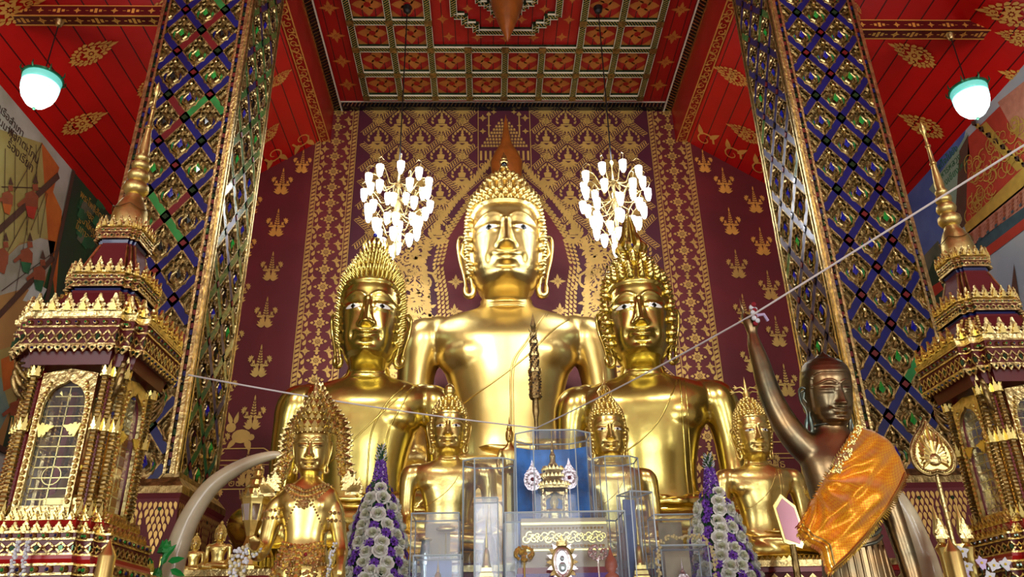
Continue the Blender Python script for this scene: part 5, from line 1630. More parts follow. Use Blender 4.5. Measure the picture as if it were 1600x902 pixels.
def chedi(x, y, z, h, label, m=GOLD_S, name='miniature_stupa', w=None):
    root = empty(name, (x, y, z), label, 'miniature stupa')
    if w: root.scale = (min(1, w / (.30 * h)),) * 2 + (1,)
    a = MB(); a.loft([(0, .30 * h), (.05 * h, .30 * h), (.07 * h, .26 * h), (.12 * h, .25 * h), (.14 * h, .20 * h), (.19 * h, .20 * h)], RED5, (0, 0, 0), m); a.build('stepped_base', root)
    a = MB(); a.lathe([(.19 * h, .18 * h), (.22 * h, .19 * h), (.25 * h, .15 * h), (.36 * h, .13 * h), (.42 * h, .10 * h), (.45 * h, .05 * h), (.47 * h, .07 * h), (.50 * h, .065 * h), (.52 * h, .05 * h), (.55 * h, .055 * h), (.58 * h, .04 * h), (.62 * h, .045 * h), (.65 * h, .03 * h), (.7 * h, .03 * h), (.78 * h, .016 * h), (1.0 * h, 0)], (0, 0, 0), m, 14); a.build('bell_and_spire', root, smooth=True, angle=.8)
    return root
chedi(SL.x + .04, 5.0, 2.28, .78, 'golden miniature stupa standing inside the left glazed shrine')
chedi(SR.x, 5.5, 2.28, .70, 'golden miniature stupa standing inside the right glazed shrine')
mb = MB()
mb.box((-.10, -.012, 0), (.10, .012, .62), BROC); mb.box((-.11, -.03, 0), (.11, .03, .02), GOLD_O)
mb.build('folded_robe_stand', label='yellow-orange robe cloth standing inside the left shrine, behind its side glass', cat='robe cloth', loc=(SL.x + .17, 5.16, 2.28), rotz=1.2)
mb = MB()
mb.box((-.10, -.012, 0), (.10, .012, .66), BROC); mb.box((-.11, -.03, 0), (.11, .03, .02), GOLD_O)
mb.build('folded_robe_stand', label='yellow robe cloth standing inside the right shrine, near its left pane', cat='robe cloth', loc=(SR.x - .20, 5.45, 2.28), rotz=1.4)
# ================================================================ STANDING FIGURES
def hand_mb(mb, wrist, d, side, up, m, s=1.0, curlv=0.35, open_=False, thumb=1):
    """palm with five bent fingers; d = finger direction, side = towards the thumb, up = back of the hand"""
    w = Vector(wrist); d = Vector(d).normalized(); sd = Vector(side); sd = (sd - d * sd.dot(d)).normalized(); n = d.cross(sd)
    c = w + d * .045 * s
    limb(mb, [(*(w - d * .01 * s), .024 * s), (*(w + d * .03 * s), .030 * s), (*(w + d * .07 * s), .030 * s)], m, 12, k=4)
    for j in range(4):
        o = (j - 1.5) * .019 * s
        ln = (.060, .072, .068, .052)[j] * s
        a = c + d * .035 * s - sd * (-o) * 1.0
        cv = curlv * (1 + .15 * j)
        p1 = a + d * ln * .45 * math.cos(cv) + n * ln * .45 * math.sin(cv)
        p2 = p1 + d * ln * .35 * math.cos(cv * 2.4) + n * ln * .35 * math.sin(cv * 2.4)
        p3 = p2 + d * ln * .28 * math.cos(cv * 3.6) + n * ln * .28 * math.sin(cv * 3.6)
        limb(mb, [(*(a - d * .02 * s), .0105 * s), (*p1, .0095 * s), (*p2, .0085 * s), (*p3, .0068 * s)], m, 8, k=3)
    t0 = c + sd * thumb * .024 * s - d * .01 * s
    limb(mb, [(*t0, .012 * s), (*(t0 + sd * thumb * .022 * s + d * .025 * s + n * .012 * s), .0105 * s), (*(t0 + sd * thumb * .016 * s + d * .055 * s + n * .026 * s), .0078 * s)], m, 8, k=3)
def R4(v, r): return (v[0], v[1], v[2], r)
# ---- bronze standing figure with its right arm raised
BY = 4.5
def B(px, py, dy=0.0): return P(px, py, BY + dy)
nk = B(1296, 672)
bx = nk.x; by = BY; zsh = B(1296, 690).z
mb = MB()
E2 = 2 * PI
def torso_sections(mb, secs, m, n=32, p=2.3):
    S = [tuple(q) for q in catmull(secs, 3)]; vs = []; fs = []
    for (cx, cy, z, hw, f) in S:
        for k in range(n):
            a = E2 * k / n; c, s = math.cos(a), math.sin(a)
            vs.append((cx + hw * math.copysign(abs(c) ** (2 / p), c), cy + f * math.copysign(abs(s) ** (2 / p), s), z))
    for i in range(len(S) - 1):
        for k in range(n): fs.append((i * n + k, i * n + (k + 1) % n, (i + 1) * n + (k + 1) % n, (i + 1) * n + k))
    fs += [tuple(range(n - 1, -1, -1)), tuple((len(S) - 1) * n + k for k in range(n))]
    mb.add(vs, fs, m)
z0 = .46
zN = nk.z
torso_sections(mb, [(bx, by, z0 + .06, .27, .16), (bx, by, .9, .25, .15), (bx, by, 1.5, .235, .145), (bx, by, zN - .95, .205, .135), (bx, by, zN - .62, .165, .12), (bx, by, zN - .40, .175, .12), (bx, by - .005, zN - .22, .20, .125),
                    (bx, by, zN - .12, .20, .11), (bx, by, zN - .05, .15, .095), (bx, by, zN - .01, .10, .085), (bx, by - .01, zN + .05, .086, .082), (bx, by - .015, zN + .13, .080, .080)], BRONZE)
arm = [(1290, 716, .080), (1266, 706, .092), (1236, 676, .082), (1213, 638, .072), (1198, 600, .064), (1188, 566, .056), (1180, 542, .046), (1176, 526, .036)]
limb(mb, [R4(B(a, b), r) for a, b, r in arm], BRONZE, 18)
sh = Vector((bx + .20, by, zN - .12))
limb(mb, [(bx + .12, by, zN - .12, .075), (sh.x, by, sh.z - .03, .080), (sh.x + .05, by, zN - .42, .064), (sh.x + .08, by - .02, zN - .72, .054), (sh.x + .08, by - .05, zN - 1.0, .044), (sh.x + .07, by - .06, zN - 1.17, .034)], BRONZE, 16)
w = B(1176, 522)
hand_mb(mb, w, (-.08, -.05, 1), (1, -.15, 0), None, BRONZE, 1.25, curlv=.55, thumb=1)
limb(mb, [R4(w + Vector((-.035, 0, .12)), .014), R4(w + Vector((-.045, -.01, .18)), .012), R4(w + Vector((-.055, -.02, .235)), .008)], BRONZE, 8, k=3)
hand_mb(mb, (sh.x + .07, by - .06, zN - 1.17), (-.05, -.1, -1), (-1, -.3, 0), None, BRONZE, 1.3, curlv=.2)
for s in (-1, 1):
    limb(mb, [(bx + s * .10, by, z0 + .12, .05), (bx + s * .10, by - .14, z0 + .05, .045), (bx + s * .11, by - .24, z0 + .035, .035)], BRONZE, 12)
me = remesh(mb, .0135, BRONZE, 4, .5)
body = MB(); mesh_to_mb(me, body, BRONZE)
hd = MB(); head(hd, BRONZE, closed=True, hair=.035, ush=False)
hs = .205
chin = B(1300, 657, -.13)
MH = Matrix.Translation((bx + .005, by + .0, chin.z + .01)) @ Matrix.Rotation(.24, 4, 'X') @ Matrix.Rotation(.10, 4, 'Z') @ Matrix.Diagonal((1.06, 1.04, .98, 1)) @ Matrix.Scale(hs, 4)
body.inst(hd, MH)
bron = empty('standing_bronze_statue', (bx, by, 0), 'dark bronze standing figure, one arm raised to the white string, wearing the orange cloth', 'statue')
OFF = Matrix.Translation((-bx, -by, 0))
def fin(mbx, name, parent, **k):
    o = mbx.build(name, parent, **k); o.data.transform(OFFM[0]); return o
OFFM = [OFF]
bodyo = fin(body, 'body', bron, smooth=True)
for s in (-1, 1):
    e = MB(); e2 = MB(); ear(e, s, VERDI, top=1.06, lobe=-.18, out=.62, inn=.60); e2.inst(e, MH); fin(e2, 'ear', bron, smooth=True, angle=1.0)
tk = MB(); tk2 = MB(); tk.lathe([(1.86, .30), (1.97, .22), (2.04, .15), (2.08, .07), (2.13, .03), (2.16, 0)], (0, 0, 0), BRONZE, 18); tk2.inst(tk, MH); fin(tk2, 'topknot', bron, smooth=True)
vr = MB()
bvb = bvh_of(body)
for z, r in ((zN + .02, .092), (zN + .055, .089), (zN + .09, .086)):
    vr.tube([(bx + r * math.cos(t), by - .012 + r * math.sin(t), z + .006 * math.sin(t)) for t in [E2 * q / 30 for q in range(30)]], .006, VERDI, 6, closed=True)
fin(vr, 'neck_crease', bron, smooth=True, label='green-blue verdigris neck creases')
sk = MB()
for k in range(12):
    x = bx - .20 + k * .037
    skin_path(bvb, [(x, zN - .66), (bx + (x - bx) * 1.05, 1.7), (bx + (x - bx) * 1.12, 1.1), (bx + (x - bx) * 1.18, .65)], .0075, BRONZE, sk)
skin_path(bvb, [(bx - .15, zN - .60), (bx - .05, zN - .63), (bx + .08, zN - .61), (bx + .15, zN - .57)], .012, VERDI, sk)
skin_path(bvb, [(bx - .15, zN - .64), (bx - .05, zN - .67), (bx + .08, zN - .65), (bx + .15, zN - .61)], .010, VERDI, sk)
fin(sk, 'skirt_fold', bron, smooth=True)
pd = MB(); pd.lathe([(0, .46), (.10, .46), (.14, .40), (.30, .38), (.34, .43), (.42, .45), (z0, .40), (z0 + .04, .38)], (bx, by, 0), GOLD_D, 32); fin(pd, 'round_pedestal', bron, smooth=True, angle=.5)
# the orange cloth, a folded quadrilateral hung over the shoulder and chest
def cloth(name, corners, m, label, cat, bulge, folds, seed, nu=46, nv=46, fringe=True):
    rnd = random.Random(seed)
    A, Bc, C, D = corners     # A top-left, B right, C bottom, D left (world)
    mb = MB(); vs = []
    def pt(u, v):
        p = (A * (1 - u) + Bc * u) * (1 - v) + (D * (1 - u) + C * u) * v
        p = p + (A + Bc - C - D).normalized() * (.075 * math.sin(PI * u) * (1 - v) ** 1.5) + (Bc + C - A - D).normalized() * (.03 * math.sin(PI * v) * u) + (D - A).normalized() * (.02 * math.sin(PI * u * 2.5) * v)
        b = math.sin(PI * min(1, max(0, u))) ** .6 * math.sin(PI * min(1, max(0, v))) ** .6
        y = -bulge * b
        for (fu, fv, ph, am) in folds:
            y += am * math.sin((fu * u + fv * v) * 2 * PI + ph) * (.3 + .7 * b)
        fr = math.exp(-((u - .12) ** 2 + (v - .72) ** 2) / .06)
        y += -.034 * math.sin(math.atan2(v - .62, u + .10) * 17) * (1 - math.exp(-((u + .1) ** 2 + (v - .62) ** 2) / .03)) * math.exp(-(u ** 2 + (v - .6) ** 2) / .22)
        return p + Vector((0, y, 0))
    for i in range(nv + 1):
        for k in range(nu + 1): vs.append(pt(k / nu, i / nv))
    th = Vector((0, .008, 0)); n = len(vs); W = nu + 1
    fs = []
    for i in range(nv):
        for k in range(nu):
            a = i * W + k; q = (a, a + 1, a + W + 1, a + W)
            fs.append(q[::-1]); fs.append(tuple(t + n for t in q))
    border = [k for k in range(W)] + [i * W + nu for i in range(1, nv + 1)] + [nv * W + k for k in range(nu - 1, -1, -1)] + [i * W for i in range(nv - 1, 0, -1)]
    for a, b in zip(border, border[1:] + border[:1]): fs.append((a, b, b + n, a + n))
    mb.add(vs + [v + th for v in vs], fs, m)
    root = mb.build(name, smooth=True, label=label, cat=cat)
    if fringe:
        f = MB()
        for (u0, v0, u1, v1, cnt) in ((1, 0, 1, 1, 60), (0, 1, 1, 1, 50), (0, 0, 0, 1, 40)):
            for q in range(cnt):
                t = q / cnt; u = u0 + (u1 - u0) * t; v = v0 + (v1 - v0) * t
                p = pt(u, v); cc = pt(.5, .5); d = (p - cc); d.y = 0; d.normalize()
                f.tube([p, p + d * .018 + Vector((rnd.uniform(-.004, .004), -.003, -.004))], [.0045, .002], GOLD_S, 4)
        # broad gold galloon inside the edges
        for (u0, v0, u1, v1) in ((.97, .02, .97, .98), (.03, .97, .97, .97)):
            for e in (0, -.025):
                f.tube([pt(min(.99, u0 + e * (u0 > .5)) + (u1 - u0) * t / 30, min(.99, v0 + e * (v0 > .5 and u0 < .5)) + (v1 - v0) * t / 30) + Vector((0, -.004, 0)) for t in range(31)], .005, GOLD_S, 5)
        for q in range(160):
            u = rnd.uniform(.01, .10); v = rnd.uniform(.0, .5)
            p = pt(u, v) + Vector((0, -.004, 0)); f.sphere(p, .006, GOLD_S if q % 3 else JASMY, 5, 3)
        f.build('gold_fringe', root)
    return root
cloth('orange_cloth', (B(1338, 664, -.12), B(1419, 742, -.20), B(1300, 892, -.34), B(1246, 822, -.26)), BROC, 'shiny orange brocade cloth with gold fringe draped over the bronze figure', 'cloth', .10,
      ((1.3, 1.8, .3, .022), (3.1, .6, 1.2, .012), (.9, 4.2, 2.0, .010), (6.0, 2.0, .6, .004)), 4)
mb = MB()   # white-and-red knotted cord in the raised hand
for k in range(10):
    mb.sphere(w + Vector((.01 + .012 * math.sin(k * 2.1), -.06 + .01 * math.cos(k * 1.7), .05 + k * .013)), .017, JASM if k % 3 else REDVEL, 7, 5)
mb.tube([w + Vector((.02, -.06, .10)), w + Vector((.07, -.05, .11)), w + Vector((.10, -.02, .08))], .010, PINKF, 6)
mb.build('cord_knot', label='white and red cord knot wound on the fingers of the raised bronze hand', cat='cord')

# ---- crowned standing figure on the left
CY = 5.0
def C_(px, py, dy=0.0): return P(px, py, CY + dy)
cx = C_(484, 760).x
mb = MB()
zc = C_(484, 752).z; zn = zc
torso_sections(mb, [(cx, CY, .5, .24, .15), (cx, CY, 1.2, .22, .14), (cx, CY, zn - .62, .19, .14), (cx, CY, zn - .50, .165, .13), (cx, CY, zn - .36, .125, .10), (cx, CY, zn - .24, .15, .105), (cx, CY, zn - .14, .185, .11),
                    (cx, CY, zn - .06, .17, .09), (cx, CY, zn - .01, .09, .07), (cx, CY, zn + .03, .055, .055), (cx, CY - .01, zn + .10, .052, .055)], GOLD_S)
for s in (-1, 1): mb.sphere((cx + s * .075, CY - .065, zn - .16), .062, GOLD_S, 16, 10, 1, .7, 1)
limb(mb, [R4(C_(446, 782), .060), R4(C_(430, 796), .058), R4(C_(420, 830, -.02), .048), R4(C_(412, 858, -.05), .042), R4(C_(402, 868, -.16), .038), R4(C_(398, 862, -.26), .030)], GOLD_S, 14)
limb(mb, [R4(C_(514, 784), .058), R4(C_(524, 800), .055), R4(C_(530, 836, -.02), .046), R4(C_(534, 862, -.05), .040), R4(C_(533, 876, -.12), .032)], GOLD_S, 14)
hand_mb(mb, C_(398, 862, -.26), (.2, -1, .25), (1, .2, 0), None, GOLD_S, .95, curlv=.25)
hand_mb(mb, C_(533, 878, -.13), (.0, -.25, -1), (-1, -.3, 0), None, GOLD_S, 1.0, curlv=.1)
for s in (-1, 1): limb(mb, [(cx + s * .08, CY, .56, .05), (cx + s * .08, CY - .16, .50, .04), (cx + s * .09, CY - .24, .49, .03)], GOLD_S, 12)
me = remesh(mb, .011, GOLD_S, 3, .5)
body = MB(); mesh_to_mb(me, body, GOLD_S)
hd = MB(); head(hd, GOLD_S, hair=.05, ush=False)
hs = .168; chinc = C_(480, 737, -.09)
MH = Matrix.Translation((chinc.x + .004, CY - .0, chinc.z + .004)) @ Matrix.Rotation(.14, 4, 'X') @ Matrix.Rotation(.08, 4, 'Z') @ Matrix.Scale(hs, 4)
body.inst(hd, MH)
OFFM[0] = Matrix.Translation((-cx, -CY, 0))
crn = empty('crowned_standing_statue', (cx, CY, 0), 'slender golden standing figure with tall crown and flame halo, right of the curved left tusk', 'statue')
fin(body, 'body', crn, smooth=True)
for s in (-1, 1):
    e = MB(); e2 = MB(); ear(e, s, GOLD_S, out=.60, inn=.55); e2.inst(e, MH); fin(e2, 'ear', crn, smooth=True, angle=1.0)
hb = bvh_of(hd)
for s in (-1, 1):
    e = MB(); z = .642 * 1.5; skin_patch(hb, almond(s * .295, z, .150, .050), GOLD_D, e, .012); e2 = MB(); e2.inst(e, MH); fin(e2, 'eye', crn, smooth=True)
cw = MB(); c2 = MB()
cw.lathe([(1.42, .66), (1.50, .74), (1.62, .74), (1.66, .66), (1.74, .70), (1.82, .62), (1.95, .56), (2.0, .60), (2.08, .50), (2.22, .42), (2.26, .47), (2.34, .38), (2.5, .30), (2.54, .35), (2.62, .26), (2.8, .19), (2.84, .24), (2.92, .15), (3.1, .10), (3.5, .04), (3.8, 0)], (0, 0, 0), GOLD_O, 22)
for zz, rr, n, h in ((1.50, .74, 22, .22), (1.70, .68, 18, .22), (2.0, .58, 16, .2), (2.26, .46, 14, .2), (2.54, .34, 12, .18), (2.84, .23, 10, .16)):
    for k in range(n):
        t = E2 * k / n
        cw.poly(flame_poly(h, E2 * rr / n * .95), (rr * math.cos(t), rr * math.sin(t), zz), (-math.sin(t), math.cos(t), 0), (math.cos(t) * .25, math.sin(t) * .25, 1), GOLD_S, thick=.03)
        cw.sphere((rr * math.cos(t), rr * math.sin(t), zz - .03), .035, GOLD_S, 5, 3)
c2.inst(cw, MH); fin(c2, 'tiered_crown', crn, smooth=True, angle=.5)
# halo: flamed border round head and shoulders
ha = MB(); rndh = random.Random(2)
hp = [(-.27, -.02), (-.25, .10), (-.21, .22), (-.215, .30), (-.19, .40), (-.14, .46), (-.09, .53), (-.04, .60), (0, .68)]
zb_ = zn - .02
hl = catmull([(x, z) for x, z in hp], 10)
for s in (-1, 1):
    ha.tube([(cx + s * x * .82, CY + .08, zb_ + z * .93) for x, z in hl], .014, GOLD_O, 8)
    ha.tube([(cx + s * x * .68, CY + .08, zb_ + z * .84) for x, z in hl], .009, GOLD_S, 6)
    for i in range(0, len(hl) - 1, 2):
        x, z = hl[i]; x2, z2 = hl[i + 1]; d = Vector((s * (x2 - x), 0, z2 - z)).normalized(); o = Vector((s * -d.z * s, 0, abs(d.x))).normalized()
        o = Vector((s * -abs(d.z), 0, d.x * s)).normalized() if False else Vector((x, 0, (z - .2) * .35)).normalized(); o.x *= s
        p = Vector((cx + s * x * .84, CY + .085, zb_ + z * .94))
        ha.poly(flame_poly(.062 if i % 4 else .048, .058), p, Vector((o.z, 0, -o.x)), (o.x, -.15, o.z), GOLD_O, thick=.016)
        for r in range(2): ha.sphere(Vector((cx + s * x * (.76 - .05 * r), CY + .07, zb_ + z * (.89 - .03 * r))), .012, GOLD_S, 6, 4)
        for r in range(5):
            u_ = rndh.uniform(.66, .90); ha.sphere(Vector((cx + s * x * u_, CY + .07 - .02 * rndh.random(), zb_ + z * (.82 + (u_ - .66) * .6) + rndh.uniform(-.01, .01))), rndh.uniform(.008, .015), GOLD_O if r % 2 else GOLD_S, 6, 4)
        if i % 4 == 0: ha.tube([p, p + o * .03 + Vector((0, -.03, .02)), p + Vector((0, -.05, .03))], [.012, .010, .004], GOLD_O, 5)
    # shoulder flames
    for (dx, dz, h) in ((.25, -.06, .13), (.285, -.05, .10), (.225, -.03, .09), (.22, .02, .07)):
        ha.poly(flame_poly(h, .07), (cx + s * dx, CY + .05, zb_ + dz), (1, 0, 0), (s * .15, -.1, 1), GOLD_O, thick=.018)
    for k in range(3): ha.poly(flame_poly(.05, .045), (cx + s * (.24 + .02 * k), CY + .03, zb_ - .04), (1, 0, 0), (s * .6, -.4, 1), GOLD_S, thick=.012)
fin(ha, 'flame_halo', crn, smooth=False)
# jewellery: collar, arm bands, girdle and skirt panels
jw = MB(); bvc = bvh_of(body)
def dots(path, r, step=.018, m=GOLD_O):
    q = catmull(path, 12); last = None
    for x, z in q:
        h = bvc.ray_cast(Vector((x, 2, z)), Vector((0, 1, 0)))
        if h[0] is None: continue
        if last is None or (h[0] - last).length > step:
            jw.sphere(h[0] + Vector((0, -r * .3, 0)), r, m, 6, 4); last = h[0]
for dz, w_, r in ((0, .10, .010), (-.022, .125, .013), (-.05, .145, .010), (-.075, .12, .008)):
    dots([(cx - w_, zn - .035), (cx - w_ * .6, zn - .05 + dz), (cx, zn - .075 + dz), (cx + w_ * .6, zn - .05 + dz), (cx + w_, zn - .035)], r, .016)
for t in range(40):
    a = rndh.random() * PI; r = rndh.random() * .05
    dots([(cx + r * math.cos(a), zn - .14 - r * math.sin(a)), (cx + r * math.cos(a) + .01, zn - .145 - r * math.sin(a))], .009)
dots([(cx - .05, zn - .16), (cx - .10, zn - .26), (cx - .14, zn - .38)], .007); dots([(cx + .05, zn - .16), (cx + .10, zn - .26), (cx + .14, zn - .38)], .007)
fin(jw, 'necklace', crn); jw = MB()
for t in range(520):
    zz = zn - .40 - rndh.random() * .42; hw_ = .13 + (zn - .40 - zz) * .22; x = cx + rndh.uniform(-1, 1) * hw_
    dots([(x, zz), (x + .004, zz)], rndh.uniform(.007, .015), m=GOLD_O if t % 5 else GOLD_S)
for k in range(3): dots([(cx - .14, zn - .37 - k * .025), (cx, zn - .40 - k * .025), (cx + .14, zn - .37 - k * .025)], .011, .018, GOLD_S)
dots([(cx, zn - .42), (cx + .002, zn - .80)], .02, .03, GOLD_S)
dots([(cx - .03, zn - .44), (cx - .029, zn - .45)], .012, m=REDVEL); dots([(cx + .04, zn - .45), (cx + .041, zn - .46)], .012, m=REDVEL)
fin(jw, 'jewelled_girdle', crn)
for s, pts in ((-1, ((430, 800), (426, 812))), (1, ((522, 804), (524, 816)))):
    jw = MB()
    for q in pts:
        p = C_(*q)
        for k in range(14):
            t = E2 * k / 14; jw.sphere(p + Vector((.056 * math.cos(t), .056 * math.sin(t), -.005 * s * math.cos(t))), .013, GOLD_O, 6, 4)
    fin(jw, 'arm_band', crn)
pd = MB(); pd.lathe([(0, .36), (.08, .36), (.12, .30), (.30, .28), (.36, .33), (.44, .33), (.48, .28), (.5, .26)], (cx, CY, 0), GOLD_D, 28); fin(pd, 'round_pedestal', crn, smooth=True, angle=.5)

# ---- the small standing alms-bowl figure before the great image's hand
SY = 7.0
p0 = P(795, 716, SY); ztop_ = P(795, 657, SY).z
base = BASES and ZS
mb = MB(); x = P(796, 690, SY).x
zh = P(796, 694, SY).z
torso_sections(mb, [(x, SY, base + .06, .10, .07), (x, SY, base + .3, .07, .05), (x, SY, zh - .26, .055, .045), (x, SY, zh - .16, .065, .045), (x, SY, zh - .07, .085, .045), (x, SY, zh - .03, .05, .035), (x, SY, zh, .024, .024), (x, SY, zh + .03, .022, .022)], GOLD_S, 16)
for s in (-1, 1): limb(mb, [(x + s * .075, SY, zh - .06, .024), (x + s * .105, SY, zh - .16, .02), (x + s * .085, SY - .04, zh - .27, .017), (x + s * .04, SY - .09, zh - .25, .012)], GOLD_S, 8)
mb.sphere((x, SY - .10, zh - .24), .045, GOLD_S, 12, 8)
me = remesh(mb, .009, GOLD_S, 2, .5)
body = MB(); mesh_to_mb(me, body, GOLD_S)
hd = MB(); head(hd, GOLD_S, hair=.06)
body.inst(hd, Matrix.Translation((x, SY - .004, zh + .015)) @ Matrix.Scale(.054, 4))
sb = empty('small_standing_statue', (x, SY, 0), 'tiny golden standing figure with pointed crown, left of the blue-backed glass case', 'statue')
OFFM[0] = Matrix.Translation((-x, -SY, 0))
fin(body, 'body', sb, smooth=True)
f = MB(); f.lathe([(zh + .135, .028), (zh + .16, .016), (zh + .17, .02), (zh + .19, .008), (zh + .26, 0)], (x, SY, 0), GOLD_S, 10); fin(f, 'crown_finial', sb, smooth=True)
f = MB(); f.lathe([(base, .13), (base + .03, .13), (base + .05, .10), (base + .08, .11)], (x, SY, 0), GOLD_S, 16); fin(f, 'base', sb)

# ---- tiny seated images at the far left
def tiny(px, py, Y, sc_, label):
    i = copy_tree(small1, scale=sc_, label=label)
    p = P(px, py, Y); i.location = (p.x, Y, ZS + .34 * sc_); return i
tiny(341, 866, 6.95, .062, 'tiny golden seated Buddha between the curved left tusk and the crowned figure')
tiny(304, 866, 7.05, .050, 'tiny golden seated Buddha just left of the curved left tusk, half hidden by it')
tiny(272, 850, 7.6, .062, 'tiny golden seated Buddha before the left column pedestal, farthest left of the tiny ones')

# ================================================================ IVORY TUSKS
def tusk(pts, rad, label, foot):
    pts = [Vector(p) for p in pts]
    q = catmull([(p.x, p.y, p.z, r) for p, r in zip(pts, rad)], 8)
    mb = MB(); mb.tube([p[:3] for p in q], [p[3] for p in q], IVORY, 20)
    root = empty('ivory_tusk', (pts[0].x, pts[0].y, 0), label, 'tusk')
    M = Matrix.Translation((-pts[0].x, -pts[0].y, 0))
    o = mb.build('tusk', root, smooth=True, angle=1.2); o.data.transform(M)
    mb = MB(); p = pts[0]
    mb.lathe([(0, .19), (.05, .19), (.08, .15), (foot - .2, .10), (foot - .12, .13), (foot + .02, .14), (foot + .04, .11)], (0, 0, 0), WOOD, 20)
    mb.build('wooden_stand', root, smooth=True, angle=.5)
a = P(262, 935, 6.1)
tusk([(a.x - .02, 6.1, 1.25), (a.x - .02, 6.1, 1.6), P(266, 905, 6.1), P(280, 850, 6.1), P(302, 800, 6.1), P(334, 757, 6.1), P(380, 727, 6.1), P(424, 712, 6.1), P(452, 712, 6.1)],
     [.085, .085, .083, .080, .074, .064, .050, .034, .008], 'long curved ivory tusk rising at the left, tip behind the crowned figure', 1.3)
a = P(1462, 935, 5.3)
tusk([(a.x + .02, 5.3, 1.25), (a.x + .01, 5.3, 1.5), P(1452, 902, 5.3), P(1434, 850, 5.3), P(1412, 800, 5.3), P(1384, 762, 5.3), P(1350, 735, 5.3), P(1320, 722, 5.3)],
     [.085, .085, .083, .080, .072, .058, .038, .008], 'curved ivory tusk rising behind the bronze figure on the right', 1.3)

# ================================================================ CLEAR CASES AND THEIR CONTENTS
def plan_rect(hw, hd): return [(-hw, -hd), (hw, -hd), (hw, hd), (-hw, hd)]
def plan_oct(hw, hd, c=.45): return [(-hw, -hd * (1 - c) ), (-hw * (1 - c), -hd), (hw * (1 - c), -hd), (hw, -hd * (1 - c)), (hw, hd * (1 - c)), (hw * (1 - c), hd), (-hw * (1 - c), hd), (-hw, hd * (1 - c))]
def glass_case(px0, px1, pyt, Y, dep, label, octo=False, base=None, backing=None, rot=0.0, zb=None, edge=.006):
    a = P(px0, pyt, Y); b = P(px1, pyt, Y); z1 = a.z * .5 + b.z * .5; zb = TABLE if zb is None else zb
    cxx = (a.x + b.x) / 2; hw = (b.x - a.x) / 2; hd = dep / 2
    root = empty('display_case', (cxx, Y + hd, zb), label, 'display case', rotz=rot)
    pl = plan_oct(hw, hd) if octo else plan_rect(hw, hd)
    h = z1 - zb; n = len(pl)
    g = MB()
    vs = [(x, y, z) for z in (.03, h) for x, y in pl]
    g.add(vs, [(i, (i + 1) % n, (i + 1) % n + n, i + n) for i in range(n)] + [tuple(range(n, 2 * n))], ACRYL)
    g.build('clear_panels', root)
    e = MB()
    for i in range(n):
        x, y = pl[i]; x2, y2 = pl[(i + 1) % n]
        e.tube([(x, y, .03), (x, y, h)], edge * .7, ACRYL_EDGE, 4)
        e.tube([(x, y, h), (x2, y2, h)], edge, ACRYL_EDGE, 4)
    e.build('edge_strips', root)
    bs = MB(); bs.loft([(0, 1.0), (.03, 1.0)], pl, (0, 0, 0), base or REDVEL); bs.build('base_board', root)
    if backing:
        k = MB(); k.box((-hw * .55, hd - .012, .03), (hw * .55, hd - .006, h * .96), backing)
        if octo:
            for s in (-1, 1): 
                A = Vector((s * hw * .55, hd - .01, 0)); B_ = Vector((s * hw * .985, hd * .55, 0))
                k.add([A + Vector((0, 0, .03)), B_ + Vector((0, 0, .03)), B_ + Vector((0, 0, h * .96)), A + Vector((0, 0, h * .96))], [(0, 1, 2, 3)], backing)
        k.build('coloured_backing', root)
    return root, Vector((cxx, Y + hd, zb + .03)), hw, hd, h
# centre, blue-backed octagonal case
R_, c, hw, hd, h = glass_case(806, 924, 672, 6.1, .46, 'large octagonal clear case with bright blue backing, in the centre', True, BLUESAT, BACKBLUE)
pv = empty('miniature_pavilion', (c.x, c.y, c.z), 'miniature gilded pavilion holding a seated figure, inside the blue-backed case', 'miniature pavilion')
a = MB(); a.loft([(0, .17), (.10, .17), (.12, .15), (.22, .15), (.24, .13), (.34, .13), (.37, .10), (.44, .10)], RED5, (0, 0, 0), GOLD_O)
for z, r in ((.12, .16), (.24, .14), (.38, .11)): hanging(a, r, z, .03, .03)
a.build('stepped_base', pv)
for sx in (-1, 1):
    for sy in (-1, 1):
        q = MB(); q.box((sx * .085 - .013, sy * .085 - .013, .44), (sx * .085 + .013, sy * .085 + .013, .72), GOLD_O)
        for hh_ in range(6): q.sphere((sx * .085, sy * .085, .46 + hh_ * .045), .019, GOLD_O, 6, 4)
        q.poly([(0, 0), (.07, .035), (.07, .06), (0, .06)] if sx < 0 else [(0, 0), (0, .06), (-.07, .06), (-.07, .035)], (sx * .085, sy * .09, .66), (1, 0, 0), (0, 0, 1), GOLD_O, thick=.008); q.build('post', pv)
a = MB(); a.loft([(.70, .10), (.73, .12), (.75, .12), (.80, .085), (.82, .095), (.86, .06), (.88, .07), (.92, .04), (.94, .03)], RED5, (0, 0, 0), GOLD_O)
for z, r in ((.75, .115), (.82, .09), (.88, .065)): crest(a, r, z, .035, .03)
a.lathe([(.92, .03), (.97, .022), (1.0, .026), (1.03, .014), (1.10, .008), (1.22, 0)], (0, 0, 0), GOLD_O, 8); a.build('tiered_roof', pv)
i = copy_tree(small1, scale=.040, label='tiny seated figure with reddish robe inside the miniature pavilion'); i.location = (c.x, c.y, c.z + .44 + .34 * .040)
leafp = [(0, -.085), (.035, -.075), (.060, -.04), (.066, 0), (.055, .04), (.03, .075), (.012, .105), (0, .15)]
leafp = leafp + [(-x, z) for x, z in leafp[-2:0:-1]]
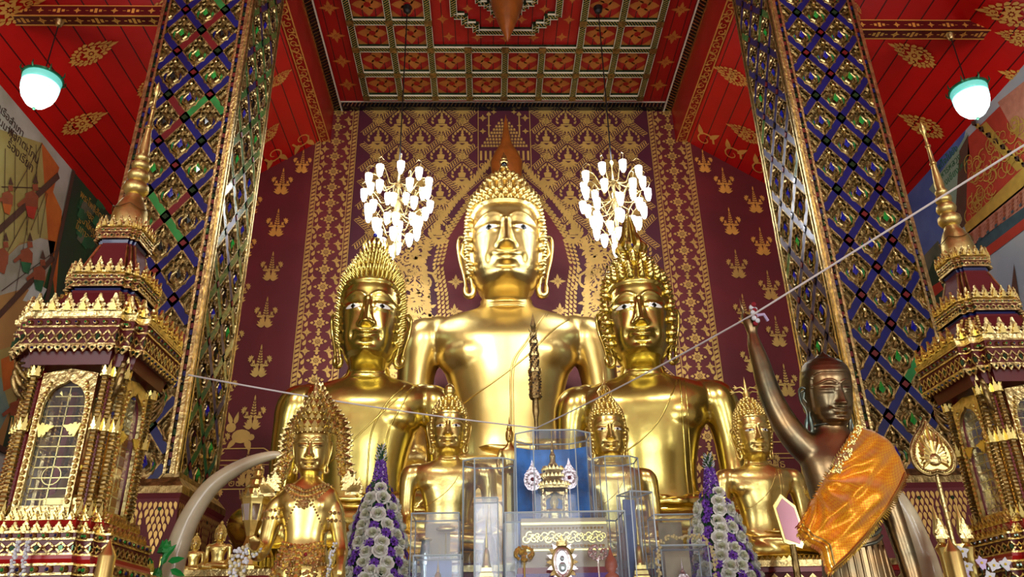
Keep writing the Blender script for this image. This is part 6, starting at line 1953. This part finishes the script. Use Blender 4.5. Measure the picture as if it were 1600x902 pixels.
for k, (dx, dz) in enumerate(((-.17, 0), (.12, .01))):
    f = empty('filigree_fan', (c.x + dx, c.y - .08, c.z), 'silver filigree leaf-shaped fan on a thin stick, inside the blue case, %s' % ('left of the pavilion' if k == 0 else 'right of the pavilion'), 'ceremonial fan', 'filigree fans beside the pavilion')
    a = MB(); a.poly(leafp, (0, 0, .80 + dz), (1.05, 0, 0), (0, 0, 1.05), SILVER, thick=.006)
    for q in range(14):
        t = E2 * q / 14; a.sphere((.045 * math.cos(t), -.008, .80 + dz + .045 * math.sin(t)), .010, SILVER, 6, 4)
        a.sphere((.062 * math.cos(t), -.006, .805 + dz + .075 * math.sin(t)), .008, SILVER, 5, 3)
    a.sphere((0, -.008, .80 + dz), .016, REDVEL, 8, 5); a.build('leaf', f)
    a = MB(); a.tube([(0, 0, 0), (0, 0, .74 + dz)], .004, SILVER, 6); a.build('stick', f)
for k, (dx, dy) in enumerate(((-.14, .13), (.225, .02), (.16, .13), (-.225, .03))):
    chedi(c.x + dx, c.y + dy, c.z, (.44, .62, .40, .36)[k], 'little gilded spire in the blue-backed case, %s' % ('behind the left fan', 'tallest, by the right edge', 'behind the right fan', 'by the left edge')[k], GOLD_O, 'miniature_spire', w=.035)
# wide low case in front
R_, c, hw, hd, h = glass_case(789, 976, 800, 5.60, .42, 'wide low clear case in front of the blue-backed one, holding a carved gold casket', False, REDVEL)
k_ = empty('gilded_casket', (c.x, c.y, c.z), 'rectangular gilded casket with scrollwork front, inside the wide low case', 'casket')
a = MB(); a.box((-.34, -.10, 0), (.34, .12, .05), BLUESAT); a.box((-.33, -.09, .05), (.33, .11, .09), REDVEL); a.box((-.30, -.08, .09), (.30, .10, .42), PALEG); a.build('box_body', k_)
a = MB()
for q in range(22):
    x = -.27 + q * .0257
    for p in swirl(0, 0, .03, q, 1.2 * (1 if q % 2 else -1), .010): a.poly(p if True else p, (x, -.085, .28 + .02 * (q % 2)), (1, 0, 0), (0, 0, 1), GOLD_S, thick=.006)
    a.sphere((x, -.086, .23), .010, GOLD_S, 6, 4); a.sphere((x, -.086, .35), .008, GOLD_S, 6, 4)
a.box((-.30, -.09, .375), (.30, -.08, .39), GOLD_S); a.box((-.30, -.09, .20), (.30, -.08, .21), GOLD_S); a.build('scrollwork', k_)
# slim and square cases
def case_with(px0, px1, pyt, Y, dep, label, content, **kw):
    R_, c, hw, hd, h = glass_case(px0, px1, pyt, Y, dep, label, **kw)
    content(c, hw, hd, h)
case_with(723, 804, 716, 6.15, .36, 'tall octagonal clear case left of the blue-backed one', lambda c, hw, hd, h: chedi(c.x - .0, c.y, c.z, h * .90, 'golden tiered spire in the tall octagonal case on the left', GOLD_O, 'miniature_spire', w=min(hw, hd) * .62), octo=True)
case_with(929, 999, 713, 6.15, .34, 'tall octagonal clear case right of the blue-backed one', lambda c, hw, hd, h: chedi(c.x + .02, c.y, c.z, h * .88, 'pale silver tiered spire in the tall octagonal case on the right', SILVER, 'miniature_spire', w=min(hw, hd) * .62), octo=True)
case_with(741, 778, 778, 5.62, .20, 'slim upright clear case in front of the tall left octagonal case', lambda c, hw, hd, h: chedi(c.x, c.y, c.z, h * .84, 'golden bell-shaped spire in the slim left case', GOLD_S, 'miniature_spire', w=min(hw, hd) * .62), edge=.005)
case_with(975, 1014, 768, 5.66, .20, 'slim clear case standing askew, right of the wide low case', lambda c, hw, hd, h: chedi(c.x, c.y, c.z, h * .82, 'golden bell-shaped spire in the slim askew right case', GOLD_S, 'miniature_spire', w=min(hw, hd) * .62), rot=.35, backing=PALEB)
def vessels(c, hw, hd, h):
    t = empty('glass_ewer', (c.x - .08, c.y, c.z), 'small pale ewer with gilt rim in the upper left square case', 'ewer')
    a = MB(); a.lathe([(0, .04), (.03, .03), (.10, .025), (.20, .045), (.28, .035), (.34, .03)], (0, 0, 0), GEM_W, 14); a.build('vessel', t, smooth=True)
    a = MB(); a.lathe([(.34, .045), (.35, .05), (.36, .03)], (0, 0, 0), GOLD_S, 14); a.build('gilt_rim', t, smooth=True)
    chedi(c.x + .03, c.y - .03, c.z, .34, 'little red-gold spire between vessels in the upper left square case', GOLD_O, 'miniature_spire', w=.05)
    t = empty('gold_boat', (c.x + .07, c.y + .04, c.z), 'small gold boat-shaped dish on a stem in the upper left square case', 'dish')
    a = MB(); a.tube([(0, 0, 0), (0, 0, .40)], .006, GOLD_S, 6); a.build('stem', t)
    a = MB(); a.sphere((0, 0, .43), .075, GOLD_S, 14, 8, 1.0, .45, .35); a.build('hull', t, smooth=True)
case_with(643, 717, 802, 6.0, .36, 'square clear case with vessels, beside the left flower cone', vessels, backing=PALEG)
case_with(646, 720, 868, 5.60, .26, 'lower square clear case with pale blue backing, in front of the vessel case', lambda c, hw, hd, h: chedi(c.x, c.y, c.z, h * .8, 'glittering little spire in the lower left square case', GOLD_O, 'miniature_spire', w=min(hw, hd) * .62), backing=PALEB)
case_with(1021, 1090, 804, 6.38, .26, 'square clear case with pale lining, beside the right flower cone', lambda c, hw, hd, h: chedi(c.x, c.y, c.z, h * .55, 'small pale spire in the upper right square case', SILVER, 'miniature_spire', w=min(hw, hd) * .62), backing=PALEG)
R_, cg, hwg, hdg, hg = glass_case(1032, 1106, 852, 5.58, .26, 'lower square clear case hung with a yellow-white jasmine garland', False, BLUESAT, PALEG)
chedi(cg.x, cg.y, cg.z, hg * .6, 'small pale spire in the garlanded case', SILVER, 'miniature_spire', w=.06)
mb = MB(); mb.lathe([(0, .05), (.03, .05), (.05, .025), (.09, .045), (.13, .04), (.16, .02), (.22, 0)], (0, 0, 0), mat('orange_resin', rgb(200, 96, 52), .4), 14)
p = P(956, 880, 5.68); mb.build('resin_finial', smooth=True, label='small orange-brown bud-shaped ornament inside the wide low case at right', cat='ornament', loc=(p.x, 5.72, TABLE + .03))

# crystal oval on its ornate stand, centre front
p = P(880, 905, 5.50)
st = empty('framed_crystal_oval', (p.x, 5.51, TABLE), 'ornate silver-framed oval with a clear figure, at the bottom centre', 'ornament')
a = MB()
ov = [(.050 * math.cos(t), .085 * math.sin(t)) for t in [E2 * q / 28 for q in range(28)]]
a.tube([(x, 0, .13 + z) for x, z in ov], .012, SILVER, 8, closed=True); a.tube([(x * 1.35, .004, .13 + z * 1.25) for x, z in ov], .010, GOLD_D, 8, closed=True)
for k in range(20):
    t = E2 * k / 20; o = Vector((math.cos(t), 0, math.sin(t)))
    a.poly(flame_poly(.035, .028), (.072 * o.x, .0, .13 + .110 * o.z), (o.z, 0, -o.x), (o.x, 0, o.z), SILVER if k % 2 else GOLD_D, thick=.008)
a.poly(flame_poly(.07, .05), (0, 0, .235), (1, 0, 0), (0, 0, 1), GOLD_O, thick=.010); a.build('oval_frame', st)
a = MB(); a.poly([(x * .92, z * .92) for x, z in ov], (0, .006, .13), (1, 0, 0), (0, 0, 1), MIRROR, thick=.004); a.sphere((0, -.008, .10), .028, GEM_W, 10, 6, 1, .4, 1.2); a.sphere((0, -.008, .155), .016, GEM_W, 10, 6, 1, .6, 1.2); a.build('crystal', st, smooth=False)
a = MB(); a.lathe([(0, .05), (.015, .05), (.03, .02), (.045, .015)], (0, 0, 0), SILVER, 12); a.build('foot', st)
for (px_, lab, m_) in ((820, 'left', GOLD_S), (937, 'right', SILVER)):
    p = P(px_, 900, 5.50)
    t = empty('flower_finial', (p.x, 5.52, TABLE), 'little %s flower cluster on a stem, %s of the framed oval' % ('gold' if lab == 'left' else 'silver', lab), 'ornament')
    a = MB(); a.tube([(0, 0, 0), (0, 0, .16)], .006, m_, 6); a.lathe([(0, .03), (.01, .03), (.02, .01)], (0, 0, 0), m_, 10); a.build('stem', t)
    a = MB(); rr = random.Random(px_)
    for k in range(46):
        v = Vector((rr.gauss(0, 1), rr.gauss(0, .5), rr.gauss(0, .7))).normalized()
        a.sphere(Vector((0, 0, .19)) + Vector((v.x * .06, v.y * .03, v.z * .045)), .012, m_, 6, 4)
    a.build('cluster', t)

# tiered golden staff behind the centre case
p = P(838, 665, 6.60)
zt_ = P(838, 488, 6.60).z; L = zt_ - TABLE
t = empty('tiered_staff', (p.x, 6.60, TABLE), 'tall slender golden staff with stacked pierced tiers, above the blue-backed case', 'ceremonial staff')
a = MB(); a.lathe([(0, .06), (.03, .06), (.06, .02), (L - 1.0, .018), (L - .93, .030), (L - .80, .026), (L - .60, .018), (L - .78, .02)], (0, 0, 0), GOLD_D, 12); a.build('pole', t, smooth=True)
a = MB()
for z0_, z1_, r in ((.80, .56, .052), (.56, .41, .040), (.41, .29, .032), (.29, .22, .024)):
    a.lathe([(L - z0_ - .02, r * .9), (L - z0_, r * 1.05), (L - z0_ + .02, r), (L - z1_ - .02, r * .92), (L - z1_, r * .7)], (0, 0, 0), GOLD_D, 12)
    for k in range(60):
        q = k * 2.39996; zz = L - z0_ + (z0_ - z1_) * k / 60; a.sphere((r * math.cos(q), r * math.sin(q), zz), .009, GOLD_O if k % 2 else DARKV, 5, 3)
    for k in range(10): 
        q = E2 * k / 10; a.poly(flame_poly(.035, .03), (r * math.cos(q), r * math.sin(q), L - z1_ - .02), (-math.sin(q), math.cos(q), 0), (0.2 * math.cos(q), .2 * math.sin(q), 1), GOLD_O, thick=.004)
a.build('pierced_tiers', t)
a = MB()
for k in range(6):
    q = E2 * k / 6; a.tube([(0, 0, L - .21), (.03 * math.cos(q), .03 * math.sin(q), L - .19), (.045 * math.cos(q), .045 * math.sin(q), L - .16)], [.008, .007, .002], GOLD_D, 5)
a.lathe([(L - .22, .02), (L - .17, .012), (L - .13, .026), (L - .10, .018), (L, 0)], (0, 0, 0), GOLD_D, 8); a.build('spear_tip', t)

# ================================================================ FLOWER CONES
def rose():
    mb = MB(); rr = random.Random(1)
    for ring, (n, r, h, op, w) in enumerate(((2, .10, .84, .05, .50), (3, .24, .76, .16, .55), (4, .40, .60, .34, .62), (5, .56, .40, .62, .66))):
        for k in range(n):
            a = 2 * PI * k / n + ring * .7
            vs = []
            for i in range(4):
                for j in range(4):
                    u = (j / 3 - .5); v = i / 3
                    rad = r * (.45 + .55 * v ** .7) + (.10 + op * .3) * v ** 4 * (1 - abs(u)) + .04 * u
                    ang = a + u * 2 * PI / n * 1.35
                    z = h * v - .16 * h * v * (abs(u) * 2) ** 2
                    vs.append((rad * math.cos(ang), rad * math.sin(ang), z))
            mb.add(vs, [(i * 4 + j, i * 4 + j + 1, (i + 1) * 4 + j + 1, (i + 1) * 4 + j) for i in range(3) for j in range(3)], ROSE if ring > 1 else ROSE_IN)
    mb.sphere((0, 0, .06), .5, ROSE, 8, 5, 1, 1, .3)
    return mb
def daisy():
    mb = MB()
    for k in range(10):
        a = 2 * PI * k / 10
        for i in range(1):
            c, s = math.cos(a), math.sin(a)
            P_ = [(.10, 0, .05), (.35, -.15, .16), (.58, -.08, .14), (.62, 0, .10), (.58, .08, .14), (.35, .15, .16)]
            mb.add([(x * c - y * s, x * s + y * c, z) for x, y, z in P_], [(0, 1, 5), (1, 2, 4, 5), (2, 3, 4)], VIOLET if k % 2 else VIOLET_D)
    for k in range(6):
        a = 2 * PI * k / 6 + .3; c, s = math.cos(a), math.sin(a)
        P_ = [(.04, 0, .12), (.2, -.11, .26), (.36, 0, .28), (.2, .11, .26)]
        mb.add([(x * c - y * s, x * s + y * c, z) for x, y, z in P_], [(0, 1, 2, 3)], VIOLET)
    mb.sphere((0, 0, .16), .11, DARKV, 7, 4)
    return mb
def leafm():
    mb = MB()
    P_ = [(0, 0, 0), (.25, -.18, .05), (.6, -.16, .04), (.95, 0, -.04), (.6, .16, .04), (.25, .18, .05), (.5, 0, -.02)]
    mb.add(P_, [(0, 1, 6), (1, 2, 6), (2, 3, 6), (3, 4, 6), (4, 5, 6), (5, 0, 6)], LEAFG)
    return mb
ROSE_MB, DAISY_MB, LEAF_MB = rose(), daisy(), leafm()
def flower_cone(px, pyt, Y, label, seed, tilt=0.0):
    rnd = random.Random(seed)
    top = P(px, pyt, Y); x = P(px + 2, 860, Y).x
    H = top.z - TABLE
    root = empty('flower_cone', (x, Y, TABLE), label, 'flower arrangement', 'flower cones flanking the clear cases')
    st = MB(); st.lathe([(0, .18), (.03, .18), (.05, .12), (.07, .12)], (0, 0, 0), GOLD_O, 20); st.build('pot', root, smooth=True, angle=.5)
    co = MB()
    def rad(z):
        f = z / H
        if f > .66: return .060 * (1 - (f - .66) / .34) + .004
        return .255 - (.255 - .085) * (f / .66) ** 1.3 if f < .64 else .075
    co.lathe([(z, max(.004, rad(z) * .86)) for z in [.06 + (H - .1) * i / 10 for i in range(11)]], (0, 0, 0), LEAFG, 16)
    co.build('foliage_core', root)
    src = {}
    def place(kind, mbx, p, n, s):
        q = Vector((0, 0, 1)).rotation_difference(n)
        if kind not in src:
            o = mbx.build(kind, root, smooth=(kind == 'rose')); src[kind] = o
        else:
            o = src[kind].copy(); COL.objects.link(o); o.parent = root
        o.location = p; o.rotation_mode = 'QUATERNION'; from mathutils import Quaternion
        o.rotation_quaternion = q @ Quaternion((0, 0, 1), rnd.uniform(0, 6.28)); o.scale = (s, s, s)
    # rings of roses and violet daisies up to two thirds, florets on the spike
    z = .06; row = 0; cnt = 0
    while z < H * .66:
        r = rad(z); n = max(4, int(2 * PI * r / .080))
        for k in range(n):
            a = 2 * PI * (k + .5 * (row % 2)) / n + rnd.uniform(-.05, .05)
            if math.sin(a) > .45: continue
            nn = Vector((math.cos(a), math.sin(a), .30)).normalized()
            p = Vector((r * math.cos(a), r * math.sin(a), z + rnd.uniform(-.012, .012)))
            isrose = (k + row) % 5 not in (1, 3) if row % 2 else (k % 2 == 0)
            if z > H * .60: isrose = False
            if isrose: place('rose', ROSE_MB, p - nn * .012, nn, .074 * rnd.uniform(.92, 1.08))
            else: place('violet_daisy', DAISY_MB, p + nn * .008, nn, .066 * rnd.uniform(.9, 1.1))
        z += .066; row += 1
    place('rose', ROSE_MB, Vector((.02, -rad(H * .64), H * .66)), Vector((.1, -1, .4)).normalized(), .064)
    sp = MB()
    for k in range(150):
        t = k / 150; zz = H * (.62 + .36 * t); a = k * 2.4; r = .062 * (1 - t) + .010
        c = Vector((r * math.cos(a), r * math.sin(a), zz)); n = Vector((math.cos(a), math.sin(a), .4)).normalized()
        e1 = n.orthogonal().normalized(); e2 = n.cross(e1)
        m = VIOLET if t < .62 else (GEM_W if False else LEAFG)
        if t < .68:
            for q in range(5):
                b = 2 * PI * q / 5; d = e1 * math.cos(b) + e2 * math.sin(b); d2 = e1 * math.cos(b + .5) + e2 * math.sin(b + .5); d3 = e1 * math.cos(b - .5) + e2 * math.sin(b - .5)
                sp.add([c, c + d2 * .014 + n * .006, c + d * .024 + n * .008, c + d3 * .014 + n * .006], [(0, 1, 2, 3)], (VIOLET, VIOLET_D, PINKF)[k % 3 if q % 2 else 0])
        else:
            sp.tube([c * 1, c + n * .016, c + n * .026 + Vector((0, 0, .01))], [.006, .005, .001], JASM if k % 2 else LEAFG, 4)
    sp.build('violet_spike', root)
    lf = MB()
    for k in range(70):
        zz = .12 + H * .62 * rnd.random(); a = PI + rnd.random() * PI; r = rad(zz) * .97
        if rnd.random() < .1: a = rnd.random() * 6.28
        n = Vector((math.cos(a), math.sin(a), .2)).normalized(); u = Vector((rnd.uniform(-1, 1), rnd.uniform(-1, 1), rnd.uniform(-1, .6)))
        e1 = (u - n * u.dot(n)).normalized(); e1 = (e1 + n * .35).normalized(); e2 = n.cross(e1).normalized(); n3 = e1.cross(e2)
        M = Matrix((e1, e2, n3)).transposed().to_4x4() @ Matrix.Scale(.07, 4); M.translation = (r * math.cos(a), r * math.sin(a), zz)
        lf.inst(LEAF_MB, M)
    lf.build('leaves', root)
    return root
flower_cone(586, 692, 6.1, 'cone of white roses and purple daisies with a violet spike, left of the clear cases', 11)
flower_cone(1122, 706, 6.1, 'cone of white roses and purple daisies with a violet spike, right of the clear cases', 12)

# ================================================================ FAN, CANDLES, URNS, BUDS, GARLANDS, STRING
p = P(1457, 715, 4.95); zl_ = P(1458, 740, 4.95).z; zt2 = P(1452, 653, 4.95).z; hh = zt2 - zl_
t = empty('golden_leaf_fan', (p.x, 4.95, 0), 'heart-shaped golden fan with radiating ribs on a tall stem, beside the right shrine', 'ceremonial fan')
hp_ = [(0, .0), (.10, -.015), (.19, .03), (.235, .13), (.225, .24), (.17, .34), (.09, .43), (.03, .50), (0, .56)]
sc2 = hh / .57
hs_ = [(x * sc2 * .92, z * sc2) for x, z in [tuple(q) for q in catmull(hp_, 4)]]
outl = hs_ + [(-x, z) for x, z in hs_[-2:0:-1]]
a = MB(); a.poly(outl, (0, 0, zl_), (1, 0, 0), (0, 0, 1), GOLD_S, thick=.014)
for k in range(17):
    an = -.45 + k * (PI + .9) / 16; L_ = .30 * sc2 * (.75 + .45 * max(0, math.sin(an)) ** 3)
    a.tube([(0, -.018, zl_ + .14 * sc2), (L_ * .5 * math.cos(an), -.024, zl_ + .14 * sc2 + L_ * .5 * math.sin(an)), (L_ * .8 * math.cos(an) * .8, -.016, zl_ + .14 * sc2 + L_ * .95 * math.sin(an))], [.006, .013, .004], GOLD_O if k % 2 else GOLD_S, 6)
a.sphere((0, -.022, zl_ + .13 * sc2), .05 * sc2 * 1.3, GOLD_O, 14, 8, 1, .4, 1)
for k in range(0, len(outl), 1):
    x, z = outl[k]
    a.sphere((x * .86, -.018, zl_ + .2 * sc2 + (z - .2 * sc2) * .86), .010, GOLD_O, 6, 4)
a.build('leaf', t)
a = MB(); a.tube([(x, -.006, zl_ + z) for x, z in outl], .012, GOLD_D, 8, closed=True); a.build('rim', t, smooth=True)
a = MB(); a.tube([(0, 0, .3), (0, 0, zl_ + .02)], .014, GOLD_O, 8); a.lathe([(0, .11), (.04, .11), (.08, .05), (.3, .03), (.32, .045), (.36, .02)], (0, 0, 0), GOLD_D, 14); a.build('stem', t, smooth=True, angle=.6)
a = MB()
for s in (-1, 1):
    a.lathe([(zl_ - .85, .02), (zl_ - .50, .030), (zl_ - .45, .045), (zl_ - .42, .02), (zl_ - .36, .035), (zl_ - .25, .012), (zl_ - .18, 0)], (s * .075, 0, 0), GOLD_S, 10)
    a.poly(flame_poly(.12, .08), (s * .075, -.02, zl_ - .40), (1, 0, 0), (0, 0, 1), GOLD_O, thick=.01)
a.box((-.10, -.02, zl_ - .46), (.10, .02, zl_ - .43), GOLD_O); a.box((-.10, -.02, zl_ - .86), (.10, .02, zl_ - .83), GOLD_O); a.build('side_finials', t, smooth=True, angle=.5)
def candle(px, pyt, Y, r, label):
    q = P(px, pyt, Y)
    root = empty('gold_candle', (q.x, Y, 0), label, 'candle', 'gold candles at the front corners')
    a = MB(); a.lathe([(q.z - .9, r), (q.z - .085, r * 1.0), (q.z - .075, r * .92), (q.z - .03, r * .30), (q.z, .003)], (0, 0, 0), GOLD, 24); a.build('candle', root, smooth=True, angle=.4)
    a = MB(); a.lathe([(0, .13), (.04, .13), (.08, .05), (.5, .03), (.55, .06), (q.z - 1.05, .03), (q.z - .95, .09), (q.z - .9, .09)], (0, 0, 0), GOLD_D, 20); a.build('candlestick', root, smooth=True, angle=.4)
candle(173, 842, 4.05, .040, 'plain gold candle with a pointed tip, bottom left before the shrine base')
candle(1482, 840, 4.68, .047, 'plain gold candle with a pointed tip, bottom right before the fan')
def urn(px, pyt, Y, hgt, zb, label):
    q = P(px, pyt, Y); s = (q.z - zb) / 1.45
    root = empty('faceted_urn', (q.x, Y, zb), label, 'urn', 'faceted gilt urns')
    a = MB()
    a.lathe([(0, .24), (.05, .24), (.07, .18), (.14, .16), (.18, .21), (.24, .22), (.26, .17), (.34, .12), (.40, .10), (.44, .12)], (0, 0, 0), GOLD_S, 8); a.build('foot', root); a.v = a.v
    b = MB()
    b.lathe([(.44, .12), (.58, .20), (.80, .27), (.84, .29)], (0, 0, 0), GOLD_S, 8)
    for k in range(8):
        t0 = 2 * PI * (k + .5) / 8; r0 = .155; r1 = .235
        n = Vector((math.cos(t0), math.sin(t0), -.35)).normalized(); e1 = Vector((-math.sin(t0), math.cos(t0), 0)); e2 = n.cross(e1) * -1
        c = Vector((.222 * math.cos(t0), .222 * math.sin(t0), .68))
        b.poly([(-.045, -.10), (.045, -.10), (.075, .10), (-.075, .10)], c, e1, (math.cos(t0) * .32, math.sin(t0) * .32, .95), MIRROR, thick=.006)
    b.build('faceted_bowl', root)
    l = MB(); l.lathe([(.84, .30), (.88, .31), (.90, .26), (.96, .22), (.98, .24), (1.02, .18), (1.08, .14), (1.10, .16), (1.14, .10), (1.20, .07), (1.22, .09), (1.26, .05), (1.36, .025), (1.45, 0)], (0, 0, 0), GOLD_S, 16)
    for k in range(14):
        t0 = 2 * PI * k / 14; l.poly(flame_poly(.09, .09), (.30 * math.cos(t0), .30 * math.sin(t0), .86), (-math.sin(t0), math.cos(t0), 0), (.3 * math.cos(t0), .3 * math.sin(t0), 1), GOLD_O, thick=.01)
    l.build('tiered_lid', root)
    root.scale = (s * .62, s * .62, s)
urn(1268, 700, 6.89, 0, ZS, 'gilt urn with pinkish mirror facets, behind the bronze figure')
urn(408, 706, 6.89, 0, ZS, 'gilt urn with pinkish mirror facets, behind the crowned figure')
# mirrored hexagonal panel right of the small image
q = P(1232, 815, 6.5)
mb = MB(); hexp = [(-.055, -.14), (.055, -.18), (.09, -.10), (.055, .10), (-.03, .18), (-.09, .10)]
mb.poly([(x * 1.25, z * 1.18) for x, z in hexp], (0, 0, 0), (1, 0, 0), (0, 0, 1), GOLD_S, thick=.02)
mb.poly([(x, z) for x, z in hexp], (0, -.021, 0), (1, 0, 0), (0, 0, 1), MIRRORP, thick=.004)
mb.lathe([(-(q.z - TABLE), .08), (-(q.z - TABLE) + .03, .08), (-(q.z - TABLE) + .05, .03), (-.18, .025)], (0, -.005, 0), GOLD_D, 10)
mb.build('mirror_panel', label='gilt-edged leaning mirror panel left of the orange cloth', cat='mirror', loc=(q.x, 6.5, q.z))
# lotus buds and leaves bottom left
q = P(245, 905, 5.76)
t = empty('lotus_stems', (q.x, 5.76, 0), 'green lotus buds and leaves beside the foot of the left tusk', 'flower arrangement')
a = MB(); a.lathe([(0, .10), (.04, .10), (.08, .05), (1.6, .04), (1.7, .09), (1.95, .08), (1.97, .06)], (0, 0, 0), GOLD_D, 16); a.build('tall_vase', t, smooth=True, angle=.5)
for k, (px_, py_, m_, r) in enumerate(((258, 857, LOTUSG, .042), (232, 887, LOTUSY, .036), (218, 893, LOTUSG, .034), (246, 897, LOTUSG, .030))):
    c = P(px_, py_, 5.76) - Vector((q.x, 5.76, 0))
    a = MB(); a.lathe([(-r * 1.1, .004), (-r * .7, r * .7), (0, r), (r * .6, r * .72), (r * 1.5, 0)], c, m_, 14)
    for j in range(6):
        an = E2 * j / 6; a.poly(flame_poly(r * 2.0, r * 1.1), c + Vector((r * .9 * math.cos(an), r * .9 * math.sin(an), -r * .8)), (-math.sin(an), math.cos(an), 0), (-.15 * math.cos(an), -.15 * math.sin(an), 1), m_, thick=.004)
    bo = a.build('bud', t, smooth=True, angle=.8)
    a = MB(); a.tube([(0, 0, 1.9), (c.x * .5, c.y, (1.9 + c.z) / 2), c], .008, LEAFG, 6); a.build('stem', t)
a = MB()
for (px_, py_, an) in ((262, 878, .2), (240, 880, 2.8), (252, 884, 1.2), (266, 890, -.4), (226, 900, 2.6), (256, 872, .9)):
    c = P(px_, py_, 5.74) - Vector((q.x, 5.76, 0))
    M = Matrix.Translation(c) @ Matrix.Rotation(-an, 4, 'Y') @ Matrix.Rotation(PI / 2, 4, 'X') @ Matrix.Scale(.12, 4)
    a.inst(LEAF_MB, M, mats={LEAFG: LOTUSG})
a.build('leaves', t)
def garland(name, pts, r, m, label, m2=None, step=None, width=1):
    mb = MB(); rnd = random.Random(len(label))
    q = catmull([tuple(p) for p in pts], 16); last = None
    step = step or r * 1.1
    for p in q:
        p = Vector(p)
        if last is None or (p - last).length > step:
            for k in range(3 * width):
                v = Vector((rnd.gauss(0, 1), rnd.gauss(0, 1), rnd.gauss(0, 1))).normalized() * r * .7
                mb.sphere(p + v, r * .55, (m2 if (m2 and rnd.random() < .2) else m), 6, 4)
            last = p
    return mb.build(name, label=label, cat='garland')
lx = SL.x; fy = 5.0 - .53
A = P(24, 842, fy - .02)
garland('jasmine_garland', [P(28, 850, fy - .01), P(22, 875, fy - .02), P(14, 910, fy - .02), P(10, 960, fy - .02)], .017, JASM, 'white jasmine strand hanging on the left shrine base, outer one')
garland('jasmine_garland', [P(43, 850, fy - .01), P(39, 875, fy - .02), P(33, 910, fy - .02), P(29, 960, fy - .02)], .017, JASM, 'white jasmine strand hanging on the left shrine base, inner one')
for k, (a_, b_) in enumerate((((398, 852), (372, 875)), ((404, 858), (384, 880)), ((396, 850), (366, 868)))):
    garland('jasmine_garland', [P(a_[0], a_[1], 4.70), P(b_[0], b_[1], 4.68), P(b_[0] - 4, 915, 4.68), P(b_[0] - 2, 960, 4.70)], .020, JASM, 'white blossom garland hanging from the crowned figure\'s forearm, %s' % ('middle strand', 'inner strand', 'outer strand')[k], JASMY)
garland('jasmine_garland', [P(524, 850, 4.80), P(515, 880, 4.78), P(512, 930, 4.78), P(522, 960, 4.78)], .014, JASM, 'white blossom garland at the crowned figure\'s lowered hand', JASMY)
zt3 = cg.z + hg
garland('jasmine_garland', [(cg.x - hwg - .02, cg.y - hdg - .02, zt3 - .32), (cg.x - hwg - .03, cg.y - hdg - .02, zt3 - .12), (cg.x - hwg * .8, cg.y - hdg - .015, zt3 + .012), (cg.x, cg.y - hdg - .01, zt3 + .016), (cg.x + hwg * .8, cg.y - hdg - .015, zt3 + .012),
                            (cg.x + hwg + .03, cg.y - hdg - .02, zt3 - .12), (cg.x + hwg + .015, cg.y - hdg - .02, zt3 - .32)], .018, JASMY, 'yellowish jasmine garland framing the lower right square case')
rr = random.Random(8)
for k, (px_, py_) in enumerate(((1503, 862), (1510, 885), (1533, 880), (1552, 884), (1570, 882), (1506, 898), (1546, 902))):
    c = P(px_, py_, 4.85)
    mb = MB()
    for j in range(5):
        an = E2 * j / 5 + rr.random()
        mb.poly(petal(0, 0, 0, .042, .034), (0, 0, 0), Vector((math.cos(an), -.15, math.sin(an))), Vector((-math.sin(an), 0, math.cos(an))) * 1.0, PINKF if k % 3 == 2 else JASM, thick=.003)
    mb.sphere((0, -.008, 0), .008, LOTUSY, 6, 4); mb.tube([(0, 0.003, 0), (0.004, .02, -.06), (.0, 5.02 - 4.85 + .0, -.14)], .003, LEAFG, 4)
    mb.build('orchid_bloom', loc=c, label='%s orchid bloom at the foot of the right shrine, %s' % ('pale lilac' if k % 3 == 2 else 'white', ('highest by the candle', 'just right of the candle tip', 'between candle and shrine corner', 'second from the frame edge', 'nearest the frame edge', 'low beside the candle', 'lowest of them')[k]), cat='flower', group='orchid blooms by the right shrine')
# the sacred white string
H_ = w + Vector((.0, -.08, .10)); Q_ = P(1600, 225, 3.3)
d = (Q_ - H_); far = H_ + d * ((7.36 - H_.x) / d.x)
S0 = P(294, 586, 5.42); S1 = Vector((P(838, 668, 6.55).x, 6.54, P(838, 669, 6.54).z))
def sag(a, b, s, n=24): return [a + (b - a) * (i / n) - Vector((0, 0, s * 4 * (i / n) * (1 - i / n))) for i in range(n + 1)]
mb = MB()
pts = sag(S0, S1, .03)[:-1] + sag(S1, H_, .02)[:-1] + sag(H_, far, .01)
mb.tube(pts, .0065, STRINGM, 6)
mb.build('sacred_string', label='long white cotton string from left shrine to tiered staff to raised bronze hand', cat='string')

# pointed wooden finial standing behind the great image's head
t0 = P(790, 178, 13.35); t1 = P(791, 246, 13.35)
mb = MB()
L_ = t0.z - zb_main; h1 = t0.z - t1.z
mb.lathe([(0, .30), (.2, .30), (.3, .22), (L_ - h1 - .9, .22), (L_ - h1 - .45, .30), (L_ - h1 - .12, .33), (L_ - h1 + .12, .24), (L_ - h1 + .30, .13), (L_ - h1 * .55, .085), (L_ - h1 * .25, .045), (L_, 0)], (0, 0, 0), WOOD, 16, sy=.6)
mb.build('wooden_finial', smooth=True, angle=.9, label='red-brown pointed wooden finial standing behind the head of the largest golden Buddha', cat='finial', loc=(t0.x, 13.35, zb_main))
